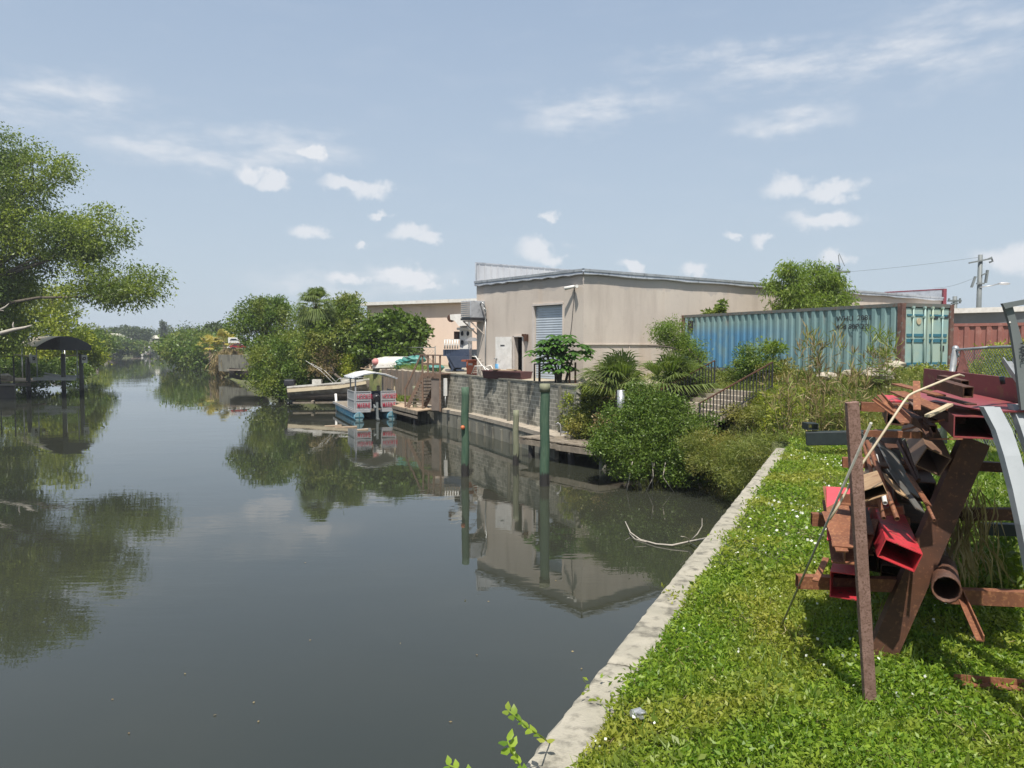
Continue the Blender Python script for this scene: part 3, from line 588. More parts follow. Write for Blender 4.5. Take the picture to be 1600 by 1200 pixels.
# side doorway with an open white door
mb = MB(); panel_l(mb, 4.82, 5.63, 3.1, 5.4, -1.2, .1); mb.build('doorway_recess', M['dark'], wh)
mb = MB(); mb.bar(LP(4.80, 3.1, .03), LP(4.80, 5.46, .03), .1, .1, up=RD); mb.bar(LP(5.65, 3.1, .03), LP(5.65, 5.46, .03), .1, .1, up=RD); mb.bar(LP(4.75, 5.44, .03), LP(5.7, 5.44, .03), .1, .08); mb.build('side_door_frame', M['cream'], wh)
mb = MB(); mb.bar(LP(5.72, 4.32, .12) , LP(6.88, 4.32, .38), .06, 2.2); dr = mb.build('side_door', M['white'], wh)
mb = MB(); mb.bar(LP(6.2, 4.95, .27), LP(6.5, 4.95, .34), .02, .05); mb.build('name_plate', M['black'], dr)
mb = MB(); mb.cyl(LP(6.78, 4.2, .37), LP(6.78, 4.2, .5), .04); mb.box(LP(6.78, 4.2, .5), (.05, .14, .04), .9); mb.build('handle', M['galv'], dr)
mb = MB(); mb.box(LP(4.45, 5.35, .1), (.18, .18, .38), .9); mb.box(LP(4.62, 5.5, .12), (.3, .1, .12), -.93); mb.build('wall_lamp', M['rust_dark'], wh)
mb = MB(); mb.box(LP(.62, 7.85, .1), (.14, .14, .12)); mb.cyl(LP(.55, 7.88, .1), LP(.95, 7.78, .4), .07, .1, 10); mb.cyl(LP(.5, 7.85, .12), LP(.1, 7.85, .35), .05, .08, 10); mb.build('flood_light', M['white'], wh)
mb = MB(); mb.path([LP(.62, 7.8, .04), LP(.68, 7.0, .06), LP(.82, 6, .05), LP(.95, 5.3, .04)], .014, 5); mb.build('cable', M['black'], wh)
mb = MB(); mb.cyl(LP(8.35, 3.1, .08), LP(8.3, 7.0, .08), .035, n=8); mb.path([LP(8.3, 6.9, .08), LP(8.2, 7.3, .25), LP(8.35, 7.45, .35), LP(8.6, 7.2, .3)], .05, 8); mb.path([LP(8.25, 6.4, .1), LP(8.1, 7.0, .2), LP(8.4, 7.2, .3)], .03, 8)
mb.build('wall_pipe', M['galv'], wh)
# evaporative cooler on brackets
co = thing('wall_cooler', 'boxy louvred metal air cooler held on brackets at the left end of the warehouse', 'air cooler', LP(9.1, 6.1, .3))
cc = LP(9.0, 7.02, .5)
mb = MB(); mb.box(cc, (1.0, 1.0, .98), math.atan2(.8, -.6)); mb.build('housing', M['metal_trim'], co, bevel=.02)
mb = MB()
for k in range(8):
    z = 6.62 + k * .115
    for sx, sy in ((-.53, 0), (0, -.53), (0, .53)):
        v = Matrix.Rotation(math.atan2(.8, -.6), 3, 'Z') @ Vector((sx, sy, 0)); ln = (.03, .9, .05) if sx else (.9, .03, .05)
        v2 = Matrix.Rotation(math.atan2(.8, -.6), 3, 'Z') @ Vector((-sx, sy, 0)); mb.box((cc.x + v2.x, cc.y + v2.y, z), ln, math.atan2(.8, -.6))
mb.build('louvre', M['cream'], co)
mb = MB(); mb.box(cc - Vector((0, 0, .56)), (1.04, 1.04, .12), math.atan2(.8, -.6)); mb.build('tray', M['black'], co)
mb = MB(); mb.bar(LP(8.6, 6.35, .02), LP(8.6, 6.35, 1.0), .06, .06); mb.bar(LP(9.3, 6.35, .02), LP(9.3, 6.35, 1.0), .06, .06); mb.bar(LP(8.6, 5.6, .02), LP(8.6, 6.33, .95), .06, .06); mb.bar(LP(9.3, 5.6, .02), LP(9.3, 6.33, .95), .06, .06); mb.build('bracket', M['cream'], co)
# ------------------------------------------------------------ peach building behind
bb = thing('back_building', 'low peach walled building with a white roof edge behind the yard', 'building', (-14, 75, 3))
Pz = lambda x, y, z: Vector((x, y, z))
mb = MB(); mb.slab([(-14.1, 75), (-.9, 67.4), (5.0, 77.6), (-8.2, 85.2)], 2.8, 8.75); mb.build('wall', M['stucco_far'], bb)
mb = MB(); mb.slab([(-14.9, 74.8), (-.7, 66.6), (5.6, 77.6), (-8.2, 86.0)], 8.75, 9.05); mb.build('roof', M['white'], bb)
mb = MB(); mb.box((-3, 66.9, 3.9), (3, .6, .25), -.52); mb.box((-4.5, 67.3, 3.3), (.15, .15, 1.6)); mb.box((-1.6, 66.2, 3.3), (.15, .15, 1.6)); mb.build('awning', M['white'], bb)
# ------------------------------------------------------------ right background
gb = thing('grey_building', 'low slate grey building with a white roof edge behind the red container', 'building', (50, 62, 3.2))
a0, a1 = A(1440, 503, 58), A(1700, 506, 50)
mb = MB(); mb.slab([(a0.x, a0.y), (a1.x, a1.y), (a1.x + 6, a1.y + 12), (a0.x + 6, a0.y + 12)], 3, 7.25); mb.build('wall', pm('slate_wall', (.13, .145, .155), (.11, .125, .135), .6, .7), gb)
mb = MB(); mb.slab([(a0.x - .4, a0.y - .4), (a1.x + .4, a1.y - .4), (a1.x + 6, a1.y + 12), (a0.x + 6, a0.y + 12)], 7.25, 7.6); mb.build('roof', M['white'], gb)
M['rail_dark'] = pm('dark_grey_teal_rail', (.10, .12, .12), (.14, .13, .11), 3, .7, c3=(.12, .06, .04), s3=5)
def corr(mb, p0, p1, z0, z1, pitch=.42, depth=.06, nrm=None):
    p0, p1 = Vector(p0), Vector(p1); d = (p1 - p0); L = d.length; d.normalize(); nn = Vector(nrm) if nrm is not None else Vector((d.y, -d.x, 0))
    k = int(L / pitch); pit = L / k; row = []
    for i in range(k):
        for f, o in ((0, 0), (.25, 0), (.38, depth), (.75, depth), (.88, 0)): row.append(p0 + d * (i + f) * pit + nn * (o - depth))
    row.append(p1 - nn * depth)
    mb.sheet([[Vector((p.x, p.y, z)) for p in row] for z in (z0, z1)], False)
def container(name, label, corner, dl, L, W, z0, H, mat, mat_fr, doors=None, group=None):
    dl = Vector((dl[0], dl[1], 0)).normalized(); dw = Vector((dl.y, -dl.x, 0))          # dl away from the doors; dw along the door end
    t = thing(name, label, 'shipping container', Vector((corner[0], corner[1], z0))); c = Vector((corner[0], corner[1], 0))
    P_ = lambda a, b, z: (lambda q: Vector((q.x, q.y, z)))(c + dl * a + dw * b)
    mb = MB(); corr(mb, P_(.15, 0, 0), P_(L - .15, 0, 0), z0 + .16, z0 + H - .1, nrm=-dw); mb.build('side_panel', mat, t)
    mb = MB(); corr(mb, P_(.15, W, 0), P_(L - .15, W, 0), z0 + .16, z0 + H - .1, nrm=dw); corr(mb, P_(L, 0, 0), P_(L, W, 0), z0 + .16, z0 + H - .1, nrm=dl); mb.build('back_panel', mat, t)
    mb = MB(); mb.slab([P_(a, b, 0).xy[:] for a, b in ((.05, .05), (L - .05, .05), (L - .05, W - .05), (.05, W - .05))], z0 + H - .06, z0 + H - .03); mb.build('roof', mat, t)
    for a, b in ((.08, .08), (.08, W - .08), (L - .08, .08), (L - .08, W - .08)):
        mb = MB(); mb.bar(P_(a, b, z0), P_(a, b, z0 + H), .2, .2, up=dl); mb.build('corner_post', mat_fr, t)
    mb = MB()
    for z in (z0 + .08, z0 + H - .06):
        for b in (.04, W - .04): mb.bar(P_(.18, b, z), P_(L - .18, b, z), .1, .13)
        for a in (.06, L - .06): mb.bar(P_(a, .18, z), P_(a, W - .18, z), .12, .14)
    mb.build('rail', M['rail_dark'] if doors else mat, t)
    if doors:
        for i in range(2):
            b0, b1 = (.2, W / 2 - .03) if i == 0 else (W / 2 + .03, W - .2)
            mb = MB(); mb.slab([P_(a, b, 0).xy[:] for a, b in ((.04, b0), (.04, b1), (.1, b1), (.1, b0))], z0 + .2, z0 + H - .16)
            dr_ = mb.build('door', M['container_door'], t)
            mb = MB()
            for zz, hh in ((.34, .11), (.56, .1), (1.42, .13), (1.62, .1), (2.36, .06)): mb.bar(P_(.03, b0 + .1, z0 + zz), P_(.03, b1 - .1, z0 + zz), .03, hh)
            mb.build('recess_band', M['container_band'], dr_)
            for b in (b0 + .36, b1 - .18) if i == 0 else (b0 + .18, b1 - .42):
                mb = MB(); mb.cyl(P_(-.03, b, z0 + .12), P_(-.03, b, z0 + H - .1), .026, n=8)
                for zz in (.16, .5, 1.5, 2.3, H - .14): mb.box(P_(-.01, b, z0 + zz), (.1, .1, .07), .4)
                mb.build('lock_rod', M['container_door'], dr_)
        return t, P_
    return t, P_
ct, CPf = container('shipping_container', 'long faded teal and blue corrugated shipping container with pale doors', (14.2, 28.05), (-.410, .912), 13.1, 2.75, 3.72, 2.78, M['container'], M['rust_frame'], True)
mb = MB(); mb.box(CPf(12.35, -.03, 5.95), (.04, .42, .5), .41); mb.build('vent_plate', M['black'], ct)
def text(body, name, loc, size, xdir, nrm, mat, parent, sx=1, ext=.004, align='LEFT'):
    c = bpy.data.curves.new(name, 'FONT'); c.body = body; c.size = size; c.extrude = ext; c.align_x = align; c.offset = .008 * size
    o = bpy.data.objects.new('tmp', c); COL.objects.link(o); dg = bpy.context.evaluated_depsgraph_get(); me = bpy.data.meshes.new_from_object(o.evaluated_get(dg))
    bpy.data.objects.remove(o); me.name = name; x = Vector(xdir).normalized(); z = Vector(nrm).normalized(); y = z.cross(x)
    m = Matrix((x * sx, y, z)).transposed(); me.transform(m.to_4x4()); me.materials.clear()
    return link_mesh(me, name, parent, Vector(loc), mat)
dl = Vector((-.405, .914, 0)).normalized(); dw = Vector((dl.y, -dl.x, 0))
text('WHU  2081', 'serial_lettering', CPf(3.0, -.012, 5.93), .27, -dl, -dw, M['black'], ct, 1.25)
text('408 80P 22', 'serial_lettering', CPf(3.0, -.012, 5.60), .27, -dl, -dw, M['black'], ct, 1.25)
for b0_, b1_, z_, h_ in ((1.72, 1.95, 6.03, .17), (2.13, 2.52, 6.04, .13), (2.13, 2.33, 4.85, .2)): MB().bar(CPf(.03, b0_, z_), CPf(.03, b1_, z_), .02, h_).build('marking_patch', M['black'], ct)
mb = MB(); mb.cyl(CPf(.03, .92, 5.85), CPf(.01, .92, 5.85), .12, n=16); mb.build('round_sticker', M['wood_pale'], ct)
r0 = A(1486, 508, 33); rc, _ = container('shipping_container', 'oxide red corrugated shipping container behind the chain-link fence', (25.9, 31.2), (-.80, .62), 9.0, 2.44, 3.35, 2.6, M['red_container'], M['red_container'])
# small things by the doors of the warehouse ------------------------------------------------
mb = MB(); mb.slab([A(x, 575, y).xy[:] for x, y in ((729, 47.6), (745, 46.6), (749, 48), (733, 49))], 3.12, 3.95)
t = thing('orange_crate', 'square orange plastic crate in front of the crane truck', 'crate', A(737, 584, 47)); t.location.z = 3.12
mb.build('body', M['orange'], t, bevel=.03)
mb = MB(); q = A(737, 565, 47); mb.box((q.x, q.y, 4.0), (.95, .95, .1), .5); mb.build('rim', M['orange'], t)
mb = MB(); mb.box(A(735, 569, 46.55), (.26, .02, .13), .45); mb.build('label_patch', M['white'], t)
def frame_chair(label, pts, Y):
    Yf = lambda x: Y - (x - 745) * .078
    t = thing('lounge_frame', label, 'lounge chair frame', A(pts[0][0], pts[0][1], Y)); t['group'] = 'white metal lounge frames by the block wall'
    mb = MB()
    for dy in (0, .5):
        P3 = [A(x, y, Yf(x)) + Vector((dy * .9, dy * .45, 0)) for x, y in pts]; mb.path(P3, .03, 6)
    for i in range(len(pts) - 1):
        for k in range(4):
            a = A(*pts[i], Yf(pts[i][0])).lerp(A(*pts[i + 1], Yf(pts[i + 1][0])), (k + .5) / 4); mb.bar(a, a + Vector((.45, .225, 0)), .04, .02)
    mb.build('frame', M['white'], t); return t
frame_chair('white slatted metal lounge frame propped up steeply, its back higher', [(741, 554), (753, 571), (770, 583)], 45.1)
frame_chair('low white metal lounge frame nearer the wall edge, in front of the steep one', [(737, 584), (742, 572), (755, 572), (762, 585)], 44.75)
rb = thing('rusty_skip', 'low dark maroon metal bin with clutter on top in front of the white door', 'skip', (.6, 42.4, 3.12))
b0, b1 = Vector((-1.35, 42.85, 0)), Vector((.75, 40.15, 0)); ax_ = (b1 - b0); ax_.z = 0; L = ax_.length; ax_.normalize(); mid = (b0 + b1) / 2
mb = MB(); a = math.atan2(ax_.y, ax_.x); mb.ext([(-.3, 0), (.3, 0), (.4, .4), (.45, .4), (.45, .45), (-.45, .45), (-.45, .4), (-.4, .4)], Vector((mid.x, mid.y, 3.12)) - ax_ * L / 2, Vector((mid.x, mid.y, 3.12)) + ax_ * L / 2); mb.build('body', M['maroon_dark'] if 'maroon_dark' in M else pm('dark_maroon_metal', (.10, .035, .035), (.07, .03, .03), 3, .7), rb)
mb = MB(); mb.box((mid.x, mid.y, 3.60), (1.5, .7, .04), a + .1); mb.box((mid.x + .3, mid.y - .3, 3.65), (.9, .2, .04), a - .15); mb.box((mid.x - .6, mid.y + .1, 3.65), (.4, .4, .05), a); mb.build('lid_board', M['wood_tan'], rb)
for nm, lab, px, c1_, r in (('pole', 'thin brown pole leaning on the wall left of the white door', (771, 578, 781, 548), 'wood_brown', .025), ('pole', 'dark steel pole leaning beside the white door', (766, 580, 784, 546), 'rust_dark', .03)):
    mb = MB(); p = A(px[0], px[1], 44.0); p.z = 3.15; mb.cyl(p, A(px[2], px[3], 44.6), r, n=6); setp(mb.build(nm, M[c1_]), lab, 'pole')
mb = MB(); p = A(779, 580, 43.3); mb.box((p.x, p.y, 3.55), (.35, .3, .85), .4); t = thing('blue_container', 'small blue drum standing by the foot of the white door', 'drum', (p.x, p.y, 3.13))
MB().cyl((p.x, p.y, 3.13), (p.x, p.y, 3.9), .2, n=14).build('body', pm('blue_plastic', (.08, .25, .42), (.06, .2, .35), 3, .5), t); MB().cyl((p.x, p.y, 3.9), (p.x, p.y, 3.98), .12, n=12).build('lid', M['black'], t)
# dark frame rail left of the papaya
t = thing('pipe_barrier', 'black pipe barrier frame behind the papaya tree by the roller door', 'barrier', (1.9, 38.2, 3.15))
mb = MB(); a = A(835, 569, 38.0); b = A(868, 568, 37); mb.path([Vector((a.x, a.y, 3.15)), a, b, Vector((b.x, b.y, 3.15))], .045, 8); mb.build('frame', M['black'], t)
mb = MB(); c = A(843, 560, 37.8); mb.cyl(Vector((c.x, c.y, 3.15)), c, .06, n=8); mb.build('post', M['rust_dark'], t)
for x, lab in ((890, 'rusty post standing right of the papaya trunk by the warehouse corner'), (899, 'rusty post nearest the warehouse corner')):
    p = A(x, 575, 36.4); MBp = MB().bar(Vector((p.x, p.y, 3.0)), Vector((p.x, p.y, 4.15)), .09, .09); setp(MBp.build('steel_post', M['rust_dark']), lab, 'post')
# ------------------------------------------------------------ crane truck
ck = thing('crane_truck', 'truck with a white folded crane and white rail on a navy base behind the stairs', 'crane truck', A(722, 580, 52)); ck.location.z = 3.15
Yc = 53
def pb_(mb, x0, y0, x1, y1, Y=Yc, d=1.0, rz=-.2):
    a, b = A(x0, y0, Y), A(x1, y1, Y); c = (a + b) / 2; mb.box(c, (abs(b.x - a.x), d, abs(a.z - b.z)), rz)
mb = MB(); pb_(mb, 698, 546, 742, 556, d=2.0); mb.plate([A(702, 556, Yc - .6), A(738, 556, Yc - .6), A(728, 574, Yc - .6), A(712, 574, Yc - .6)], .8); mb.build('chassis', M['crane_blue'], ck)
for x, s in ((705, -1), (722, 1)):
    mb = MB(); mb.bar(A(x + 6 * s, 553, Yc - 1.2), A(x - 4 * s, 577, Yc - 1.2), .2, .22); mb.bar(A(x - 9, 578, Yc - 1.2), A(x + 3, 578, Yc - 1.2), .5, .08); mb.build('outrigger', M['crane_blue'], ck)
for x in (712, 738):
    p = A(x, 570, Yc + .2); mb = MB(); mb.cyl((p.x, p.y - .2, 3.65), (p.x, p.y + .15, 3.65), .5, n=20); wl = mb.build('wheel', M['rubber'], ck); MB().cyl((p.x, p.y - .23, 3.65), (p.x, p.y - .19, 3.65), .25, n=14).build('rim', M['alu'], wl)
mb = MB(); pb_(mb, 721, 513, 735, 546, d=1.1); mb.build('cabinet', M['white'], ck, bevel=.04)
mb = MB(); pb_(mb, 717, 512, 738, 516, d=1.3); pb_(mb, 721, 501, 733, 512, d=.9); mb.build('turret', M['white'], ck, bevel=.04)
mb = MB(); mb.plate([A(704, 492, Yc - .5), A(724, 491, Yc - .5), A(733, 496, Yc - .5), A(731, 509, Yc - .5), A(718, 510, Yc - .5), A(712, 502, Yc - .5), A(705, 500, Yc - .5)], .7); mb.build('folded_boom', M['white'], ck)
mb = MB(); mb.cyl(A(705, 497, Yc - .7), A(705, 497, Yc), .28, n=12); pb_(mb, 711, 518, 718, 530, d=.6); mb.build('hydraulic_block', M['rust_dark'], ck)
mb = MB()
for x in range(695, 719, 4): mb.cyl(A(x, 531, Yc - 1), A(x, 545, Yc - 1), .045, n=6)
mb.bar(A(694, 531, Yc - 1), A(718, 531, Yc - 1), .06, .08); mb.bar(A(694, 538, Yc - 1), A(718, 538, Yc - 1), .05, .05); mb.build('guard_rail', M['white'], ck)
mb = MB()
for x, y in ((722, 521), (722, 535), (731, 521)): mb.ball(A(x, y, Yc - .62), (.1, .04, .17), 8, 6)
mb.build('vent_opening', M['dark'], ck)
t = thing('shelter_post', 'white post with a small pitched hood between crane truck and warehouse', 'post', A(735, 572, 49)); t.location.z = 3.15
p = A(735, 570, 49); MB().bar((p.x, p.y, 3.1), (p.x, p.y, 5.0), .14, .14).build('post', M['alu'], t); MB().plate([A(728, 533, 48.6), A(735, 527, 48.6), A(744, 528, 48.6), A(746, 533, 48.6)], 1.0).build('hood', M['alu'], t)
# ------------------------------------------------------------ yard things left of the stairs
def hull(mb, c, L, W, H, rz, bow=.35, flare=.75, keel=.35, up=1, sheer=.15):
    m = Matrix.Rotation(rz, 3, 'Z'); c = Vector(c); g = []; n = 14
    for i in range(n + 1):
        u = i / n; wv = 1 if u < 1 - bow else math.sqrt(max(0, 1 - ((u - 1 + bow) / bow) ** 2)); wv = max(wv, .03); kz = keel * max(0, (u - .6) / .4) ** 2
        x = (u - .5) * L; sh = sheer * u * u; row = []
        for a, b in ((-1, 1), (-.97, .72), (-flare, .3), (-.3, .06), (0, 0), (.3, .06), (flare, .3), (.97, .72), (1, 1)):
            z = (b * H * (1 - 0) if abs(a) > .99 else (b + (1 - b) * kz) * H) + sh * b; row.append(c + m @ Vector((x, a * W / 2 * wv, z * up)))
        g.append(row)
    mb.sheet(g); mb.add(g[0], [tuple(range(9))]); return g
t = thing('overturned_boat', 'upturned dirty white boat hull with a pink bow on the yard left of the stairs', 'boat', A(612, 577, 60)); t.location.z = 3.15
mb = MB(); p = A(613, 574, 60); hull(mb, (p.x, p.y, 4.05), 3.4, 1.5, .8, math.pi - .25, up=-1); mb.build('hull', M['boat_white'], t)
mb = MB(); p = A(582, 571, 59.8); mb.ball((p.x + .25, p.y, 3.62), (.3, .3, .3)); mb.build('bow_patch', pm('pink_red_paint', (.5, .16, .15), (.55, .3, .28), 3, .6), t)
mb = MB(); q = A(604, 578, 60); mb.box((q.x, q.y, 3.2), (2.4, .3, .2), -.1); mb.build('support', M['rust_dark'], t)
t = thing('tarp_heap', 'crumpled heap of teal green tarps behind the stair rail', 'tarp', A(645, 576, 57.5)); t.location.z = 3.15
mb = MB()
for x, y, r in ((632, 568, .5), (640, 564, .55), (648, 568, .5), (655, 561, .4), (626, 574, .35), (640, 575, .4)):
    mb.ball(A(x, y, 57.5) + Vector((0, random.uniform(-.3, .3), 0)), (r * 1.2, r, r * .65), 11, 8, .28)
mb.build('tarp', M['tarp_green'], t, smooth=False)
mb = MB(); mb.ball(A(681, 574, 51), (.55, .4, .28), 10, 6, .15); setp(mb.build('tarp', M['tarp_green'], smooth=False), 'small low green tarp bundle under the right end of the stair rail', 'tarp')
t = thing('chair_frame', 'white folding chair frame lying before the upturned boat', 'chair', A(616, 577, 57)); t.location.z = 3.15
mb = MB(); mb.path([A(612, 576, 57), A(613, 570, 57), A(622, 569, 57), A(626, 577, 57)], .03, 6); mb.path([A(610, 569, 57.4), A(618, 567, 57.4), A(628, 566, 57.4)], .03, 6); mb.build('frame', M['white'], t)
for (x, y, lab) in ((636, 577, 'tan rock at the foot of the tarp heap'), (651, 577, 'pale rock right of the tarp heap')):
    mb = MB(); mb.ball(A(x, y, 56.5), (.4, .3, .22), 8, 5, .2); setp(mb.build('rock', M['rock'], smooth=False), lab, 'rock')
mb = MB(); g = []
for i in range(13):
    row = []
    for j in range(9):
        u, v_ = i / 12, j / 8; p = Vector((-12.2 + 6.4 * u, 61.5 + 4 * v_, 3.05 + 2.1 * math.sin(math.pi * u) ** 1.3 * math.sin(math.pi * v_) + random.uniform(-.08, .08))); row.append(p)
    g.append(row)
mb.sheet(g, False); setp(mb.build('dirt_pile', M['dirt']), 'mound of sandy reddish dirt behind the yard fence', 'dirt pile')
# chain link fence at the back of yard
def chainlink(name, label, pts, z0, H, posts, mat='galv', cell=.11, wr=.004, rail=.03, zfun=None, top=True):
    t = thing(name, label, 'fence', Vector((pts[0][0], pts[0][1], z0)))
    mb = MB(); P3 = [Vector((x, y, z)) for x, y, z in pts]
    for a, b in zip(P3[:-1], P3[1:]):
        if top: mb.cyl(a + Vector((0, 0, H)), b + Vector((0, 0, H)), rail, n=8)
    if top: mb.build('top_rail', M[mat], t)
    mb = MB()
    for a, b in zip(P3[:-1], P3[1:]):
        L = (b - a).length; n = int(L / cell); hh = int(H / cell); d = (b - a) / n
        for s in (1, -1):
            for k in range(-hh, n + hh):
                lo = max(0, -k if s > 0 else k - n) ; i0 = k if s > 0 else k
                u0, u1 = (k, k + hh) if s > 0 else (k, k - hh)
                # clip to 0..n
                t0 = 0; t1 = hh
                if s > 0: t0 = max(0, -k); t1 = min(hh, n - k)
                else: t0 = max(0, k - n); t1 = min(hh, k)
                if t1 <= t0: continue
                pa = a + d * (k + s * t0) + Vector((0, 0, t0 * cell)); pb2 = a + d * (k + s * t1) + Vector((0, 0, t1 * cell)); mb.ext([(-wr, -wr), (wr, -wr), (0, wr)], pa, pb2)
    mb.build('mesh', M[mat], t)
    for p in posts:
        mb = MB(); p = Vector(p); mb.cyl(p - Vector((0, 0, .2)), p + Vector((0, 0, H + .08)), rail * 1.35, n=10); mb.ball(p + Vector((0, 0, H + .09)), rail * 1.5); mb.build('post', M[mat], t)
    return t
M['fence_dull'] = pm('dull_fence_wire', (.16, .17, .16), (.12, .13, .12), 5, .6)
q = [A(581, 545, 62.5), A(632, 545, 61.5), A(680, 548, 60.5)]
chainlink('chain_link_fence', 'thin chain-link fence between the yard and the trees behind', [(p.x, p.y, 3.1) for p in q], 3.1, 1.65, [(p.x, p.y, 3.1) for p in q], mat='fence_dull', cell=.3, wr=.005)
# ------------------------------------------------------------ pilings
def piling(label, px, pyw, ptop, r, mat, wob=.02, extra=None):
    b = G(px, pyw, 0); top = A(px, ptop, b.y); t = thing('mooring_piling', label, 'piling', Vector((b.x, b.y, -.0)))
    mb = MB(); n = 14; pts = [Vector((b.x + wob * math.sin(i * 1.1) * .6, b.y, -1 + (top.z + 1) * i / n)) for i in range(n + 1)]
    mb.path(pts, [r * (1.04 - .06 * i / n) * (1 + random.uniform(-.015, .015)) for i in range(n + 1)], 16); mb.build('post', M[mat], t)
    if extra: extra(t, b, top)
    return t
def buoy(t, b, top):
    p = A(723, 668, b.y - .2); mb = MB(); mb.ball(p, .085, 10, 8); mb.build('orange_reflector', pm('orange_reflector_paint', (.5, .16, .05), (.4, .1, .04), 4, .5), t)
def cap_(t, b, top):
    mb = MB(); mb.cyl(Vector((b.x, b.y, top.z - .28)), Vector((b.x, b.y, top.z + .01)), .19, .185, 16); mb.build('capping', M['pile_grey'], t)
piling('tall green mooring piling with a small orange disc, left of the three', 727, 744, 605, .145, 'pile_green', extra=buoy)
piling('short weathered grey-green mooring piling in the middle of the three', 806, 727, 641, .125, 'pile_grey')
piling('thickest green mooring piling with a greyish top in front of the old dock', 851, 759, 600, .17, 'pile_green', extra=cap_)
piling('slim grey-green piling in front of the wooden stairs', 648, 659, 603, .13, 'pile_grey')
# ------------------------------------------------------------ old dock by the mangrove
dk = thing('old_dock', 'weathered grey plank dock with sagging edge between green piling and mangrove', 'dock', (1.8, 34, 0))
D0, D1, D2, D3 = Vector((.30, 34.1, .86)), Vector((3.45, 30.2, .86)), Vector((5.2, 31.6, .9)), Vector((2.2, 35.3, .88))
mb = MB(); n = 30
for i in range(n):
    a = D0.lerp(D1, (i + .04) / n); b = D3.lerp(D2, (i + .04) / n); a2 = D0.lerp(D1, (i + .93) / n); b2 = D3.lerp(D2, (i + .93) / n)
    e = (a - b).normalized() * random.uniform(-.03, .07); dz = Vector((0, 0, random.uniform(-.012, .012))); mb.plate([a + e + dz, a2 + e + dz, b2 + dz, b + dz], -.045)
mb.build('decking', M['wood_grey'], dk)
mb = MB(); lo = Vector((0, 0, -.16)); mb.bar(D0 + lo, D0.lerp(D1, .5) + lo, .07, .22); mb.bar(D0.lerp(D1, .5) + lo - Vector((.02, .03, .03)), D1 + lo, .07, .24); mb.bar(D1 + lo, D2 + lo, .07, .22); mb.bar(D0 + lo, D3 + lo, .07, .22); mb.build('edge_beam', M['wood_grey'], dk)
for u, v_ in ((.12, .1), (.62, .12), (.95, .2), (.1, .9), (.6, .9)):
    p = D0.lerp(D1, u).lerp(D3.lerp(D2, u), v_); mb = MB(); mb.cyl((p.x, p.y, -1), (p.x, p.y, .8), .14, n=12); mb.build('leg', M['pile_dark'] if u < .9 else M['seawall'], dk)
# swim ladder loops on it
ld = thing('dock_ladder', 'white two-loop swim ladder standing at the back edge of the old dock', 'ladder', (2.5, 34.3, .9))
for x in (876, 895):
    p = A(x, 681, 33.6); mb = MB(); mb.path([Vector((p.x, p.y, .88)), Vector((p.x, p.y, 1.35)), Vector((p.x - .03, p.y, 1.5)), Vector((p.x - .12, p.y, 1.56)), Vector((p.x - .2, p.y, 1.5))], .025, 8); mb.build('rail', M['alu'], ld)
mb = MB(); a, b = A(876, 675, 33.6), A(895, 676, 33.6); mb.cyl(a, b, .02, n=6); mb.cyl(a - Vector((0, 0, .15)), b - Vector((0, 0, .15)), .02, n=6); mb.build('rung', M['alu'], ld)
# ------------------------------------------------------------ wooden stairs and platform
stt = thing('wooden_stairs', 'brown wooden staircase with landing and railing beside the block wall', 'stairs', A(660, 632, 48)); stt.location.z = 1.0
S0, S1 = A(637, 630, 48.6), A(662, 584, 48.4)
S0.z = 1.02; S1.z = 3.15; wv = Vector((.85, .45, 0)).normalized() * 1.15
for k in range(2):
    o_ = wv * k; mb = MB(); mb.bar(S0 + o_, S1 + o_, .07, .26); mb.build('stringer', M['wood_brown'], stt)
mb = MB()
for i in range(10):
    p = S0.lerp(S1, (i + .6) / 10); mb.box(p + wv * .5 + Vector((0, 0, .03)), (1.1, .28, .05), math.atan2(wv.y, wv.x))
mb.build('tread', M['wood_grey'], stt)
PLz = 3.17; q0 = S1; q1 = A(690, 584, 47.2); q1.z = PLz
mb = MB(); u_ = (q1 - q0); u_.z = 0; u_.normalize(); nn = Vector((-u_.y, u_.x, 0)); L = (q1 - q0).length
mb.slab([(q0 + nn * a + u_ * b).xy[:] for a, b in ((-.1, 0), (-.1, L), (1.2, L), (1.2, 0))], PLz - .03, PLz + .03); mb.bar(Vector((q0.x, q0.y, PLz - .15)) - nn * .1, Vector((q1.x, q1.y, PLz - .15)) - nn * .1, .06, .26); mb.build('landing', M['wood_brown'], stt)
for f, h in ((.02, 1.0), (.33, 1.0), (.62, 1.0), (1.0, 1.0)):
    p = Vector((q0.x, q0.y, 0)) + u_ * L * f - nn * .12; mb = MB(); mb.bar((p.x, p.y, .87 if f in (.02, 1.0) else 3.0), (p.x, p.y, 4.35), .11, .11); mb.build('post', M['wood_brown'], stt)
mb = MB(); a = Vector((q0.x, q0.y, 4.33)) - nn * .12; mb.bar(a - u_ * .1, a + u_ * (L + .2), .16, .07); mb.bar(a - Vector((0, 0, .55)), a - Vector((0, 0, .55)) + u_ * L, .05, .12)
mb.bar(a - u_ * .1, S0 + Vector((-.15, 0, 1.15)), .1, .1); mb.bar(S0 + Vector((-.15, 0, 0)), S0 + Vector((-.15, 0, 1.2)), .1, .1); mb.build('handrail', M['wood_brown'], stt)
mb = MB(); b0_, b1_ = q0 + u_ * L * .48, q1; mb.bar(Vector((b0_.x, b0_.y, 1.95)) - nn * .06, Vector((b1_.x, b1_.y, 1.95)) - nn * .06, .04, 2.1); mb.build('side_board', pm('grey_brown_plywood', (.20, .16, .13), (.15, .12, .10), 2, .85), stt)
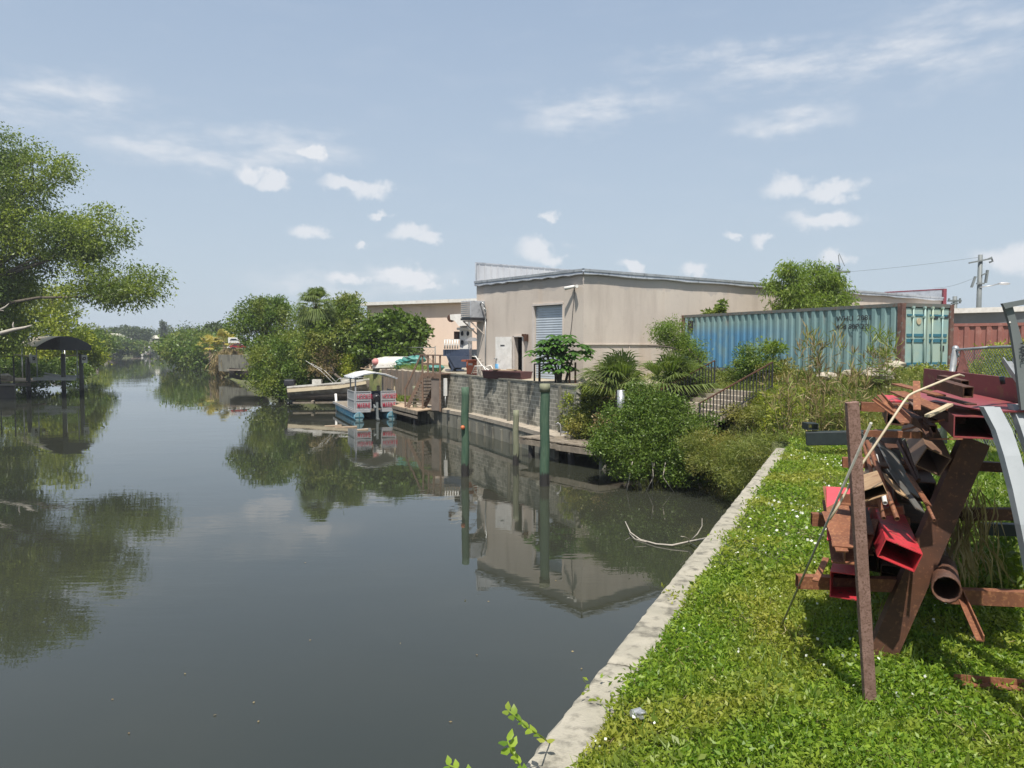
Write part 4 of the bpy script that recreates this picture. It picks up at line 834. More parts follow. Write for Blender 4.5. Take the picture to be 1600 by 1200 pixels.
mb = MB(); p = A(699, 603, 46.0); mb.box((p.x - .1, p.y - .25, 2.45), (.18, .14, 1.05), .5); t = thing('utility_box', 'tall narrow white box fixed to the block wall beside the stairs', 'box', (p.x - .1, p.y - .25, 1.9)); mb.build('body', M['white'], t); MB().cyl((p.x - .1, p.y - .3, 1.2), (p.x - .1, p.y - .3, 1.93), .02, n=6).build('conduit', M['galv'], t)
ss = thing('small_dock', 'small low platform with a bright tan edge board below the wooden stairs', 'dock', A(650, 640, 48)); ss.location.z = .3
e0, e1 = G(625, 627, .95), G(676, 639, .95)
mb = MB(); k = Vector((-.9, -1.5, 0)); mb.plate([e0, e1, e1 + k * .9, e0 + k], -.06); mb.build('decking', M['wood_tan'], ss)
mb = MB(); mb.bar(e0 + k - Vector((0, 0, .14)), e1 + k * .9 - Vector((0, 0, .14)), .06, .2); mb.bar(e0 + k - Vector((0, 0, .42)), e1 + k * .9 - Vector((0, 0, .42)), .05, .14); mb.build('edge_beam', M['wood_grey'], ss)
for f in (.1, .9):
    p = (e0 + k).lerp(e1 + k * .9, f) + Vector((.1, .15, 0)); MB().cyl((p.x, p.y, -1), (p.x, p.y, .85), .12, n=10).build('leg', M['pile_dark'], ss)
# ------------------------------------------------------------ pontoon boat
B0 = G(553, 657, 0); B0.z = 0
ax = Vector((-.37, .93, 0)).normalized(); bx = Vector((ax.y, -ax.x, 0)); LB, WB = 8.6, 2.85
pt = thing('pontoon_boat', 'small grey and blue pontoon workboat with canopy and red lettering moored below the wall', 'boat', B0)
def Q(a, b, z): p = B0 + ax * a + bx * b; return Vector((p.x, p.y, z))
for b in (.32, WB - .32):
    mb = MB(); mb.path([Q(-.1, b, .22), Q(6.9, b, .22), Q(7.8, b, .32), Q(8.4, b, .5), Q(8.8, b, .62)], [.32, .32, .29, .17, .05], 16); po = mb.build('pontoon', M['alu_blue'], pt)
    mb = MB(); mb.cyl(Q(-.14, b, .22), Q(-.11, b, .22), .29, n=20); mb.build('end_cap', pm('grey_green_pontoon_cap', (.22, .32, .33), (.15, .25, .28), 5, .5), po)
    mb = MB(); mb.bar(Q(-.17, b, -.05), Q(-.17, b, .52), .045, .03, up=ax); mb.bar(Q(-.16, b - .28, .22), Q(-.16, b + .28, .22), .035, .04); mb.build('cap_rib', M['container_band'], po)
mb = MB(); mb.slab([Q(a, b, 0).xy[:] for a, b in ((0, 0), (0, WB), (LB, WB), (LB, 0))], .58, .66); mb.build('deck', M['wood_grey'], pt)
mb = MB(); mb.bar(Q(-.04, 0, .60), Q(-.04, 1.1, .60), .06, .16); mb.bar(Q(-.04, 1.75, .60), Q(-.04, WB, .60), .06, .16); mb.bar(Q(0, -.04, .60), Q(LB, -.04, .60), .06, .16); mb.bar(Q(LB, 0, .6), Q(LB, WB, .6), .06, .16); mb.bar(Q(0, WB, .6), Q(LB, WB, .6), .06, .16); mb.build('edge_trim', M['alu'], pt)
def fence_panel(p0, p1, zz=(.72, 1.88)):
    mb = MB(); d = (p1 - p0).normalized()
    for z in (zz[0], (zz[0] + zz[1]) / 2, zz[1]): mb.bar(Vector((p0.x, p0.y, z)), Vector((p1.x, p1.y, z)), .05, .06)
    for p in (p0, p1): mb.bar(Vector((p.x, p.y, zz[0] - .05)), Vector((p.x, p.y, zz[1])), .05, .05)
    f = mb.build('panel_frame', M['alu'], pt); mb = MB()
    mb.bar(Vector((p0.x, p0.y, sum(zz) / 2)) + Vector((0, .012, 0)), Vector((p1.x, p1.y, sum(zz) / 2)) + Vector((0, .012, 0)), .015, zz[1] - zz[0]); mb.build('panel_sheet', pm('pale_grey_panel', (.36, .37, .37), (.30, .31, .32), 2, .5), f); return f
for b0_, b1_ in ((.14, 1.14), (1.82, WB - .06)):
    fence_panel(Q(.02, b0_, 0), Q(.02, b1_, 0))
    for s, z in (('HOOKER', 1.42), ('MARINE', .84)): text(s, 'lettering', Q(-.03, b0_ + .07, z - .02), .46, bx, -ax, M['sign_red'], pt, .54, ext=.006)
fence_panel(Q(.04, .06, 0), Q(2.6, .06, 0)); fence_panel(Q(.04, WB - .05, 0), Q(2.6, WB - .05, 0))
for a, b in ((.15, .15), (.15, WB - .1), (2.9, .3), (2.9, WB - .3)):
    mb = MB(); mb.bar(Q(a, b, .6), Q(a, b, 2.72), .09, .09, up=ax); mb.build('canopy_post', M['wood_pale'] if a < 1 and b > 1 else M['alu'], pt)
mb = MB(); rz_ = 3.12
g = [[Q(a, -.05, 2.78) , Q(a, .7, 3.02), Q(a, 1.4, rz_), Q(a, 2.1, 3.0), Q(a, WB + .05, 2.72)] for a in (-.15, .6, 1.3, 2.0, 2.7, 3.4)]
mb.sheet(g, False); cn = mb.build('canopy', pm('pale_canopy_sheet', (.50, .55, .62), (.42, .48, .55), .8, .5), pt); so_ = cn.modifiers.new('solid', 'SOLIDIFY'); so_.thickness = .04
mb = MB()
for a in (-.15, .6, 1.3, 2.0, 2.7, 3.4): mb.path([Q(a, -.07, 2.80), Q(a, .7, 3.05), Q(a, 1.4, rz_ + .03), Q(a, 2.1, 3.03), Q(a, WB + .07, 2.75)], .025, 5)
mb.build('canopy_rib', M['white'], cn)
mb = MB(); mb.box(Q(1.7, 1.6, 1.25), (1.6, .9, 1.1), math.atan2(bx.y, bx.x)); mb.box(Q(1.1, 1.55, 1.5), (.9, .7, .5), math.atan2(bx.y, bx.x)); mb.build('helm_console', M['navy'], pt, bevel=.06)
mb = MB(); mb.box(Q(3.4, .7, 1.6), (.5, .3, .7), .3); mb.bar(Q(3.2, 2.3, .7), Q(3.2, 2.3, 2.1), .2, .2); mb.build('seat_back', M['canvas_tan'], pt)
mb = MB(); mb.path([Q(-.1, 1.42, 1.25), Q(-.35, 1.42, 1.55), Q(-.7, 1.42, 1.45)], [.2, .24, .2], 12); ob = mb.build('outboard_motor', M['black'], pt)
mb = MB(); mb.bar(Q(-.5, 1.42, 1.3), Q(-.62, 1.42, .1), .14, .22, up=ax); mb.bar(Q(-.5, 1.42, .12), Q(-.95, 1.42, .1), .16, .12); mb.bar(Q(-.62, 1.3, .75), Q(-.25, 1.3, .95), .14, .25); mb.build('motor_leg', M['grey_dark'], ob)
# tilted-up small fishing boat on the bank
fb = thing('fishing_boat', 'old tan fishing boat with a black outboard resting on a lift beside the mangrove trees', 'boat', A(520, 628, 62)); fb.location.z = 0
mb = MB(); c_ = A(528, 620, 61.5); F0 = lambda x, y, z: Vector((c_.x, c_.y, 0)) + Matrix.Rotation(.12, 3, 'Z') @ Vector((x, y, 0)) + Vector((0, 0, z)); hull(mb, (c_.x, c_.y, .55), 7.6, 2.3, 1.1, .12, flare=.62, sheer=.75, bow=.5); mb.build('hull', M['boat_tan'], fb)
mb = MB()
for y_ in (-1, 1): mb.ext([(-.02, -.13), (.02, -.13), (.02, .13), (-.02, .13)], F0(-3.75, y_ * 1.17, 1.38), F0(.3, y_ * 1.17, 1.66)); mb.ext([(-.02, -.12), (.02, -.12), (.02, .10), (-.02, .10)], F0(.3, y_ * 1.17, 1.66), F0(2.3, y_ * .98, 1.98))
mb.build('hull_stripe', M['canvas_tan'], fb)
mb = MB(); hull(mb, (c_.x, c_.y, .56), 7.2, 2.0, .45, .12, flare=.9, sheer=.2); mb.build('keel_bottom', M['hull_dark'], fb)
mb = MB(); m_ = Matrix.Rotation(.12, 3, 'Z'); F_ = lambda x, y, z: Vector((c_.x, c_.y, 0)) + m_ @ Vector((x, y, 0)) + Vector((0, 0, z))
mb.slab([F_(x, y, 0).xy[:] for x, y in ((-3.7, -1.0), (0, -1.0), (0, 1.0), (-3.7, 1.0))], 1.45, 1.5); mb.ext([(-.04, -.06), (.04, -.06), (.04, .06), (-.04, .06)], F_(-3.78, -1.12, 1.66), F_(.4, -1.1, 1.98)); mb.ext([(-.04, -.06), (.04, -.06), (.04, .06), (-.04, .06)], F_(.4, -1.1, 1.98), F_(2.7, -.75, 2.27)); mb.slab([F_(x, y, 0).xy[:] for x, y in ((.6, -.95), (2.6, -.6), (3.3, 0), (2.6, .6), (.6, .95))], 2.0, 2.06); mb.box(F_(-1.6, 0, 2.0), (.7, .9, .4), .12); mb.box(F_(.8, 0, 2.0), (1.0, 1.2, .35), .12); mb.build('deck', M['boat_white'], fb)
mb = MB(); mb.path([F_(-.2, -.8, 1.9), F_(.2, -.8, 2.3), F_(1.8, -.6, 2.35), F_(2.9, -.2, 2.35)], .025, 6)
for x in (.3, 1.0, 1.7, 2.4): mb.cyl(F_(x, -.75 + x * .12, 1.9), F_(x, -.75 + x * .12, 2.34), .02, n=6)
mb.build('bow_rail', M['galv'], fb)
for i in range(2):
    mb = MB(); s_ = F_(-.2 + i * .3, -.3, 1.8); mb.path([s_, s_ + Vector((-1.1, 0, 1.1)), s_ + Vector((-2.3 + i * .1, 0, 1.9 - i * .2))], [.03, .025, .012], 5); mb.build('outrigger_pole', M['white'], fb)
ob = A(453, 612, 61); mb = MB(); mb.box((ob.x, ob.y, 1.95), (.85, .6, .55)); mb.box((ob.x + .1, ob.y, 1.5), (.6, .5, .4)); om = mb.build('outboard_motor', M['black'], fb, bevel=.12)
mb = MB(); mb.bar((ob.x + .05, ob.y, 1.5), (ob.x + .3, ob.y, .35), .25, .3, up=(1, 0, 0)); mb.box((ob.x + .3, ob.y, .3), (.6, .14, .12)); mb.cyl((ob.x - .05, ob.y, .3), (ob.x - .2, ob.y, .3), .14, n=8); mb.build('motor_leg', M['black'], om)
mb = MB()
for x in (-1.8, 1.3): MB().bar(F_(x, -1.6, .5), F_(x, 1.6, .5), .2, .2).build('cradle_beam', M['wood_grey'], fb)
for y in (-.8, .8): MB().bar(F_(-3.4, y, .40), F_(3.2, y, .40), .14, .14).build('cradle_rail', M['wood_grey'], fb)
p = A(527, 617, 58.3); MB().cyl((p.x, p.y, -1), (p.x - .12, p.y, 1.25), .09, n=8).build('cradle_post', M['white'], fb)
# sunken debris floating by the boats
mb = MB()
for x, y, l in ((540, 668, 1.3), (566, 672, .6), (520, 666, 1.0)):
    p = G(x, y, 0); mb.bar((p.x - l / 2, p.y, .0), (p.x + l / 2, p.y + .2, .04), .25, .06)
setp(mb.build('floating_board', M['wood_tan']), 'tan boards and debris floating by the moored boats', 'debris', kind='stuff')
# ------------------------------------------------------------ garden stairs with two railings
gs = thing('garden_steps', 'pale concrete steps climbing the weedy bank between two black railings', 'steps', (8, 28.5, 2), kind=None)
sA, sB = Vector((6.75, 27.1, 2.0)), Vector((9.55, 28.45, 3.34)); dp = Vector((-.43, .9, 0)).normalized() * 3.2
mb = MB(); ns = 8
for i in range(ns):
    p = sA.lerp(sB, (i + .5) / ns); hv = (sB - sA); a = math.atan2(hv.y, hv.x); c = p + dp * .5; mb.box((c.x, c.y, p.z - .12), (.42, 3.0, .16), a)
mb.build('step', M['walk'], gs)
for i, (off_, lab) in enumerate(((Vector((0, 0, 0)), 'longer black iron stair railing nearest the lawn on the weedy bank'), (dp, 'farther black iron stair railing next to the palmettos'))):
    t = thing('stair_railing', lab, 'railing', sA + off_)
    ext_ = .0 if i == 0 else .12
    a, b = sA + off_ + Vector((0, 0, .98)), sB + off_ + Vector((.1, 0, 1.0)); a = a.lerp(b, -.04); MB().bar(a, b, .05, .04).build('handrail', M['rust_dark'], t)
    mb = MB(); mb.bar(a - Vector((0, 0, .88)), b - Vector((0, 0, .88)), .03, .03)
    for k in range(23): p = a.lerp(b, k / 22); mb.bar(p, p - Vector((0, 0, .92 if k not in (0, 22) else 1.1)), .034 if k not in (0, 22) else .055, .034)
    mb.build('baluster', M['black'], t)
p = A(970, 620, 30.5); t = thing('pipe_stub', 'short grey pipe stub standing between palmetto and mangrove', 'pipe', Vector((p.x, p.y, 2))); MB().pipe((p.x, p.y, 1.9), (p.x, p.y, 3.18), .15, .02, 18).build('pipe', M['galv'], t)
# ------------------------------------------------------------ right: fence, poles
def fp(px, py, Y, H): p = A(px, py, Y); return (p.x, p.y, p.z - H)
H_ = 1.55
f0, f1, f2 = fp(1492, 547, 13.2, H_), fp(1545, 533, 12.2, H_ + .1), fp(1640, 512, 10.8, H_ + .25)
cf = chainlink('chain_link_fence', 'galvanised chain-link fence with a leaning post beside the steel pile', [f0, (f1[0], f1[1], f1[2]), (f2[0], f2[1], f2[2])], 3, H_, [], cell=.07, wr=.0035, rail=.022)
mb = MB(); a, b = A(1493, 545, 13.2), A(1485, 600, 13.0); b2 = b + (b - a) * 1.6; mb.cyl(b2, a, .05, n=12); mb.ball(a, .06); mb.build('post', M['galv'], cf)
mb = MB(); mb.cyl(a - Vector((.0, 0, .08)), a - Vector((0, 0, .14)), .065, n=12); mb.cyl(a - Vector((.03, 0, .45)), a - Vector((.035, 0, .5)), .065, n=12); mb.build('clamp', M['galv'], cf)
def upole(label, px, top, base, Y, fn):
    a = A(px[1], top, Y); b = A(px[0], base, Y); t = thing('utility_pole', label, 'utility pole', Vector((b.x, b.y, 3))); MB().cyl((b.x, b.y, 3), a, Y * .0036, Y * .0027, 10).build('pole', M['grey_dark'], t); fn(t, Y, a); return t
def armf(t, Y, a):
    mb = MB(); P = lambda x, y: A(x, y, Y - .2); mb.bar(P(1514, 411), P(1549, 404), .12, .12); mb.path([P(1544, 405), P(1549, 402), P(1551, 408), P(1546, 410)], .08, 6); mb.bar(P(1524, 432), P(1518, 449), .2, .12); mb.bar(P(1534, 430), P(1543, 426), .1, .1); mb.bar(P(1543, 422), P(1540, 442), .14, .2); mb.bar(P(1526, 443), P(1538, 443), .12, .12); mb.build('crossarm', M['rust_dark'] if False else M['grey_dark'], t)
    mb = MB(); mb.path([P(1531, 449), P(1550, 446), P(1562, 443)], .05, 6); sl_ = mb.build('lamp_arm', M['galv'], t); mb = MB(); mb.ball(P(1569, 443), (.5, .25, .12)); mb.build('lamp_head', M['alu'], sl_)
upole('tall grey wooden utility pole with a street lamp arm behind the red container', (1528, 1532), 398, 520, 62, armf)
def arm2(t, Y, a):
    mb = MB(); P = lambda x, y: A(x, y, Y - .2); mb.bar(P(1297, 424), P(1328, 425), .2, .2); mb.bar(P(1305, 421), P(1313, 416), .1, .12); mb.bar(P(1310, 398), P(1312, 418), .05, .05); mb.bar(P(1311, 396), P(1320, 416), .04, .04); mb.build('crossarm', M['grey_dark'], t)
upole('utility pole whose crossarm shows just above the leafy tree behind the container', (1309, 1310), 415, 500, 70, arm2)
def arm3(t, Y, a):
    mb = MB(); P = lambda x, y: A(x, y, Y - .2); mb.bar(P(1481, 470), P(1502, 470), .25, .25); mb.bar(P(1483, 466), P(1483, 471), .2, .2); mb.bar(P(1500, 466), P(1500, 474), .2, .2); mb.bar(P(1486, 474), P(1497, 474), .2, .2); mb.build('crossarm', M['grey_dark'], t)
upole('small distant utility pole above the right end of the teal container', (1492, 1492), 463, 520, 110, arm3)
def wire(pts, r=.02):
    mb = MB(); a, b = pts; n = 14; mb.path([a.lerp(b, i / n) - Vector((0, 0, (b - a).length * .008 * math.sin(math.pi * i / n))) for i in range(n + 1)], r, 4); return mb
for k, (a, b, lab) in enumerate(((A(1322, 425, 70), A(1530, 402, 62), 'upper thin power line between the two utility poles'), (A(1460, 450, 90), A(1528, 432, 62), 'lower thin power line left of the lamp pole'))):
    setp(wire((a, b), .012).build('power_line', M['grey_dark']), lab, 'power line')
# ------------------------------------------------------------ left boat lift with canopy
YL = 77
bl = thing('boat_lift', 'boat lift with a curved cream and dark canvas canopy on the left bank', 'boat lift', A(85, 614, YL)); bl.location.z = 0
c0 = A(58, 536, YL - 2); c1 = A(143, 543, YL - 2)
mb = MB(); g = []; g2 = []
for i in range(13):
    u = i / 12; x = c0.x + (c1.x - c0.x) * u; z = 4.35 + 1.45 * math.sin(math.pi * (.10 + .78 * u)) ; y = YL - 2
    g.append([Vector((x, y, z)), Vector((x - 5.4, y + 5, z + .02))])
mb.sheet(g); mb.build('canopy', M['canvas_tan'], bl)
mb = MB()
for i in range(13): p, q = g[i]; g2.append([p - Vector((0, 0, .03)) + Vector((.01, -.01, 0)), q - Vector((0, 0, .04))])
mb.sheet(g2); mb.sheet([[p[0] + Vector((0, -.02, 0)) for p in g[5:]], [Vector((p[0].x, p[0].y - .02, 4.42)) for p in g[5:]]]); mb.sheet([[p[1] for p in g[5:]], [Vector((p[1].x, p[1].y, 4.42)) for p in g[5:]]]); mb.build('canopy_lining', M['canvas_dark'], bl)
for px, Y_ in ((97, YL + 3), (120, YL - 1), (57, YL), (34, YL + 3), (101, YL + 6)):
    p = A(px, 545, Y_); MB().cyl((p.x, p.y, 1.2), (p.x, p.y, 4.6), .06, n=6).build('canopy_post', M['alu'], bl)
a, b = A(52, 592, YL - 1.5), A(118, 592, YL - 1.5); MB().bar(a, b, .25, .3).build('cradle_beam', M['alu'], bl); MB().bar(a + Vector((-2, 5, 0)), b + Vector((-2, 5, 0)), .25, .3).build('cradle_beam', M['alu'], bl); MB().bar(A(70, 583, YL), A(98, 588, YL), .2, .15).build('bunk', M['alu'], bl)
mb = MB(); a, b = A(99, 556, YL), A(126, 555, YL); mb.bar(a, b, .15, .15); mb.bar(A(45, 556, YL), A(22, 554, YL), .15, .12); mb.build('top_beam', M['canvas_tan'], bl)
for px, pt_, mat_ in ((100, 553, 'pile_dark'), (45, 558, 'pile_dark'), (128, 553, 'pile_dark')):
    p = A(px, 614, YL - 1); a = A(px, pt_, YL - 1); MB().cyl((p.x, p.y, -1), (p.x, p.y, a.z), .2, n=10).build('piling', M[mat_], bl)
for px, w_, lab in ((132, 3.6, 'white warning sign with a black symbol on the outermost lift piling'), (53, 3.4, 'white warning sign with a black symbol on the inner lift piling')):
    p = A(px, 561, YL - 1.4); t = thing('warning_sign', lab, 'sign', p - Vector((0, 0, .35))); mb = MB(); mb.box(p, (.52, .05, .8)); mb.build('plate', M['white'], t)
    mb = MB(); mb.path([p + Vector((-.16, -.05, -.02)), p + Vector((-.05, -.05, .16)), p + Vector((.14, -.05, .14)), p + Vector((.12, -.05, 0))], .05, 5); mb.bar(p + Vector((-.17, -.05, -.06)), p + Vector((.12, -.05, -.06)), .04, .1); mb.build('symbol', M['black'], t)
p = A(48, 560, YL - 1.6); mb = MB(); mb.ball(p, (.16, .16, .5)); setp(mb.build('life_buoy_case', M['white']), 'white case hung on the inner lift piling beside the sign', 'case')
ld_ = thing('wooden_dock', 'low wooden dock with pale edge boards at the left frame edge', 'dock', A(15, 614, 74)); ld_.location.z = 0
a, b = A(-60, 595, 72), A(48, 597, 76)
mb = MB(); mb.plate([a, b, b + Vector((-2, 6, 0)), a + Vector((-2, 6, 0))], -.1); mb.build('decking', M['wood_tan'], ld_)
mb = MB(); mb.bar(a - Vector((0, 0, .25)), b - Vector((0, 0, .25)), .1, .35); mb.build('edge_beam', M['wood_grey'], ld_)
mb = MB(); mb.plate([A(-60, 604, 70), A(26, 603, 72), A(22, 600, 76), A(-60, 600, 76)], -.1); mb.build('lower_deck', M['wood_grey'], ld_)
mb = MB(); p, q = A(-60, 620, 71), A(24, 620, 73); mb.bar((p.x, p.y, .3), (q.x, q.y, .3), 1.5, 1.5); mb.build('float', M['hull_dark'], ld_)
mb = MB()
for x in (0, 22): p = A(x, 596, 74); mb.bar((p.x, p.y, 1), (p.x, p.y, A(x, 556, 74).z), .09, .09)
mb.bar(A(-30, 558, 74), A(23, 557, 74), .07, .07); mb.bar(A(-30, 576, 74), A(23, 576, 74), .05, .05); mb.build('railing', M['black'], ld_)
mb = MB(); mb.ball(A(8, 590, 75.5), (.8, .6, .4), 8, 6, .2); setp(mb.build('rock', M['rock'], smooth=False), 'tan rock lying on the left wooden dock', 'rock')
# dead branch reaching in from the left edge
mb = MB(); mb.path([A(-60, 535, 52), A(0, 521, 52), A(22, 515, 52), A(38, 512, 52), A(50, 508, 52)], [.18, .14, .12, .09, .03], 7); mb.path([A(22, 515, 52), A(20, 508, 52), A(21, 503, 52)], [.07, .05, .02], 5); mb.path([A(0, 484, 52), A(8, 480, 52), A(14, 474, 52)], [.08, .06, .02], 5); mb.path([A(-40, 498, 52), A(0, 484, 52), A(6, 486, 52)], [.12, .08, .02], 5)
mb.path([Vector((A(-60, 535, 52).x, 52, 0.0)), A(-70, 570, 52), A(-60, 535, 52)], [.3, .25, .18], 7); mb.path([A(-70, 560, 52), A(-40, 498, 52)], [.2, .12], 6)
setp(mb.build('dead_branch', M['bark_pale']), 'bare pale dead branch reaching over the water at the left frame edge', 'branch')
# ------------------------------------------------------------ far bank houses, cars, docks
def house(label, px, w, pyt, pyb, Y, mr='roof_tan', mw='house', rise=1.2):
    c = A(px, 550, Y); W = w * Y / 1200; z1 = A(px, pyb, Y).z; z2 = A(px, pyt, Y).z; t = thing('house', label, 'house', Vector((c.x, c.y, 2)))
    MB().box((c.x, c.y, (1.8 + z1) / 2), (W * .9, 8, z1 - 1.8)).build('wall', M[mw], t)
    mb = MB(); x0, x1, y0, y1 = c.x - W / 2, c.x + W / 2, c.y - 4.6, c.y + 4.6; e = W * .22
    mb.add([(x0, y0, z1), (x1, y0, z1), (x1, y1, z1), (x0, y1, z1), (x0 + e, c.y, z2), (x1 - e, c.y, z2)], [(0, 1, 5, 4), (1, 2, 5), (2, 3, 4, 5), (3, 0, 4), (0, 3, 2, 1)]); mb.build('roof', M[mr], t)
    for k in (-.25, .15): MB().box((c.x + k * W, c.y - 4.02, 1.8 + (z1 - 1.8) * .55), (W * .16, .06, (z1 - 1.8) * .4)).build('window', M['glass'], t)
house('distant beige house with a pitched roof behind the left bank trees', 181, 22, 521, 527, 300)
house('distant low house with a broad pale roof near the end of the canal', 248, 20, 524, 529, 380)
fd = thing('far_dock', 'dark distant boat dock with white posts at the end of the canal', 'dock', A(222, 555, 320)); fd.location.z = 0
mb = MB(); p, q = A(207, 548, 322), A(236, 548, 322); mb.bar((p.x, p.y, .9), (q.x, q.y, .9), 3, .5); mb.build('deck', M['wood_grey'], fd)
for x in (209, 217, 226, 235): p = A(x, 548, 322); MB().cyl((p.x, p.y, -1), (p.x, p.y, 4), .25, n=8).build('piling', M['pile_dark'], fd)
for x in (217, 233): p = A(x, 542, 321); MB().box(p, (.4, .4, .7)).build('box', M['car_white'], fd)
p = A(228, 546, 321); t = thing('far_boat', 'tiny pale boat moored at the far dock', 'boat', Vector((p.x, p.y, 0))); mb = MB(); hull(mb, (p.x, p.y, .1), 4, 1.4, 1.0, 1.2); mb.build('hull', M['boat_white'], t); MB().box((p.x, p.y, 1.7), (.7, .8, .7)).build('cabin', M['white'], t)
p = G(234, 557, 0); MB_ = MB().cyl((p.x, p.y, -1), (p.x, p.y, 3.2), .45, n=10); setp(MB_.build('mooring_piling', M['pile_dark']), 'lone dark distant piling in the water before the far dock', 'piling')
mb = MB(); p, q = A(160, 550, 290), A(177, 550, 290); mb.bar((p.x, p.y, .8), (q.x, q.y, .8), 1, 2.0); setp(mb.build('far_seawall', M['wood_brown']), 'short brown seawall below a grass patch on the far left bank', 'seawall')
def car(name, label, px, py, Y, w, mat, cat='car', h=1.45, rz=.3, big=False):
    c = A(px, py, Y); s = w * Y / 1200 / 4.5; t = thing(name, label, cat, Vector((c.x, c.y, c.z))); Lx = 4.5 * s
    prof = [(-2.2, .35), (2.2, .35), (2.25, .75), (1.4, .95), (.75, h), (-1.1, h), (-1.8, .95), (-2.25, .85)] if not big else [(-2.2, .4), (2.2, .4), (2.2, 1.3), (1.8, 1.4), (1.4, 2.3), (.9, 2.6), (-2.2, 2.6)]
    m_ = Matrix.Rotation(rz, 3, 'Z'); d = m_ @ Vector((0, 1, 0)); mb = MB(); a = Vector(c) - d * .85 * s; b = Vector(c) + d * .85 * s
    mb.ext([(x * s, z * s) for x, z in prof], a, b); mb.build('body', M[mat], t, bevel=.05)
    mb = MB(); zz = .98 if not big else 1.5; hh = h - .06 if not big else 2.2; mb.ext([(x * s, z * s) for x, z in ((-1.6, zz), (1.25, zz), (.7, hh), (-1.05, hh))], a - d * .02, b + d * .02); mb.build('window', M['glass'], t)
    xx = m_ @ Vector((1, 0, 0))
    for k in (-1.4, 1.4):
        for e in (-.8, .7): p = Vector(c) + xx * k * s + d * e * s + Vector((0, 0, .33 * s)); wl = MB().cyl(p - d * .12, p + d * .12, .33 * s, n=14).build('wheel', M['rubber'], t)
    return t
wz = 3.05
for px, w_, mat_, lab, Y_ in ((372, 24, 'car_red', 'red car parked on the far yard left of the big mangrove trees', 112), (384, 20, 'car_white', 'white car parked behind the red car', 116), (362, 14, 'car_white', 'small white car parked left of the red car', 113)):
    c = A(px, 545, Y_); tt = car('parked_car', lab, px, 545, Y_, w_, mat_)
car('white_truck', 'white box truck parked behind the cars on the far yard', 366, 538, 122, 18, 'car_white', 'truck', big=True)
mb = MB(); a, b = A(343, 552, 112), A(412, 556, 104); mb.bar((a.x, a.y, 2.3), (b.x, b.y, 2.3), .4, 2.4); setp(mb.build('yard_wall', M['seawall']), 'grey concrete yard wall below the parked cars', 'wall')
t = thing('beached_boat', 'old brown skiff pulled up under the far mangrove by dead reeds', 'boat', A(388, 585, 88)); t.location.z = .3
mb = MB(); c_ = A(386, 582, 88); hull(mb, (c_.x, c_.y, .9), 4.6, 1.7, 1.1, 2.9, sheer=.3); mb.build('hull', M['hull_dark'], t); MB().bar((c_.x - 2, c_.y - .7, 2.1), (c_.x + 2, c_.y - .9, 2.0), .2, .1).build('gunwale', M['boat_tan'], t)
# ------------------------------------------------------------ steel pile and rack (near right)
PD = Vector((.4507, 1, 0)).normalized()
def front(px, py, Y): return A(px, py, Y)
def piece(kind, name, label, cat, px, py, Y, L, w, h, mat, dz=0., side=0., roll=0., t=.012, mid=False):
    a = A(px, py, Y); b = a + PD * L + Vector((PD.y, -PD.x, 0)) * side + Vector((0, 0, dz)); mb = MB()
    getattr(mb, kind)(a, b, w, h, *(() if kind == 'bar' else (t,)), roll=roll) if kind != 'pipe' else mb.pipe(a, b, w, t)
    return setp(mb.build(name, M[mat]), label, cat)
def span(kind, name, label, cat, p, q, w, h, mat, roll=0., t=.01, up=None):
    a, b = A(*p), A(*q); mb = MB()
    if kind == 'pipe': mb.pipe(a, b, w, t, 14)
    elif kind == 'bar': mb.bar(a, b, w, h, up, roll)
    else: getattr(mb, kind)(a, b, w, h, t, up, roll)
    return setp(mb.build(name, M[mat]), label, cat)
# --- rack
rk = thing('steel_rack', 'heavy rusty brown storage rack with a thick leaning leg and stub arms carrying scrap steel', 'rack', G(1375, 1028, 2.15))
legb = G(1366, 1046, 2.1); legt = A(1522, 688, 6.75)
MB().bar(legb - (legt - legb) * .03, legt, .235, .10, up=(0, -1, .35)).build('leg', M['rust_dark'], rk)
lb2, lt2 = legb + PD * 3.4, legt + PD * 3.4 - Vector((.1, 0, .25))
MB().bar(G(1665, 985, 2.1), A(1650, 690, 6.8), .16, .14, up=(0, -1, .2)).build('leg', M['rust_dark'], rk)
for (x0, y0, Ya), (x1, y1, Yb), hh, mt in (((1345, 635, 8.6), (1500, 642, 8.3), .1, 'rust'), ((1316, 722, 8.6), (1520, 728, 8.2), .11, 'rust'), ((1268, 811, 7.7), (1420, 818, 7.5), .125, 'rust'), ((1245, 908, 6.9), (1420, 914, 6.8), .115, 'rust'),
                                      ((1500, 803, 7.4), (1612, 803, 7.2), .11, 'rust_dark'), ((1530, 826, 8.6), (1612, 828, 8.4), .13, 'beam_black'), ((1480, 930, 6.9), (1625, 936, 6.6), .13, 'rust'), ((1530, 728, 8.2), (1600, 732, 8.0), .1, 'rust_dark')):
    a, b = A(x0, y0, Ya), A(x1, y1, Yb); MB().tube(a, b, .1, hh, .008).build('arm', M[mt], rk)
span('bar', 'flat_bar', 'orange-rust flat bar sticking out left at the top of the pile, crossing the bent conduit', 'steel bar', (1351, 677, 6.9), (1440, 680, 6.6), .06, .056, 'rust')
# --- leaning post at front left
pb0, pt0 = G(1360, 1112, 2.1), A(1331, 628, 5.75)
mb = MB(); mb.bar(pb0 - (pt0 - pb0) * .03, pt0, .092, .05, up=(0, -1, .1)); setp(mb.build('leaning_post', M['rust_pink'], bevel=.004), 'long pitted pinkish-brown steel bar leaning upright in front of the pile', 'steel post')
M['tan_brown'] = pm('brown_mill_steel', (.20, .125, .08), (.13, .075, .05), 4, .6, .1, bmp=.2)
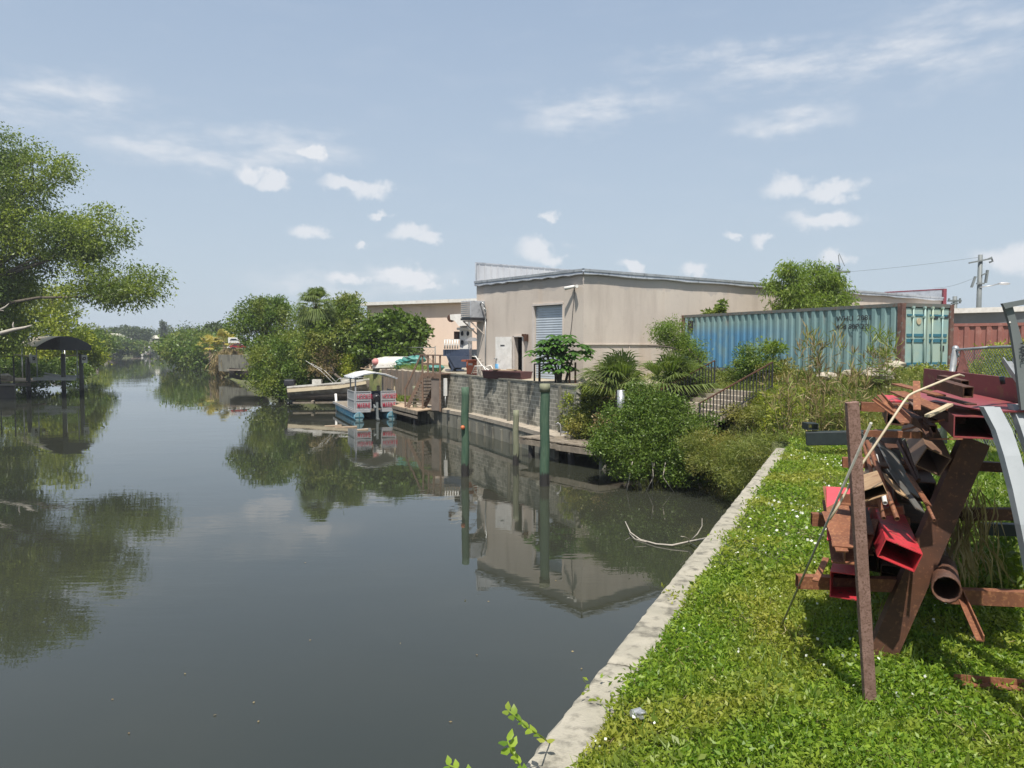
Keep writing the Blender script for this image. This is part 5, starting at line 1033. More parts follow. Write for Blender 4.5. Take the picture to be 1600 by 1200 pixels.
# --- big open tubes
piece('tube', 'box_tube', 'largest open maroon box tube lying on top of the leaning rack leg', 'box tube', 1524, 668, 6.25, 2.6, .31, .185, 'maroon_steel', dz=.0, t=.009)
span('tube', 'box_tube', 'dark brown box tube sloping down below the largest tube, end tilted', 'box tube', (1458, 722, 6.6), (1434, 664, 7.5), .22, .19, 'tan_brown', roll=-.45, t=.009)
piece('tube', 'box_tube', 'bright red open box tube tilted clockwise beside the leaning rack leg', 'box tube', 1406, 868, 6.3, 2.6, .30, .17, 'red_paint', dz=.12, side=-.15, roll=-.36, t=.008)
piece('tube', 'box_tube', 'red open box tube lowest in the pile, partly behind the leaning bar', 'box tube', 1322, 916, 6.5, 2.2, .26, .225, 'red_paint', dz=0, side=.1, t=.008)
span('tube', 'box_tube', 'small tan box tube with a black open end in the middle of the pile', 'box tube', (1366, 770, 6.1), (1356, 742, 7.2), .18, .09, 'tan_steel', roll=.42, t=.006)
piece('tube', 'box_tube', 'short dark square tube with open end under the pale wood stick', 'box tube', 1457, 671, 6.4, .8, .07, .07, 'rust_dark', dz=.1, side=-.25, t=.006)
span('tube', 'box_tube', 'dark brown double box section lying on the long maroon beam', 'box tube', (1513, 613, 6.3), (1468, 600, 6.75), .085, .09, 'rust_dark', t=.008)
span('tube', 'box_tube', 'second dark box section right against the double one on the maroon beam', 'box tube', (1508, 600, 6.6), (1470, 591, 7.0), .07, .06, 'rust_dark', t=.006)
span('pipe', 'steel_pipe', 'round open rusty pipe low in the pile right of the leaning leg', 'pipe', (1479, 921, 6.2), (1472, 868, 8.0), .112, 0, 'rust_dark', t=.014)  # dark steel colour stands in for shade from the pile overhead
piece('tube', 'box_tube', 'blackish wide box tube behind the tilted red tube', 'box tube', 1408, 905, 7.0, 2, .34, .24, 'rust_dark', t=.01)
# --- long maroon beam on top
mb = MB(); a, b = A(1444, 605, 8.2), A(1665, 640, 5.9)
mb.ext([(-.012, 0), (.012, 0), (.012, .20), (-.012, .20)], a, b); mb.ext([(0, -.014), (-.22, -.014), (-.22, 0), (0, 0)], a, b) ; setp(mb.build('maroon_beam', M['maroon_steel']), 'long maroon painted steel beam running across the top of the pile to the right', 'steel beam')
mb = MB(); mb.plate([A(1400, 618, 7.4), A(1552, 643, 6.15), A(1640, 641, 5.9), A(1482, 607, 7.6)], .012); setp(mb.build('red_plate', M['red_paint'] if False else M['maroon_steel']), 'flat maroon plate with a bright lit edge under the long beam', 'steel plate')
mb = MB(); mb.plate([A(1556, 641.5, 6.25), A(1730, 640, 6.1), A(1660, 600, 8.7), A(1500, 606, 8.5)], .012); setp(mb.build('steel_plate', M['rust_dark']), 'wide dark steel sheet added under the right part of the long maroon beam to shade the ground', 'steel plate')  # added sheet, mostly hidden by the beam; deepens the shade below the pile
# --- flat plates and angles on top left
TOP = [((1400, 600, 7.2), (1470, 618, 6.6), .10, .012, 'rust', 'plate', 'upper brown flat plate at the left tip of the pile top'),
       ((1402, 612, 7.0), (1468, 640, 6.3), .14, .012, 'rust', 'plate', 'broad orange-brown flat plate sloping right on the pile top'),
       ((1432, 596, 6.6), (1433, 641, 6.2), .055, .012, 'rust', 'plate', 'short upright rusty flat bar hanging over the pile top'),
       ((1456, 617, 6.9), (1518, 632, 6.3), .09, .012, 'rust_dark', 'plate', 'brown flat plate lying against the double box section'),
       ((1366, 625, 6.9), (1402, 652, 6.6), .03, .03, 'rust', 'angle', 'thin rusty angle pointing up left from the pile top'),
       ((1378, 618, 7.2), (1418, 664, 6.7), .05, .03, 'rust', 'angle', 'thicker rusty angle crossing behind the bent conduit'),
       ((1402, 640, 6.8), (1425, 662, 6.3), .09, .05, 'rust', 'angle', 'orange-brown angle end in front of the pile top'),
       ((1410, 672, 6.9), (1475, 656, 6.4), .018, .014, 'rust', 'rod', 'thin rusty rod across the short square tube'),
       ((1442, 655, 6.6), (1458, 684, 6.3), .05, .04, 'rust_dark', 'angle', 'small rusty angle beside the short square tube'),
       ((1462, 686, 6.5), (1494, 686, 6.2), .11, .012, 'rust', 'plate', 'small triangular-looking rusty plate under the left side of the largest tube'),
       ((1440, 640, 7.2), (1500, 655, 6.6), .1, .08, 'rust_dark', 'beam', 'dark brown beam end buried under the top plates'),
       ((1385, 618, 7.6), (1402, 628, 7.3), .12, .012, 'red_paint', 'plate', 'small pinkish red plate at the far left of the pile top')]
for p, q, w_, h_, mt, kd, lab in TOP:
    span('ang' if kd == 'angle' else 'bar', {'plate': 'steel_plate', 'angle': 'steel_angle', 'rod': 'steel_rod', 'beam': 'steel_beam'}[kd], lab, {'plate': 'steel plate', 'angle': 'steel angle', 'rod': 'rod', 'beam': 'steel beam'}[kd], p, q, w_, h_, mt, t=.008)
span('bar', 'wood_stick', 'pale wooden stick lying across the top of the pile', 'wood stick', (1449, 650, 6.15), (1485, 632, 6.4), .045, .02, 'wood_pale')
# --- middle bundle
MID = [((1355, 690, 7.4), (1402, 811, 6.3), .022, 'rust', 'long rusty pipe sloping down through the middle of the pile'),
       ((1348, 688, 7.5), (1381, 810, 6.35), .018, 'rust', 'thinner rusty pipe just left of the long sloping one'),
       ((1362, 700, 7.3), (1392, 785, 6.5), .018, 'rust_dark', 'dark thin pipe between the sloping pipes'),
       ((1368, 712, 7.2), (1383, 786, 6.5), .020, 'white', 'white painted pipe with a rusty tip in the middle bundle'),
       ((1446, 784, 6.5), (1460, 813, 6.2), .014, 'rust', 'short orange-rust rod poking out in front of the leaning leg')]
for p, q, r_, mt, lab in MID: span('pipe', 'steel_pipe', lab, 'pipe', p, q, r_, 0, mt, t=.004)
FL = [((1378, 738, 7.0), (1412, 775, 6.5), .11, .01, 'tan_steel', 'tan flat plate end right of the white pipe'),
      ((1392, 735, 7.0), (1438, 798, 6.35), .085, .01, 'steel_grey', 'grey-green flat bar sloping to the lower right in the middle bundle'),
      ((1385, 700, 7.6), (1420, 768, 6.8), .22, .012, 'steel_grey', 'wide dark grey plate standing behind the sloping bars'),
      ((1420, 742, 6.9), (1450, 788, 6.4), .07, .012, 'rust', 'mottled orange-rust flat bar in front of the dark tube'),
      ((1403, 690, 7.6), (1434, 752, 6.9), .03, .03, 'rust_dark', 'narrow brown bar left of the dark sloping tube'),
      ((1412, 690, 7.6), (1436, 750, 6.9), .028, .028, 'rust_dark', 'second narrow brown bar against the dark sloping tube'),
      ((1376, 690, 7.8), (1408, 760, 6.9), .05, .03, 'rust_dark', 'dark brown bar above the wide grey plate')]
for p, q, w_, h_, mt, lab in FL: span('bar', 'flat_bar', lab, 'steel bar', p, q, w_, h_, mt, up=(.3, -1, .5))
# --- lower left beams
mb = MB(); a = A(1296, 810, 6.6); mb.plate([A(1291, 762, 7.5), A(1330, 764, 7.5), A(1303, 845, 6.6), A(1292, 845, 6.6)], .012); setp(mb.build('red_plate', pm('pink_red_primer', (.60, .07, .085), (.50, .06, .07), 3, .45, bmp=.1)), 'pinkish red painted plate standing at the left edge of the pile', 'steel plate')
LOW = [('ibeam', (1320, 868, 6.35), (1302, 772, 7.6), .20, .16, 'rust', 'rusty wide-flange beam standing behind the lower red tube', .012),
       ('bar', (1316, 862, 6.3), (1293, 800, 6.9), .10, .012, 'rust', 'orange-rust plate above the lower red tube', .01),
       ('bar', (1274, 908, 6.2), (1291, 872, 6.5), .05, .012, 'rust', 'short orange bracket bar resting on the lowest rack arm', .01),
       ('ang', (1312, 786, 7.0), (1378, 792, 6.8), .09, .09, 'rust', 'rusty angle lying level behind the leaning bar', .01),
       ('ibeam', (1350, 850, 6.6), (1335, 780, 7.8), .16, .2, 'rust_dark', 'dark brown wide-flange beam behind the leaning bar', .012),
       ('ibeam', (1372, 845, 6.9), (1352, 785, 8.2), .15, .15, 'steel_grey', 'grey steel beam between the leaning bar and the red tube', .012),
       ('bar', (1375, 800, 6.9), (1412, 796, 6.8), .08, .07, 'rust', 'short rusty block bar behind the pipe ends', .01),
       ('bar', (1352, 858, 6.5), (1368, 812, 6.9), .06, .012, 'rust', 'small rusty tag plate left of the tilted red tube', .01)]
for kd, p, q, w_, h_, mt, lab, t_ in LOW: span(kd, 'steel_beam' if kd == 'ibeam' else ('steel_angle' if kd == 'ang' else 'flat_bar'), lab, 'steel beam' if kd == 'ibeam' else ('steel angle' if kd == 'ang' else 'steel bar'), p, q, w_, h_, mt, t=t_)
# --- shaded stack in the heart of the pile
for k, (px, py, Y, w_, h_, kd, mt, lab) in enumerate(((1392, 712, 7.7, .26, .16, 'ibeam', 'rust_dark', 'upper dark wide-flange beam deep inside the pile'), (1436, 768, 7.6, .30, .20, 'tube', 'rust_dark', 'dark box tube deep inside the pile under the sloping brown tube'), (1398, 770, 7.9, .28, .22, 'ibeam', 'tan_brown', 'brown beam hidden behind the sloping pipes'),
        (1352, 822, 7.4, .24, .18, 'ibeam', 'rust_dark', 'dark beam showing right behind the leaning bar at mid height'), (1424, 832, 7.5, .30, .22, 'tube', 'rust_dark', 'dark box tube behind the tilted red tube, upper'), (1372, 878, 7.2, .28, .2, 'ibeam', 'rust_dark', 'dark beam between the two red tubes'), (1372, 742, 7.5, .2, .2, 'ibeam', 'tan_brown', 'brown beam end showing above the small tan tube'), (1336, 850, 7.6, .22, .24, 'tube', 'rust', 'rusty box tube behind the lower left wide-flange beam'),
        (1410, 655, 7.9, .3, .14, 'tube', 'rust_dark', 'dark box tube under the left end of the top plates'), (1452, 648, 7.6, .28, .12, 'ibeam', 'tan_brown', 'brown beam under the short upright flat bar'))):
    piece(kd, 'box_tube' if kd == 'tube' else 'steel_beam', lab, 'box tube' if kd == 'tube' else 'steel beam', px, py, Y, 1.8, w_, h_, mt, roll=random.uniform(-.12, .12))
# --- bent conduits
mb = MB(); mb.path([A(1506, 588, 6.2), A(1499, 585.5, 6.15), A(1490, 588, 6.1), A(1429, 613, 5.95), A(1420, 618, 5.93), A(1412, 628, 5.9), A(1375, 684, 5.85), A(1340, 735, 5.85), A(1310, 790, 5.85), A(1296, 812, 5.85)], .0095, 8); setp(mb.build('bent_conduit', M['conduit']), 'cream bent conduit arching from the pile top down to the left', 'conduit')
mb = MB(); mb.path([A(1361, 661, 5.3), G(1219, 982, 2.2)], .010, 8); setp(mb.build('long_conduit', M['conduit_grey']), 'straight grey conduit leaning from the pile down into the grass', 'conduit')
# --- right: grey curved members, frame, channels, netting
for pts, w_, lab in (([(1550, 636, 5.9), (1569, 672, 5.8), (1582, 712, 5.7), (1596, 765, 5.6), (1608, 820, 5.5), (1618, 870, 5.45)], .125, 'light grey curved steel strut nearest the largest box tube'),
                     ([(1594, 632, 6.1), (1606, 664, 6.0), (1620, 705, 5.9), (1634, 760, 5.8)], .125, 'light grey curved strut at the right frame edge')):
    P3 = [A(*p) for p in pts]; g = []
    for p in P3: g.append([p + Vector((-w_ / 2, 0, 0)), p + Vector((w_ / 2, .0, 0)), p + Vector((w_ / 2, .07, .0)), p + Vector((-w_ / 2, .07, 0)), p + Vector((-w_ / 2, 0, 0))])
    last = P3[-1] + (P3[-1] - P3[-2]) * 6; last.z = max(2.1, last.z); o_ = last; g.append([o_ + Vector((-w_ / 2, 0, 0)), o_ + Vector((w_ / 2, 0, 0)), o_ + Vector((w_ / 2, .07, 0)), o_ + Vector((-w_ / 2, .07, 0)), o_ + Vector((-w_ / 2, 0, 0))])
    mb = MB(); mb.sheet(g, False); setp(mb.build('curved_strut', M['grey_paint']), lab, 'strut')
gf = thing('steel_gantry', 'slate grey flat steel frame standing at the upper right beside the fence', 'steel frame', A(1585, 640, 5.9))
mb = MB(); mb.plate([A(1563, 474.5, 6.0), A(1604, 467, 6.0), A(1640, 461, 6.0), A(1640, 472, 6.0), A(1600, 476, 6.0), A(1582, 479, 6.0), A(1567, 483, 6.0)][::-1], .03); mb.build('top_member', M['grey_dark'], gf)
mb = MB(); mb.plate([A(1564, 475, 6.03), A(1579, 480, 6.03), A(1590, 520, 6.03), A(1604, 575, 6.03), A(1612, 640, 6.03), A(1592, 640, 6.03), A(1583, 560, 6.03), A(1575, 510, 6.03)][::-1], .03); mb.build('leg', M['grey_dark'], gf)
mb = MB(); mb.ball(A(1578, 504, 6.0), (.008, .006, .008)); mb.build('bolt_hole', M['white'], gf)
text('WEAC', 'lettering', A(1594, 534, 5.98), .07, (0.1, 0, -1), (0, -1, 0), M['black'], gf, .8, ext=.001)
span('chan', 'steel_channel', 'galvanised channel end leaning behind the maroon beam', 'steel channel', (1574, 566, 6.7), (1612, 620, 6.2), .09, .05, 'galv')
mb = MB(); mb.path([A(1565, 588, 6.3), A(1567, 600, 6.3)], .02, 8); setp(mb.build('steel_pipe', M['black']), 'small black pipe end poking up behind the maroon beam', 'pipe')
nt = MB(); ap = A(1503, 547, 12.6); base = [A(1474, 604, 12.4), A(1484, 606, 12.2), A(1500, 607, 12.1), A(1516, 607, 12.2), A(1529, 606, 12.5), A(1512, 604, 12.9), A(1490, 604, 12.9)]; g = []
for i in range(9):
    u = i / 8; row = []
    for j, b in enumerate(base + base[:1]): q = ap.lerp(b - Vector((0, 0, .5)), u ** .9) + Vector((.02 * math.sin(j * 3 + i), .02 * math.cos(j * 2 + i), 0)) * (1 + u); row.append(q)
    g.append(row)
nt.sheet(g, False); setp(nt.build('maroon_netting', M['netting']), 'bundle of maroon netting hung from the leaning fence post', 'netting')
span('ang', 'steel_angle', 'orange-brown angle jutting down right below the round pipe', 'steel angle', (1505, 930, 6.4), (1538, 1003, 5.7), .055, .05, 'rust')
ga, gb_ = G(1490, 1064, 2.24), G(1612, 1074, 2.24); mb = MB(); mb.ang(ga, gb_, .09, .06, .012); setp(mb.build('steel_angle', M['rust']), 'brown rusted angle lying on the ground in the weeds', 'steel angle')
# --- black beam on the lawn
bbm = thing('black_beam', 'long black-green steel beam with a square socket lying across the lawn behind the pile', 'steel beam', G(1262, 703, 2.2))
a, b = A(1259, 685, 19.6), A(1478, 681, 18.6); MB().bar(a, b, .3, .34).build('beam', M['beam_black'], bbm, bevel=.015)
MB().tube(A(1267, 666, 19.7) - Vector((.0, .15, 0)), A(1267, 666, 19.7) + Vector((0, .25, 0)), .28, .17, .02).build('socket', M['beam_black'], bbm)
mb = MB(); random.seed(4)
for k in range(10): p = a.lerp(b, .38 + k * .06) + Vector((0, -.17, 0)); mb.path([p + Vector((-.3, 0, -.15)), p + Vector((.0, -.02, .15)), p + Vector((.3, 0, -.1))], .006, 4)
mb.build('wire_scrap', M['conduit_grey'], bbm)
# --- small things on the lawn and water
cn = thing('crushed_can', 'crumpled silver can lying in the grass beside the seawall cap', 'can', G(995, 1120, 2.2))
p = G(995, 1122, 2.2); mb = MB(); mb.cyl(p + Vector((-.035, 0, .03)), p + Vector((.035, .03, .045)), .034, .024, 10); mb.ball(p + Vector((.025, 0, .03)), (.04, .035, .035), 8, 6, .35); mb.build('body', M['galv'], cn, smooth=False); MB().cyl(p + Vector((-.04, -.002, .03)), p + Vector((-.035, 0, .03)), .03, n=10).build('lid', M['alu'], cn)
mb = MB(); W_ = lambda x, y, z=.02: G(x, y, z)
mb.path([W_(977, 815, .25), W_(985, 832, .06), W_(1000, 843), W_(1025, 850, .03), W_(1050, 852, .05), W_(1078, 846, .12), W_(1095, 843, .35), W_(1130, 836, .9)], [.012, .016, .02, .022, .025, .026, .03, .03], 6)
mb.path([W_(1078, 846, .12), W_(1090, 834, .35), W_(1097, 822, .5), W_(1097, 810, .7)], [.018, .016, .012, .006], 5); mb.path([W_(983, 833), W_(992, 842, .1), W_(1010, 847, .05)], .012, 5); mb.path([W_(1082, 845, .1), W_(1070, 839, .3), W_(1064, 838, .35)], .01, 5); mb.path([W_(1078, 848, .1), W_(1092, 856, .1), W_(1098, 866, .1)], .01, 5)
setp(mb.build('driftwood', M['bark_pale']), 'thin pale curved dead branch lying on the water by the seawall', 'branch')
rr = [(985, 580, 'pale boulder at the near bottom corner of the teal container', 1394, 573, 27.3, .5), (0, 0, 'flat pale slab of limestone before the container corner', 1372, 586, 26.6, .6), (0, 0, 'small pale rock left of the boulder by the container', 1330, 583, 26.8, .3), (0, 0, 'rounded rock beneath the reeds at the container foot', 1292, 588, 27.2, .35)]
for _, _, lab, x, y, Y, s in rr:
    p = A(x, y, Y); mb = MB(); mb.ball((p.x, p.y, p.z), (s, s * .7, s * .45), 10, 6, .16); setp(mb.build('rock', M['rock'], smooth=False), lab, 'rock')
for i, (x, y) in enumerate(((462, 837), (540, 880), (408, 915), (880, 955), (830, 1035), (800, 955), (640, 742), (333, 820))):
    pass
n = 26; P = np.array([tuple(G(random.uniform(150, 1000), random.uniform(680, 1150), .012)) for _ in range(n)]); V, F = leafarr(P, rng.normal(size=(n, 3)) * [1, 1, 0.02], .05, .03, .02, nrm=np.tile([0, 0, 1.], (n, 1)))
setp(npmesh('floating_leaves', V, F, M['lf_dry']), 'tiny fallen leaves scattered on the canal surface', 'leaves', kind='stuff')
# ------------------------------------------------------------ vegetation
random.seed(11)
# left bank
BT = [BL(10, 300, 68, 72, 55), BL(62, 275, 68, 42, 36), BL(60, 365, 68, 80, 42), BL(155, 362, 66, 50, 28), BL(110, 350, 67, 40, 24), BL(5, 400, 68, 60, 50), BL(5, 460, 68, 34, 50), BL(-80, 300, 70, 90, 100), BL(-70, 430, 70, 90, 90),
      BL(185, 440, 65, 50, 28), BL(218, 456, 65, 38, 20), BL(145, 418, 66, 30, 16), BL(150, 458, 66, 34, 16), BL(120, 392, 66.5, 34, 14), BL(20, 232, 69, 36, 24), BL(0, 520, 67, 34, 30), BL(5, 480, 69, 34, 50), BL(0, 440, 70, 46, 40), BL(-60, 520, 70, 80, 60)]
tree('big_tree', 'tall spreading tree at the left frame edge with a long limb reaching over the canal', 'tree', (-58, 68, 1.5), BT, 120000, .26, 'lf_big', tr=.6, cr=1.15, per=48, asp=.45, droop=.45, shell=.26, inner=.06, nl=7)
mb = MB(); mb.path([A(-60, 500, 68), A(0, 476, 67), A(60, 465, 66), (lambda p: p)(A(125, 464, 65.5)), A(200, 458, 65), A(236, 462, 65)], [.2, .15, .11, .08, .05, .02], 7); mb.path([A(-60, 470, 68), A(0, 432, 67.5), A(60, 412, 67), A(95, 398, 67), A(130, 380, 66.5), A(170, 362, 66)], [.28, .22, .16, .12, .08, .03], 7); mb.path([A(95, 398, 67), A(120, 400, 66.5), A(140, 420, 66)], [.09, .06, .02], 6); mb.path([A(150, 461, 65.3), A(178, 440, 65), A(195, 430, 65)], [.07, .04, .015], 5)
mb.build('limb', M['bark'], bpy.data.objects['big_tree'])
tree('bushy_tree', 'yellow-green bushy tree behind the boat lift canopy', 'tree', (-62, 92, 1.5), [BL(85, 475, 92, 45, 45), BL(105, 520, 90, 34, 35), BL(70, 530, 92, 50, 50), BL(30, 510, 92, 60, 70), BL(125, 545, 91, 20, 22), BL(100, 560, 90, 46, 34), BL(40, 570, 90, 50, 30)], 22000, .36, 'lf_yellow', tr=.35, cr=1.0, per=30)
tree('bushy_tree', 'mid green tree beyond the boat lift, lower and darker than the yellow-green one', 'tree', (-82, 135, 1.5), [BL(145, 530, 135, 24, 24), BL(128, 540, 132, 20, 26), BL(160, 535, 138, 14, 14), BL(150, 552, 132, 18, 12)], 8000, .42, 'lf_mid', tr=.3, cr=1.1)
tree('bushy_tree', 'dark shoreline bush low behind the boat lift pilings', 'bush', (-62, 84, 1), [BL(60, 585, 84, 60, 22), BL(115, 580, 86, 26, 18), BL(20, 580, 84, 40, 26)], 7000, .32, 'lf_dark', tr=.15, cr=.8)
tree('bushy_tree', 'rounded grey-green bush at the waterline left of the far dock', 'bush', (-146, 278, 1), [BL(192, 541, 290, 16, 12), BL(205, 543, 290, 13, 11), BL(183, 547, 288, 8, 8)], 3200, .9, 'lf_mid', tr=.4, cr=2)
tree('bushy_tree', 'yellowish shoreline tree between the lift canopy and the brown seawall', 'tree', (-100, 185, 1), [BL(152, 545, 200, 12, 13), BL(142, 552, 196, 14, 12), BL(160, 538, 210, 10, 9)], 3200, .7, 'lf_yellow', tr=.3, cr=1.4)
FG = 'distant dark trees of the tree line at the end of the canal'
for i in range(26):
    px = 150 + i * 8.2 + random.uniform(-3, 3); Y = random.uniform(400, 470) if px > 175 else 330; top = {0: 517, 1: 511, 2: 514, 3: 518}[i % 4] + (2 if px < 260 else 0) + random.uniform(-2, 3)
    if px > 355: break
    rz = (550 - top) / 2; c = A(px, 550, Y)
    tree('distant_tree', 'distant dark tree in the tree line at the end of the canal', 'tree', (c.x, c.y, 2), [BL(px, top + rz * .8, Y, 9 + random.uniform(0, 4), rz * .85), BL(px + random.uniform(-6, 6), top + rz * 1.4, Y, 9, rz * .6)], 1100, 1.3, 'lf_far', tr=.5, group=FG, cr=2.4, per=16, nl=1)
tree('far_oak', 'dark dense distant tree clump standing right of the pitched roof house', 'tree', (-180, 372, 2), [BL(212, 521, 365, 14, 9), BL(200, 524, 365, 11, 8), BL(224, 525, 365, 9, 8), BL(181, 517, 368, 5, 6)], 3000, 1.1, 'lf_far', tr=.6, cr=2.2)
tree('norfolk_pine', 'slender dark conical pine rising above the distant tree line', 'tree', (-168, 375, 2), [BL(255, 524, 375, 4.2, 7), BL(255, 517, 375, 3.6, 6), BL(255, 510, 375, 2.6, 4.5), BL(255, 505.5, 375, 1.4, 2.5)], 1600, .9, 'lf_far', tr=.4, cr=1.0, per=14)
for px, py, rx, rz, Y, lab in ((250, 544, 11, 8, 345, 'low green bush before the pale roofed house at the canal end'), (170, 541, 12, 12, 262, 'green shoreline bush on the far left bank left of the grass patch'), (222, 541, 9, 6, 335, 'small bush behind the far dock'), (182, 533, 10, 6, 285, 'bush hiding the walls of the pitched roof house')):
    c = A(px, 552, Y); tree('far_bush', lab, 'bush', (c.x, c.y, 1.5), [BL(px, py, Y, rx, rz)], 1800, .8, 'lf_mid', tr=.3, cr=1.6, nl=1)
# right bank beyond
tree('mangrove_bush', 'long rounded yellow-green mangrove overhanging the water on the far right bank', 'mangrove', (-64, 158, 1), [BL(300, 555, 150, 42, 26), BL(330, 548, 152, 42, 26), BL(355, 540, 156, 30, 20), BL(285, 545, 158, 26, 22), BL(330, 528, 165, 40, 14), BL(300, 535, 160, 30, 16), BL(365, 560, 140, 10, 14)], 16000, .55, 'lf_mid', tr=.3, cr=1.5)
tree('orange_bush', 'small orange-yellow tinted bush at the tip of the far right bank', 'bush', (-74, 168, 1), [BL(266, 545, 166, 9, 11), BL(272, 535, 170, 10, 8), BL(268, 558, 163, 7, 9)], 1500, .5, pm and 'lf_olive', tr=.15, cr=1)
tree('far_tree', 'grey-green thin crowned tree poking above the far right mangroves', 'tree', (-62, 178, 2), [BL(342, 513, 178, 16, 7), BL(330, 518, 178, 12, 5), BL(318, 522, 178, 14, 5)], 1600, .7, 'lf_far', tr=.2, cr=1.6, per=14)
def fronds(V, F, c, n, L, up=.35, blades=14, w=.06, fan=2.5, zmin=-.4, hubf=.55, droop=.22):
    c = np.array(c)
    for i in range(n):
        a = random.uniform(0, 2 * math.pi); e = random.uniform(zmin, 1.35); d = np.array([math.cos(a) * math.cos(e), math.sin(a) * math.cos(e), math.sin(e)])
        l = L * random.uniform(.75, 1.1); hub = c + d * l * hubf; side = np.cross(d, [0, 0, 1.]); side /= max(np.linalg.norm(side), 1e-3); nn = np.cross(side, d)
        k0 = len(V); V += [c - side * .012, c + side * .012, hub + side * .012, hub - side * .012]; F.append((k0, k0 + 1, k0 + 2, k0 + 3))
        for j in range(blades):
            th = (j / (blades - 1) - .5) * fan; bd = d * math.cos(th) + side * math.sin(th) + nn * .1; bl_ = l * (1.05 - hubf) * (1 - .18 * abs(th)) * random.uniform(.85, 1.1)
            q = np.cross(bd, nn); q /= max(np.linalg.norm(q), 1e-3); m = hub + bd * bl_ * .55 + nn * bl_ * .04; tip = hub + bd * bl_ - np.array([0, 0, 1]) * bl_ * droop
            k0 = len(V); V += [hub, m + q * w * .5, tip, m - q * w * .5]; F.append((k0, k0 + 1, k0 + 2, k0 + 3))
def palm(name, label, cat, base, crown, n, L, mat, tr=.16, skirt=0, **kw):
    t = thing(name, label, cat, base); V = []; F = []; fronds(V, F, crown, n, L, **kw); npmesh('crown', V, F, M[mat], t)
    b, c = Vector(base), Vector(crown)
    if (c - b).length > .5: MB().path([b - Vector((0, 0, .3)), b.lerp(c, .5) + Vector((.05, 0, 0)), c], [tr * 1.15, tr, tr * .9], 9).build('trunk', M['bark'], t)
    if skirt:
        V = []; F = []; fronds(V, F, Vector(crown) - Vector((0, 0, .2)), skirt, L * .8, zmin=-1.4, blades=9, w=.05); npmesh('dead_frond', V, F, M['lf_dry'], t)
    return t
for px, py, lab in ((328, 541, 'small yellowed palm, left of the two by the far yard wall'), (350, 534, 'small yellowed palm, right of the two by the far yard wall')):
    c = A(px, py, 128); b = (c.x, c.y, 1.0); palm('yellow_palm', lab, 'palm', b, c, 34, 2.4, 'lf_palmyel', tr=.25, skirt=12, w=.2, blades=10)
# cabbage palm
c = A(494, 478, 64); palm('cabbage_palm', 'round headed cabbage palm rising above the mangroves left of the peach building', 'palm', (c.x, c.y, 2.5), c, 95, 2.05, 'lf_palm', tr=.2, skirt=18, w=.09, blades=12, zmin=-1.1, fan=1.8, hubf=.42, droop=.5)
# mangrove / tree mass on the right bank
tree('mangrove_tree', 'darkest rounded mangrove tree at the left end of the big tree group', 'tree', (-26.5, 82, 1.5), [BL(410, 510, 82, 44, 38), BL(400, 495, 82, 30, 24), BL(440, 510, 82, 34, 32), BL(425, 486, 83, 30, 16), BL(416, 545, 80, 28, 26)], 17000, .26, 'lf_mid', tr=.3, cr=.75)
tree('mangrove_tree', 'bright green mangrove spilling into the water left of the fishing boat', 'tree', (-20.5, 68, 0), [BL(440, 560, 70, 44, 42), BL(420, 595, 69, 30, 28), BL(470, 560, 68, 48, 44), BL(410, 575, 70, 22, 26), BL(450, 600, 68, 36, 20), BL(500, 570, 66, 44, 40), BL(520, 590, 66, 40, 22), BL(475, 525, 71, 34, 34), BL(455, 600, 68, 36, 20), BL(490, 545, 68, 40, 30)], 42000, .21, 'lf_mid', tr=.2, cr=.6, zmin=.15)
tree('mangrove_tree', 'yellow-green tall tree in the middle of the big tree group beside the peach building', 'tree', (-13, 66, 2.5), [BL(530, 505, 67, 44, 34), BL(545, 485, 67, 30, 20), BL(505, 520, 67, 34, 34), BL(555, 525, 66, 28, 40), BL(535, 550, 65, 40, 40), BL(525, 488, 68, 18, 8), BL(498, 538, 62.5, 26, 30), BL(478, 548, 62.5, 18, 22)], 24000, .22, 'lf_sun', tr=.25, cr=.6)
tree('dark_shrub', 'dark green shrub hanging over the left end of the streaked concrete wall', 'shrub', (-12.4, 64, 2.5), [BL(545, 580, 64, 26, 22), BL(565, 572, 64, 18, 26), BL(520, 590, 64, 26, 12), BL(560, 555, 64, 20, 18)], 8000, .19, 'lf_dark', tr=.12, cr=.45)
tree('bright_shrub', 'small bright green shrub growing over the concrete wall beside the fishing boat', 'shrub', (-13.4, 63.5, 1), [BL(548, 566, 63.5, 14, 10), BL(545, 582, 63.5, 16, 14)], 3000, .17, 'lf_yellow', tr=.08, cr=.4)
tree('sea_grape_tree', 'broad large-leaved dark tree standing right before the peach building', 'tree', (-9.8, 63, 3), [BL(615, 520, 63, 42, 28), BL(640, 525, 63, 26, 22), BL(585, 525, 63, 28, 26), BL(610, 545, 62.5, 46, 16), BL(620, 505, 63.5, 20, 14)], 11000, .33, 'lf_dark', tr=.2, cr=.5, asp=.7, per=16)
tree('grey_bush', 'dead brown-grey bare patch of twiggy shrub inside the tree group behind the fishing boat', 'shrub', (-13.5, 61.8, 2), [BL(510, 560, 62, 16, 20), BL(500, 575, 62, 20, 14)], 1600, .16, 'lf_dry', tr=.12, cr=.5, nl=2)
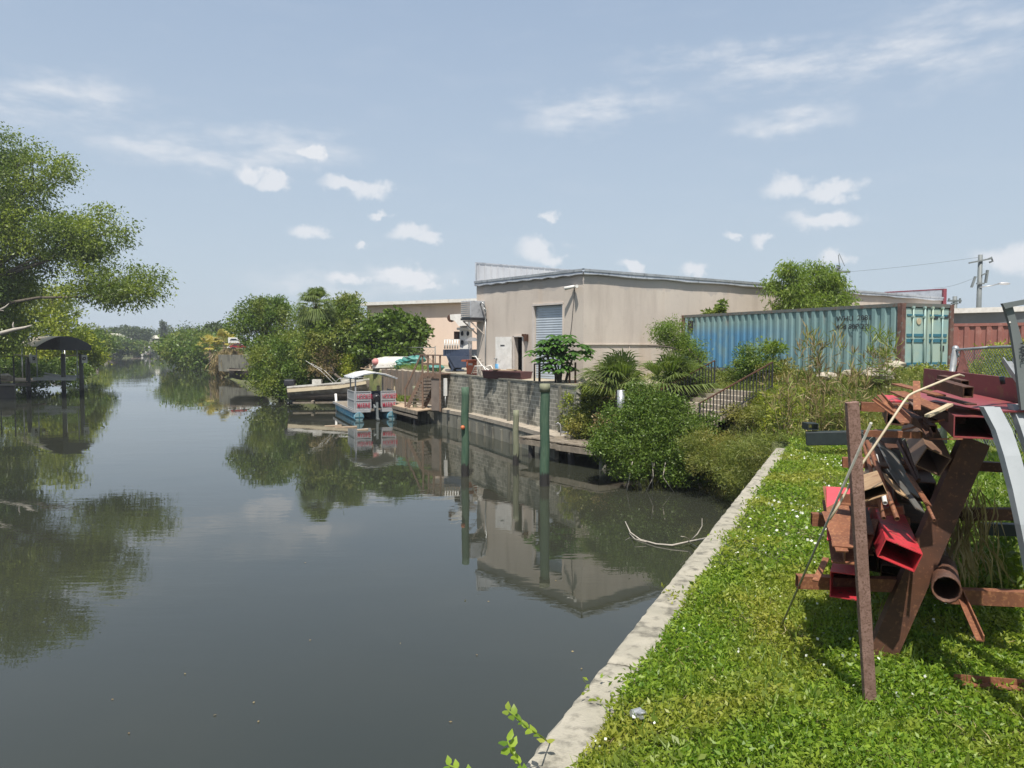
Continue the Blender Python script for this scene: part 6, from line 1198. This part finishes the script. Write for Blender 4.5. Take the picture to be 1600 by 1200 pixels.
for i, (px, py, rx, rz, lab) in enumerate(((345, 585, 10, 22, 'dead brown fallen fronds hanging into the water, left clump'), (365, 582, 9, 26, 'dead brown hanging fronds, taller right clump'))):
    Y = 118 - i * 4; n = 900; c = A(px, py - rz, Y); k = Y / 1200; P = np.array([c.x, c.y, c.z]) + rng.normal(size=(n, 3)) * [rx * k * .45, 1, rz * k * .35]; ax_n = np.tile([0, 0, -1.], (n, 1)) + rng.normal(size=(n, 3)) * .35
    V, F = leafarr(P, ax_n, rz * k * .8, .16); setp(npmesh('dead_fronds', V, F, M['lf_dry']), lab, 'fronds')
# near mangrove
MG = [(3.9, 27.8, 2.1, .8, 1.0, .75), (4.8, 27.9, 2.5, .9, 1.0, .75), (5.6, 27.7, 2.35, .8, .9, .7), (3.2, 27.3, 1.35, .45, .6, .4), (6.4, 27.3, 2.0, .6, .7, .5), (4.4, 26.4, .8, .5, .6, .45), (5.7, 26.0, .7, .6, .6, .4), (4.9, 27.6, 1.6, 1.2, 1.2, 1.1), (5.8, 27.3, 2.0, 1.2, 1.2, 1.1), (6.5, 27.0, 1.5, .9, 1.1, 1.0), (3.6, 27.4, 1.3, .7, .9, .7), (5.0, 26.6, 1.3, 1.5, 1.0, .9), (6.2, 26.4, 1.0, 1.0, .9, .7), (4.2, 27.0, .9, .9, .8, .6), (5.2, 28.2, 2.4, 1.3, 1.0, 1.0), (6.9, 26.3, 1.3, .6, .7, .7)]
mg = tree('mangrove_bush', 'dense glossy dark green mangrove bush standing in the water by the old dock', 'mangrove', (5.2, 27.4, 0), MG, 66000, .10, 'lf_dark', tr=.06, cr=.26, shell=.34, asp=.45, per=20, zmin=.2, out=.5)
mb = MB()
for i in range(26):
    x, y = random.uniform(4.0, 7.0), random.uniform(25.9, 27.6); mb.path([(x, y, 1.0), (x + random.uniform(-.15, .15), y - .1, .5), (x + random.uniform(-.35, .35), y - random.uniform(0, .4), -.1)], [.02, .017, .012], 5)
mb.build('prop_root', M['bark_pale'], mg)
# yellowish shrubs above the seawall corner and beside the dock
tree('weedy_shrub', 'yellow-green weedy shrub sprawling over the seawall corner right of the mangrove', 'shrub', (7.3, 24.2, 1), [(6.9, 24.4, 1.15, .9, .9, .65), (7.5, 23.6, 1.5, .8, .9, .6), (6.7, 25.2, 1.5, .9, .9, .7), (7.4, 22.5, 1.9, .6, .8, .35), (6.9, 23.4, 1.0, .5, .8, .5)], 20000, .13, 'lf_olive', tr=.03, cr=.3, asp=.13, shell=.36)
tree('weedy_shrub', 'yellowish green weedy bush between block wall and old dock', 'shrub', (3.6, 33.6, 1.4), [(3.0, 34.2, 1.9, .8, .9, .75), (3.8, 33.6, 1.9, .9, .9, .8), (3.4, 33.0, 1.4, 1.0, .8, .5), (4.4, 32.6, 1.5, .8, .9, .6)], 12000, .12, 'lf_olive', tr=.03, cr=.3)
tree('green_shrub', 'small leafy green bush at the right end of the block wall', 'shrub', (3.3, 34.6, 2.2), [(3.2, 34.5, 2.6, .7, .6, .4), (3.9, 34.4, 2.75, .5, .5, .35)], 5000, .12, 'lf_yellow', tr=.03, cr=.25)
tree('brown_shrub', 'dry brown trailing bush above the back of the old dock', 'shrub', (4.2, 32.0, 1.2), [(4.1, 31.9, 1.75, .7, .5, .45), (4.6, 31.4, 1.7, .5, .5, .4)], 2500, .13, 'lf_dry', tr=.03, cr=.25)
# palmettos
for px, py, Y, n, lab, sc_ in ((975, 603, 32.8, 110, 'large green palmetto clump left of the grey pipe stub', 1.0), (1060, 600, 31.5, 90, 'palmetto clump with a drooping skirt beside the farther railing', .95)):
    c = A(px, py, Y); b = (c.x, c.y, 2.4); t = thing('palmetto', lab, 'palmetto', b); V = []; F = []
    for k in range(5): q = (c.x + random.uniform(-.75, .75) * sc_, c.y + random.uniform(-.3, .3), c.z - random.uniform(.0, .35)); fronds(V, F, q, n // 8, 2.0 * sc_, blades=12, w=.075, zmin=.0, fan=1.7, hubf=.36, droop=.34)
    npmesh('frond', V, F, M['lf_palm'], t); V = []; F = []; fronds(V, F, (c.x, c.y, c.z - .4), 12, 1.3, blades=10, w=.05, zmin=-.9); npmesh('dry_frond', V, F, M['lf_dry'], t)
    mb = MB()
    for k in range(4): x = c.x + random.uniform(-.5, .5); mb.path([(x, c.y, 1.9), (x + .1, c.y, c.z - .2)], .12, 8)
    mb.build('stem', M['bark'], t)
# feathery yellow-green tree by the container corner
tree('feathery_tree', 'feathery light yellow-green young tree at the far end of the teal container', 'tree', (8.2, 35, 3.2), [BL(1055, 530, 34.5, 24, 22), BL(1040, 518, 34.5, 17, 12), BL(1075, 545, 34.2, 22, 18), BL(1085, 562, 34, 18, 12), BL(1058, 508, 34.8, 13, 8)], 9000, .11, 'lf_fern', tr=.05, cr=.34, asp=.28, droop=.4, per=22)
mb = MB(); mb.path([A(1012, 540, 34), A(1045, 542, 34), A(1070, 550, 34), A(1092, 568, 34)], .03, 6); mb.path([A(1075, 545, 33.6), A(1086, 556, 33.6), A(1095, 566, 33.6)], .03, 6); setp(mb.build('bent_pole', M['bark']), 'thin dark bent pole arching beside the feathery young tree', 'pole')
tree('leafy_tree', 'airy leafy green tree standing behind the teal container in front of the warehouse', 'tree', (18.2, 46, 3.5), [BL(1240, 450, 44, 30, 26), BL(1275, 445, 45, 34, 28), BL(1300, 462, 45, 28, 20), BL(1232, 425, 44, 16, 11), BL(1262, 470, 44, 40, 20), BL(1315, 480, 44, 22, 12), BL(1282, 422, 45, 20, 8), BL(1225, 478, 44, 14, 10)], 13000, .26, 'lf_fern', tr=.16, cr=.5, asp=.24, droop=.8, per=22, shell=.35, inner=.15)
tree('sapling', 'small pointed sapling showing just above the far end of the teal container', 'tree', (11.5, 42.6, 3.4), [BL(1128, 486, 42, 8, 7), BL(1128, 475, 42, 5, 6), BL(1112, 491, 42, 7, 4)], 900, .2, 'lf_mid', tr=.04, cr=.2)
for (px, py, rx, rz, Y, mt, n, lf, lab) in ((1180, 560, 24, 20, 31.5, 'lf_mid', 3200, .13, 'leafy green shrub between the two railings and the container'), (1215, 585, 40, 20, 31, 'lf_olive', 5500, .1, 'soft olive bush in front of the container right of the railings'), (1110, 590, 34, 14, 33.4, 'lf_olive', 4200, .1, 'low olive weeds behind the farther railing'), (1165, 646, 34, 9, 27.2, 'lf_olive', 2500, .09, 'weeds growing up through the bottom of the longer railing'), (1160, 588, 26, 14, 33, 'lf_mid', 3000, .1, 'low green weeds growing over the garden steps'), (1198, 540, 12, 10, 32, 'lf_fern', 700, .16, 'thin sprig of leaves standing before the blue part of the container')):
    c = A(px, py + rz, Y); b = BL(px, py, Y, rx, rz, .9); b2 = (b[0] + .35 * b[3], b[1] - .3, b[2] - b[5] * .4, b[3] * .8, b[4], b[5] * .6); tree('shrub', lab, 'shrub', (c.x, c.y, float(hgt(c.x, c.y)) - .1), [b, b2], n, lf, mt, tr=.025, cr=.28, asp=.35)
# papaya
pp = A(878, 598, 37); pb_0 = Vector((pp.x, 36.9, 3.0)); t = thing('papaya_tree', 'papaya tree with umbrella crown of lobed leaves in front of the roller door', 'tree', pb_0)
tips = [A(878, 540, 36.9), A(862, 552, 36.7), A(898, 550, 36.8), A(872, 572, 36.5), A(850, 545, 37)]
mb = MB()
for q in tips: mb.path([pb_0 + Vector((random.uniform(-.15, .15), 0, -.2)), pb_0.lerp(q, .5) + Vector((0, .1, -.1)), q], [.08, .06, .04], 8)
mb.build('trunk', M['bark'], t)
V = []; F = []
for q in tips:
    for i in range(26):
        a = random.uniform(0, 6.28); e = random.uniform(-.3, 1.0); d = Vector((math.cos(a) * math.cos(e), math.sin(a) * math.cos(e), math.sin(e))); h = q + d * random.uniform(.45, .8); h.z -= .05
        k0 = len(V); s_ = Vector((-math.sin(a), math.cos(a), 0)) * .012; V += [tuple(q - s_), tuple(q + s_), tuple(h + s_), tuple(h - s_)]; F.append((k0, k0 + 1, k0 + 2, k0 + 3))
        for j in range(8):
            th = j * 2 * math.pi / 8; ld_v = Vector((math.cos(th), math.sin(th), -.35 + random.uniform(-.1, .1))); l = .35 * (1.15 if math.cos(th - a) > 0 else .8); w_ = Vector((-math.sin(th), math.cos(th), 0)) * .095
            k0 = len(V); m = h + ld_v * l * .6; V += [tuple(h), tuple(m + w_), tuple(h + ld_v * l - Vector((0, 0, .05))), tuple(m - w_)]; F.append((k0, k0 + 1, k0 + 2, k0 + 3))
npmesh('leaf', V, F, M['lf_papaya'], t)
# sprig hanging over the water at the bottom edge
t = thing('leafy_sprig', 'bright green leafy sprigs growing out of the seawall at the bottom of the photo', 'plant', G(830, 1185, 1.2))
mb = MB(); V = []; F = []
def sprig(pts, n, L):
    pts = [Vector(p) for p in pts]; mb.path(pts, .006, 5)
    for i in range(n):
        u = i / (n - 1) * (len(pts) - 1); k = min(int(u), len(pts) - 2); p = pts[k].lerp(pts[k + 1], u - k); d = (pts[k + 1] - pts[k]).normalized()
        for sgn in (-1, 1):
            s_ = d.cross(Vector((0, -.3, 1))).normalized() * sgn; ax_ = (s_ + d * .35 + Vector((0, 0, random.uniform(-.3, .2)))).normalized(); b = ax_.cross(Vector((random.uniform(-.3, .3), -.4, 1))).normalized()
            l = L * random.uniform(.8, 1.15); prof = [(0, 0), (.22, .2), (.5, .27), (.78, .17), (1, 0)]; up = ax_.cross(b)
            k0 = len(V); q = lambda a, w, z=0: tuple(p + ax_ * a * l + b * w * l + up * z * l)
            V.extend([q(0, 0), q(.25, .24, .05), q(.6, .27, .06), q(1, 0, -.12), q(.6, -.27, .06), q(.25, -.24, .05), q(.3, 0, 0), q(.65, 0, 0)])
            F.extend([(k0, k0 + 6, k0 + 1, k0 + 1), (k0 + 1, k0 + 6, k0 + 7, k0 + 2), (k0 + 2, k0 + 7, k0 + 3, k0 + 3), (k0, k0 + 5, k0 + 6, k0 + 6), (k0 + 5, k0 + 4, k0 + 7, k0 + 6), (k0 + 4, k0 + 3, k0 + 7, k0 + 7)])
sprig([G(868, 1168, 1.9), A(845, 1150, 5.0), A(825, 1138, 4.95), A(808, 1122, 4.9), A(794, 1110, 4.9)], 7, .085)
sprig([A(835, 1230, 4.7), A(815, 1200, 4.65), A(800, 1175, 4.6), A(793, 1158, 4.6)], 6, .08)
sprig([A(760, 1225, 4.6), A(720, 1203, 4.6), A(702, 1196, 4.6)], 4, .08)
F3 = [];
for f in F:
    u = [];
    for i in f:
        if i not in u: u.append(i)
    F3 += [tuple(u[:3])] if len(u) == 3 else [(u[0], u[1], u[2]), (u[0], u[2], u[3])]
npmesh('leaf', V, F3, M['lf_bright'], t); mb.build('stem', M['lf_bright'], t)
# ------------------------------------------------------------ ground cover
def on_land(x, y, m=.46):
    return (x - np.interp(y, XR[:, 0], XR[:, 1])) > m
def scatter(n, x0, x1, y0, y1, cond=None, m=.46, power=1.0):
    y = y0 + (y1 - y0) * rng.random(n) ** power; x = x0 + (x1 - x0) * rng.random(n); k = on_land(x, y, m) & (np.abs(x) < y * .85 + 2.6)
    if cond is not None: k &= cond(x, y)
    return x[k], y[k]
def patchy(x, y, s=1.0, ph=0): return np.sin(x * 1.7 * s + ph) * np.cos(y * 1.3 * s + .5 * x * s + ph) + .5 * np.sin(4.1 * x * s + 2 * y * s)
def cover(name, label, n, box, L, W, mat, up=.5, cond=None, m=.46, h0=.02, h1=.1, power=1.0, kind='grass', fold=.12):
    x, y = scatter(n, *box, cond=cond, m=m, power=power); z = hgt(x, y) + h0 + (h1 - h0) * rng.random(len(x)) * (1 + .5 * patchy(x, y, 1.3)).clip(.2, 2)
    k = len(x); ax_ = rng.normal(size=(k, 3)) * [1, 1, .35] + [0, 0, up]; LL = L * (.6 + .8 * rng.random(k)); V, F = leafarr(np.stack([x, y, z], 1), ax_, LL, LL * W, fold)
    o = npmesh(name, V, F, M[mat]); return setp(o, label, kind, kind='stuff')
lim = lambda x, y: y < 23 + .15 * x
cover('ground_cover', 'bright green creeping ground cover leaves on the near lawn', 270000, (-1, 8.2, 3.0, 9.5), .046, .42, 'lf_bright', up=.45, m=.40, h0=.01, h1=.10, power=1.15)
cover('ground_cover', 'bright green ground cover leaves on the lawn farther back', 170000, (1.5, 15, 9, 23), .07, .4, 'lf_bright', up=.5, cond=lim, h0=.0, h1=.13, m=.40)
cover('lawn_grass', 'short green grass blades among the ground cover', 70000, (-1, 14, 3.4, 23), .15, .07, 'lf_lawn', up=1.3, cond=lim, h0=-.01, h1=.04, power=1.3)
cover('wild_flowers', 'tiny white daisies dotted over the lawn', 2200, (-.5, 13, 3.4, 22), .028, .9, 'flower', up=.8, cond=lambda x, y: lim(x, y) & (patchy(x, y, .6, 2) > .0), h0=.09, h1=.17, kind='flowers')
x, y = scatter(2600, 0, 11, 10, 21, cond=lambda x, y: lim(x, y) & (patchy(x, y, .5, 1) > .15)); k = len(x); P = np.stack([x, y, hgt(x, y) + .12 + .06 * rng.random(k)], 1); V, F = leafarr(P, rng.normal(size=(k, 3)) * [1, 1, .2], .05, .045); setp(npmesh('wild_flowers', V, F, M['flower']), 'scattered white flowers across the far part of the lawn', 'flowers', kind='stuff')
cover('dead_thatch', 'small brown dead stems lying through the lawn', 16000, (-1, 9, 3.4, 16), .09, .07, 'lf_dry', up=.25, h0=.03, h1=.1, cond=lambda x, y: patchy(x, y, 1.6, 4) > .35, kind='thatch')
cover('broad_weeds', 'larger darker broad leaved weeds here and there in the lawn', 9000, (-.5, 9, 3.6, 18), .075, .55, 'lf_mid', up=.5, h0=.06, h1=.13, cond=lambda x, y: patchy(x, y, 2.1, .7) > .5, kind='weeds')
# taller weeds under and behind the rack
cover('tall_weeds', 'taller green weeds growing in the shade under the steel rack', 26000, (3.2, 9.5, 8, 12), .12, .3, 'lf_mid', up=.8, h0=.0, h1=.42, cond=lambda x, y: x > .47 * y + .1, kind='weeds')
cover('tall_weeds', 'bright green weeds around the fence right of the pile', 20000, (5, 14, 9, 19), .16, .2, 'lf_lawn', up=1.2, h0=.0, h1=.3, cond=lambda x, y: x > 2 + .4 * y, kind='weeds')
# weeds at the cap edge
x = []; 
for i in range(1500):
    yy_ = 3.6 + 18 * random.random() ** 1.2; s_ = math.sin(yy_ * 2.3) + math.sin(yy_ * 5.1 + 1)
    if s_ > .2: x.append((cap_line(yy_) + .44 - random.random() ** 2 * .22 * s_, yy_ + random.uniform(-.05, .05), 2.11 + random.random() * .08))
P = np.array(x); V, F = leafarr(P, rng.normal(size=(len(P), 3)) + [-.4, -.2, .5], .06, .026); setp(npmesh('edge_weeds', V, F, M['lf_bright']), 'small weeds creeping over the edge of the seawall cap', 'weeds', kind='stuff')
# young seedlings in the lawn foreground
for i, (px, py, s, lab) in enumerate(((1470, 1060, .16, 'broad leaved seedling in the weeds at the foot of the rack leg'), (955, 1145, .12, 'leafy seedling touching the cap near the bottom of the photo'), (1022, 1028, .11, 'small seedling leaning on the seawall cap halfway along it'), (1325, 1150, .2, 'tuft of long grass blades at the bottom of the leaning bar'))):
    p = G(px, py, 2.2); n = 14 if i < 3 else 30; ax_ = rng.normal(size=(n, 3)) * [1, 1, .3] + [0, 0, .8 if i < 3 else 2.2]; V, F = leafarr(np.tile([p.x, p.y, 2.16], (n, 1)) + rng.normal(size=(n, 3)) * .012, ax_, s, s * (.38 if i < 3 else .06)); setp(npmesh('seedling' if i < 3 else 'grass_tuft', V, F, M['lf_bright' if i < 3 else 'lf_lawn']), lab, 'plant')
# dead brown fronds hanging in the rack
for lab, px, py0, py1, Y, n in (('dry brown vine stems hanging in the shade right of the leaning leg', 1508, 745, 935, 7.4, 260), ('few dry stems under the tilted red tube', 1365, 935, 975, 7.3, 16)):
    a = A(px, py0, Y); b = A(px - 5, py1, Y); P = np.array([tuple(a.lerp(b, random.uniform(0, .6)) + Vector((random.uniform(-.22, .22), random.uniform(-.25, .25), 0))) for _ in range(n)]); ax_ = np.tile([.05, 0, -1.], (n, 1)) + rng.normal(size=(n, 3)) * [.28, .2, .15]
    V, F = leafarr(P, ax_, .42, .018); setp(npmesh('dry_vine', V, F, M['lf_dry']), lab, 'vine')
# embankment meadow
emb = lambda x, y: (y > 21.6 - .0 * x) & ((x < 13.2 + (y - 20) * .25) | (y < 27.5)) & ~((y > 27.6 + .48 * (x - 6.8)) & (y < 29.6 + .48 * (x - 6.8)) & (x > 6.2) & (x < 9.8) & (np.sin(3*x+2*y)>-.2)) & ~((x > 13.7 - .44 * (y - 28)) & (y > 27.9 + (x - 14) * .44)) & (y < 36)
cover('meadow_grass', 'tall yellowish grass covering the sloping bank below the container', 90000, (3.5, 20, 21.5, 36), .30, .045, 'lf_grass', up=1.5, cond=emb, m=.1, h0=-.03, h1=.12)
cover('meadow_grass', 'fine dry tan grass stems mixed over the bank', 12000, (3.5, 20, 21.8, 34), .38, .03, 'lf_dry', up=1.6, cond=lambda x, y: emb(x, y) & (patchy(x, y, .5, 3) > -.1), m=.1, h0=0, h1=.12)
cover('meadow_weeds', 'low leafy weeds through the grass of the bank', 60000, (3.5, 20, 21.5, 35), .10, .35, 'lf_olive', up=.5, cond=emb, m=.0, h0=0, h1=.32, kind='weeds')
cover('meadow_weeds', 'greener leafy patches before the container', 26000, (8.5, 18, 23, 29), .13, .35, 'lf_yellow', up=.5, cond=lambda x, y: emb(x, y) & (patchy(x, y, .45, 1) > .1), m=.0, h0=0, h1=.3, kind='weeds')
cover('yard_grass', 'patch of bright grass on top of the streaked concrete wall', 9000, (-9.4, -4.8, 50, 58), .28, .08, 'lf_lawn', up=1.2, m=.1, h0=.0, h1=.25, cond=lambda x, y: (x - np.interp(y, [p[1] for p in iw], [p[0] for p in iw])) < 1.5)
cover('yard_weeds', 'thin weeds along the base of the warehouse and container', 9000, (4, 17, 36, 44), .2, .12, 'lf_grass', up=1.2, m=.2, h0=0, h1=.1, kind='weeds')
# walkway weeds by the concrete wall
n = 2600; u = rng.random(n); P = np.stack([-6.6 - 3.6 * u + rng.normal(size=n) * .2, 52.6 + 4.6 * u, .88 + rng.random(n) * .35], 1); V, F = leafarr(P, rng.normal(size=(n, 3)) * [1, 1, .4] + [0, 0, 1], .3, .05); setp(npmesh('walk_weeds', V, F, M['lf_grass']), 'grass growing on the walkway behind the pontoon boat', 'grass', kind='stuff')
# tall reeds
def reed(label, px, pyb, pyt, Y, n, wd, mats=('lf_dry', 'lf_grass'), name='reed_clump'):
    b = A(px, pyb, Y); top = A(px, pyt, Y); H = top.z - b.z; t = thing(name, label, 'reeds', b); t.location.z = b.z
    mb = MB(); P = []; AX = []
    for i in range(n):
        x0 = b.x + random.gauss(0, wd * .5); y0 = b.y + random.uniform(-.4, .4); h = H * random.uniform(.6, 1.05); lx = random.gauss(0, .12) * h; mb.path([(x0, y0, b.z - .2), (x0 + lx * .3, y0, b.z + h * .5), (x0 + lx, y0, b.z + h)], [.009, .007, .003], 4)
        for k in range(9): u = random.uniform(.1, 1); a = random.uniform(0, 6.28); P.append((x0 + lx * u, y0, b.z + h * u)); AX.append((math.cos(a), math.sin(a), random.uniform(-.5, 1.3)))
        for k in range(9): P.append((x0 + lx, y0, b.z + h * random.uniform(.88, 1.02))); AX.append((random.gauss(0, .5), random.gauss(0, .5), 1))
    mb.build('stem', M['lf_dry'], t); P = np.array(P); AX = np.array(AX); k = rng.random(len(P)) < .6
    for msk, mt, nm in ((k, mats[0], 'dry_blade'), (~k, mats[1], 'green_blade')): V, F = leafarr(P[msk], AX[msk], .38, .036); npmesh(nm, V, F, M[mt], t)
    return t
reed('tallest clump of dry reeds standing against the middle of the teal container', 1272, 700, 520, 22.6, 26, .42)
reed('dry reeds left of the tallest clump, thinner and leaning', 1243, 700, 600, 22.4, 14, .45)
reed('narrow tuft of brown reeds right of the tallest clump', 1316, 690, 570, 22.8, 10, .16)
reed('green and yellow reeds in front of the container corner post', 1372, 610, 520, 24.5, 10, .35, ('lf_grass', 'lf_fern'))
reed('yellow-brown dry bush beside the boulder at the container foot', 1376, 590, 552, 26.2, 14, .5)
reed('brown grass stalks between the steel bar and the tallest reeds', 1340, 640, 585, 24, 10, .4)
reed('short dry reeds on the bank below the railings', 1225, 640, 590, 25, 10, .5, ('lf_dry', 'lf_fern'))
# background greenery over the right fence
for px, py, rx, rz, Y, lab in ((1590, 560, 30, 26, 16, 'yellow-green bush behind the chain-link fence at the right edge'), (1545, 585, 34, 18, 15.5, 'low bush behind the chain-link fence and netting')):
    c = A(px, py + rz, Y); tree('shrub', lab, 'shrub', (c.x, c.y, float(hgt(c.x, c.y))), [BL(px, py, Y, rx, rz, .8), BL(px - 20, py + 15, Y, rx * .7, rz * .6, .6)], 4500, .085, 'lf_yellow', tr=.02, cr=.18, asp=.35)

# ------------------------------------------------------------ summer haze
mb = MB(); mb.box((0, 790, 13.5), (3400, 1720, 32))
hz_o = mb.build('haze', None); setp(hz_o, 'thin pale summer haze over the canal', 'haze', kind='stuff')
hm = bpy.data.materials.new('haze_air'); hm.use_nodes = True; ht = hm.node_tree; ht.nodes.clear()
ho = ht.nodes.new('ShaderNodeOutputMaterial'); hv = ht.nodes.new('ShaderNodeVolumePrincipled'); hv.inputs['Color'].default_value = (.86, .91, 1, 1); hv.inputs['Density'].default_value = .0004; hv.inputs['Anisotropy'].default_value = .2
ht.links.new(hv.outputs[0], ho.inputs['Volume']); hz_o.data.materials.append(hm)
sc.cycles.volume_bounces = 0
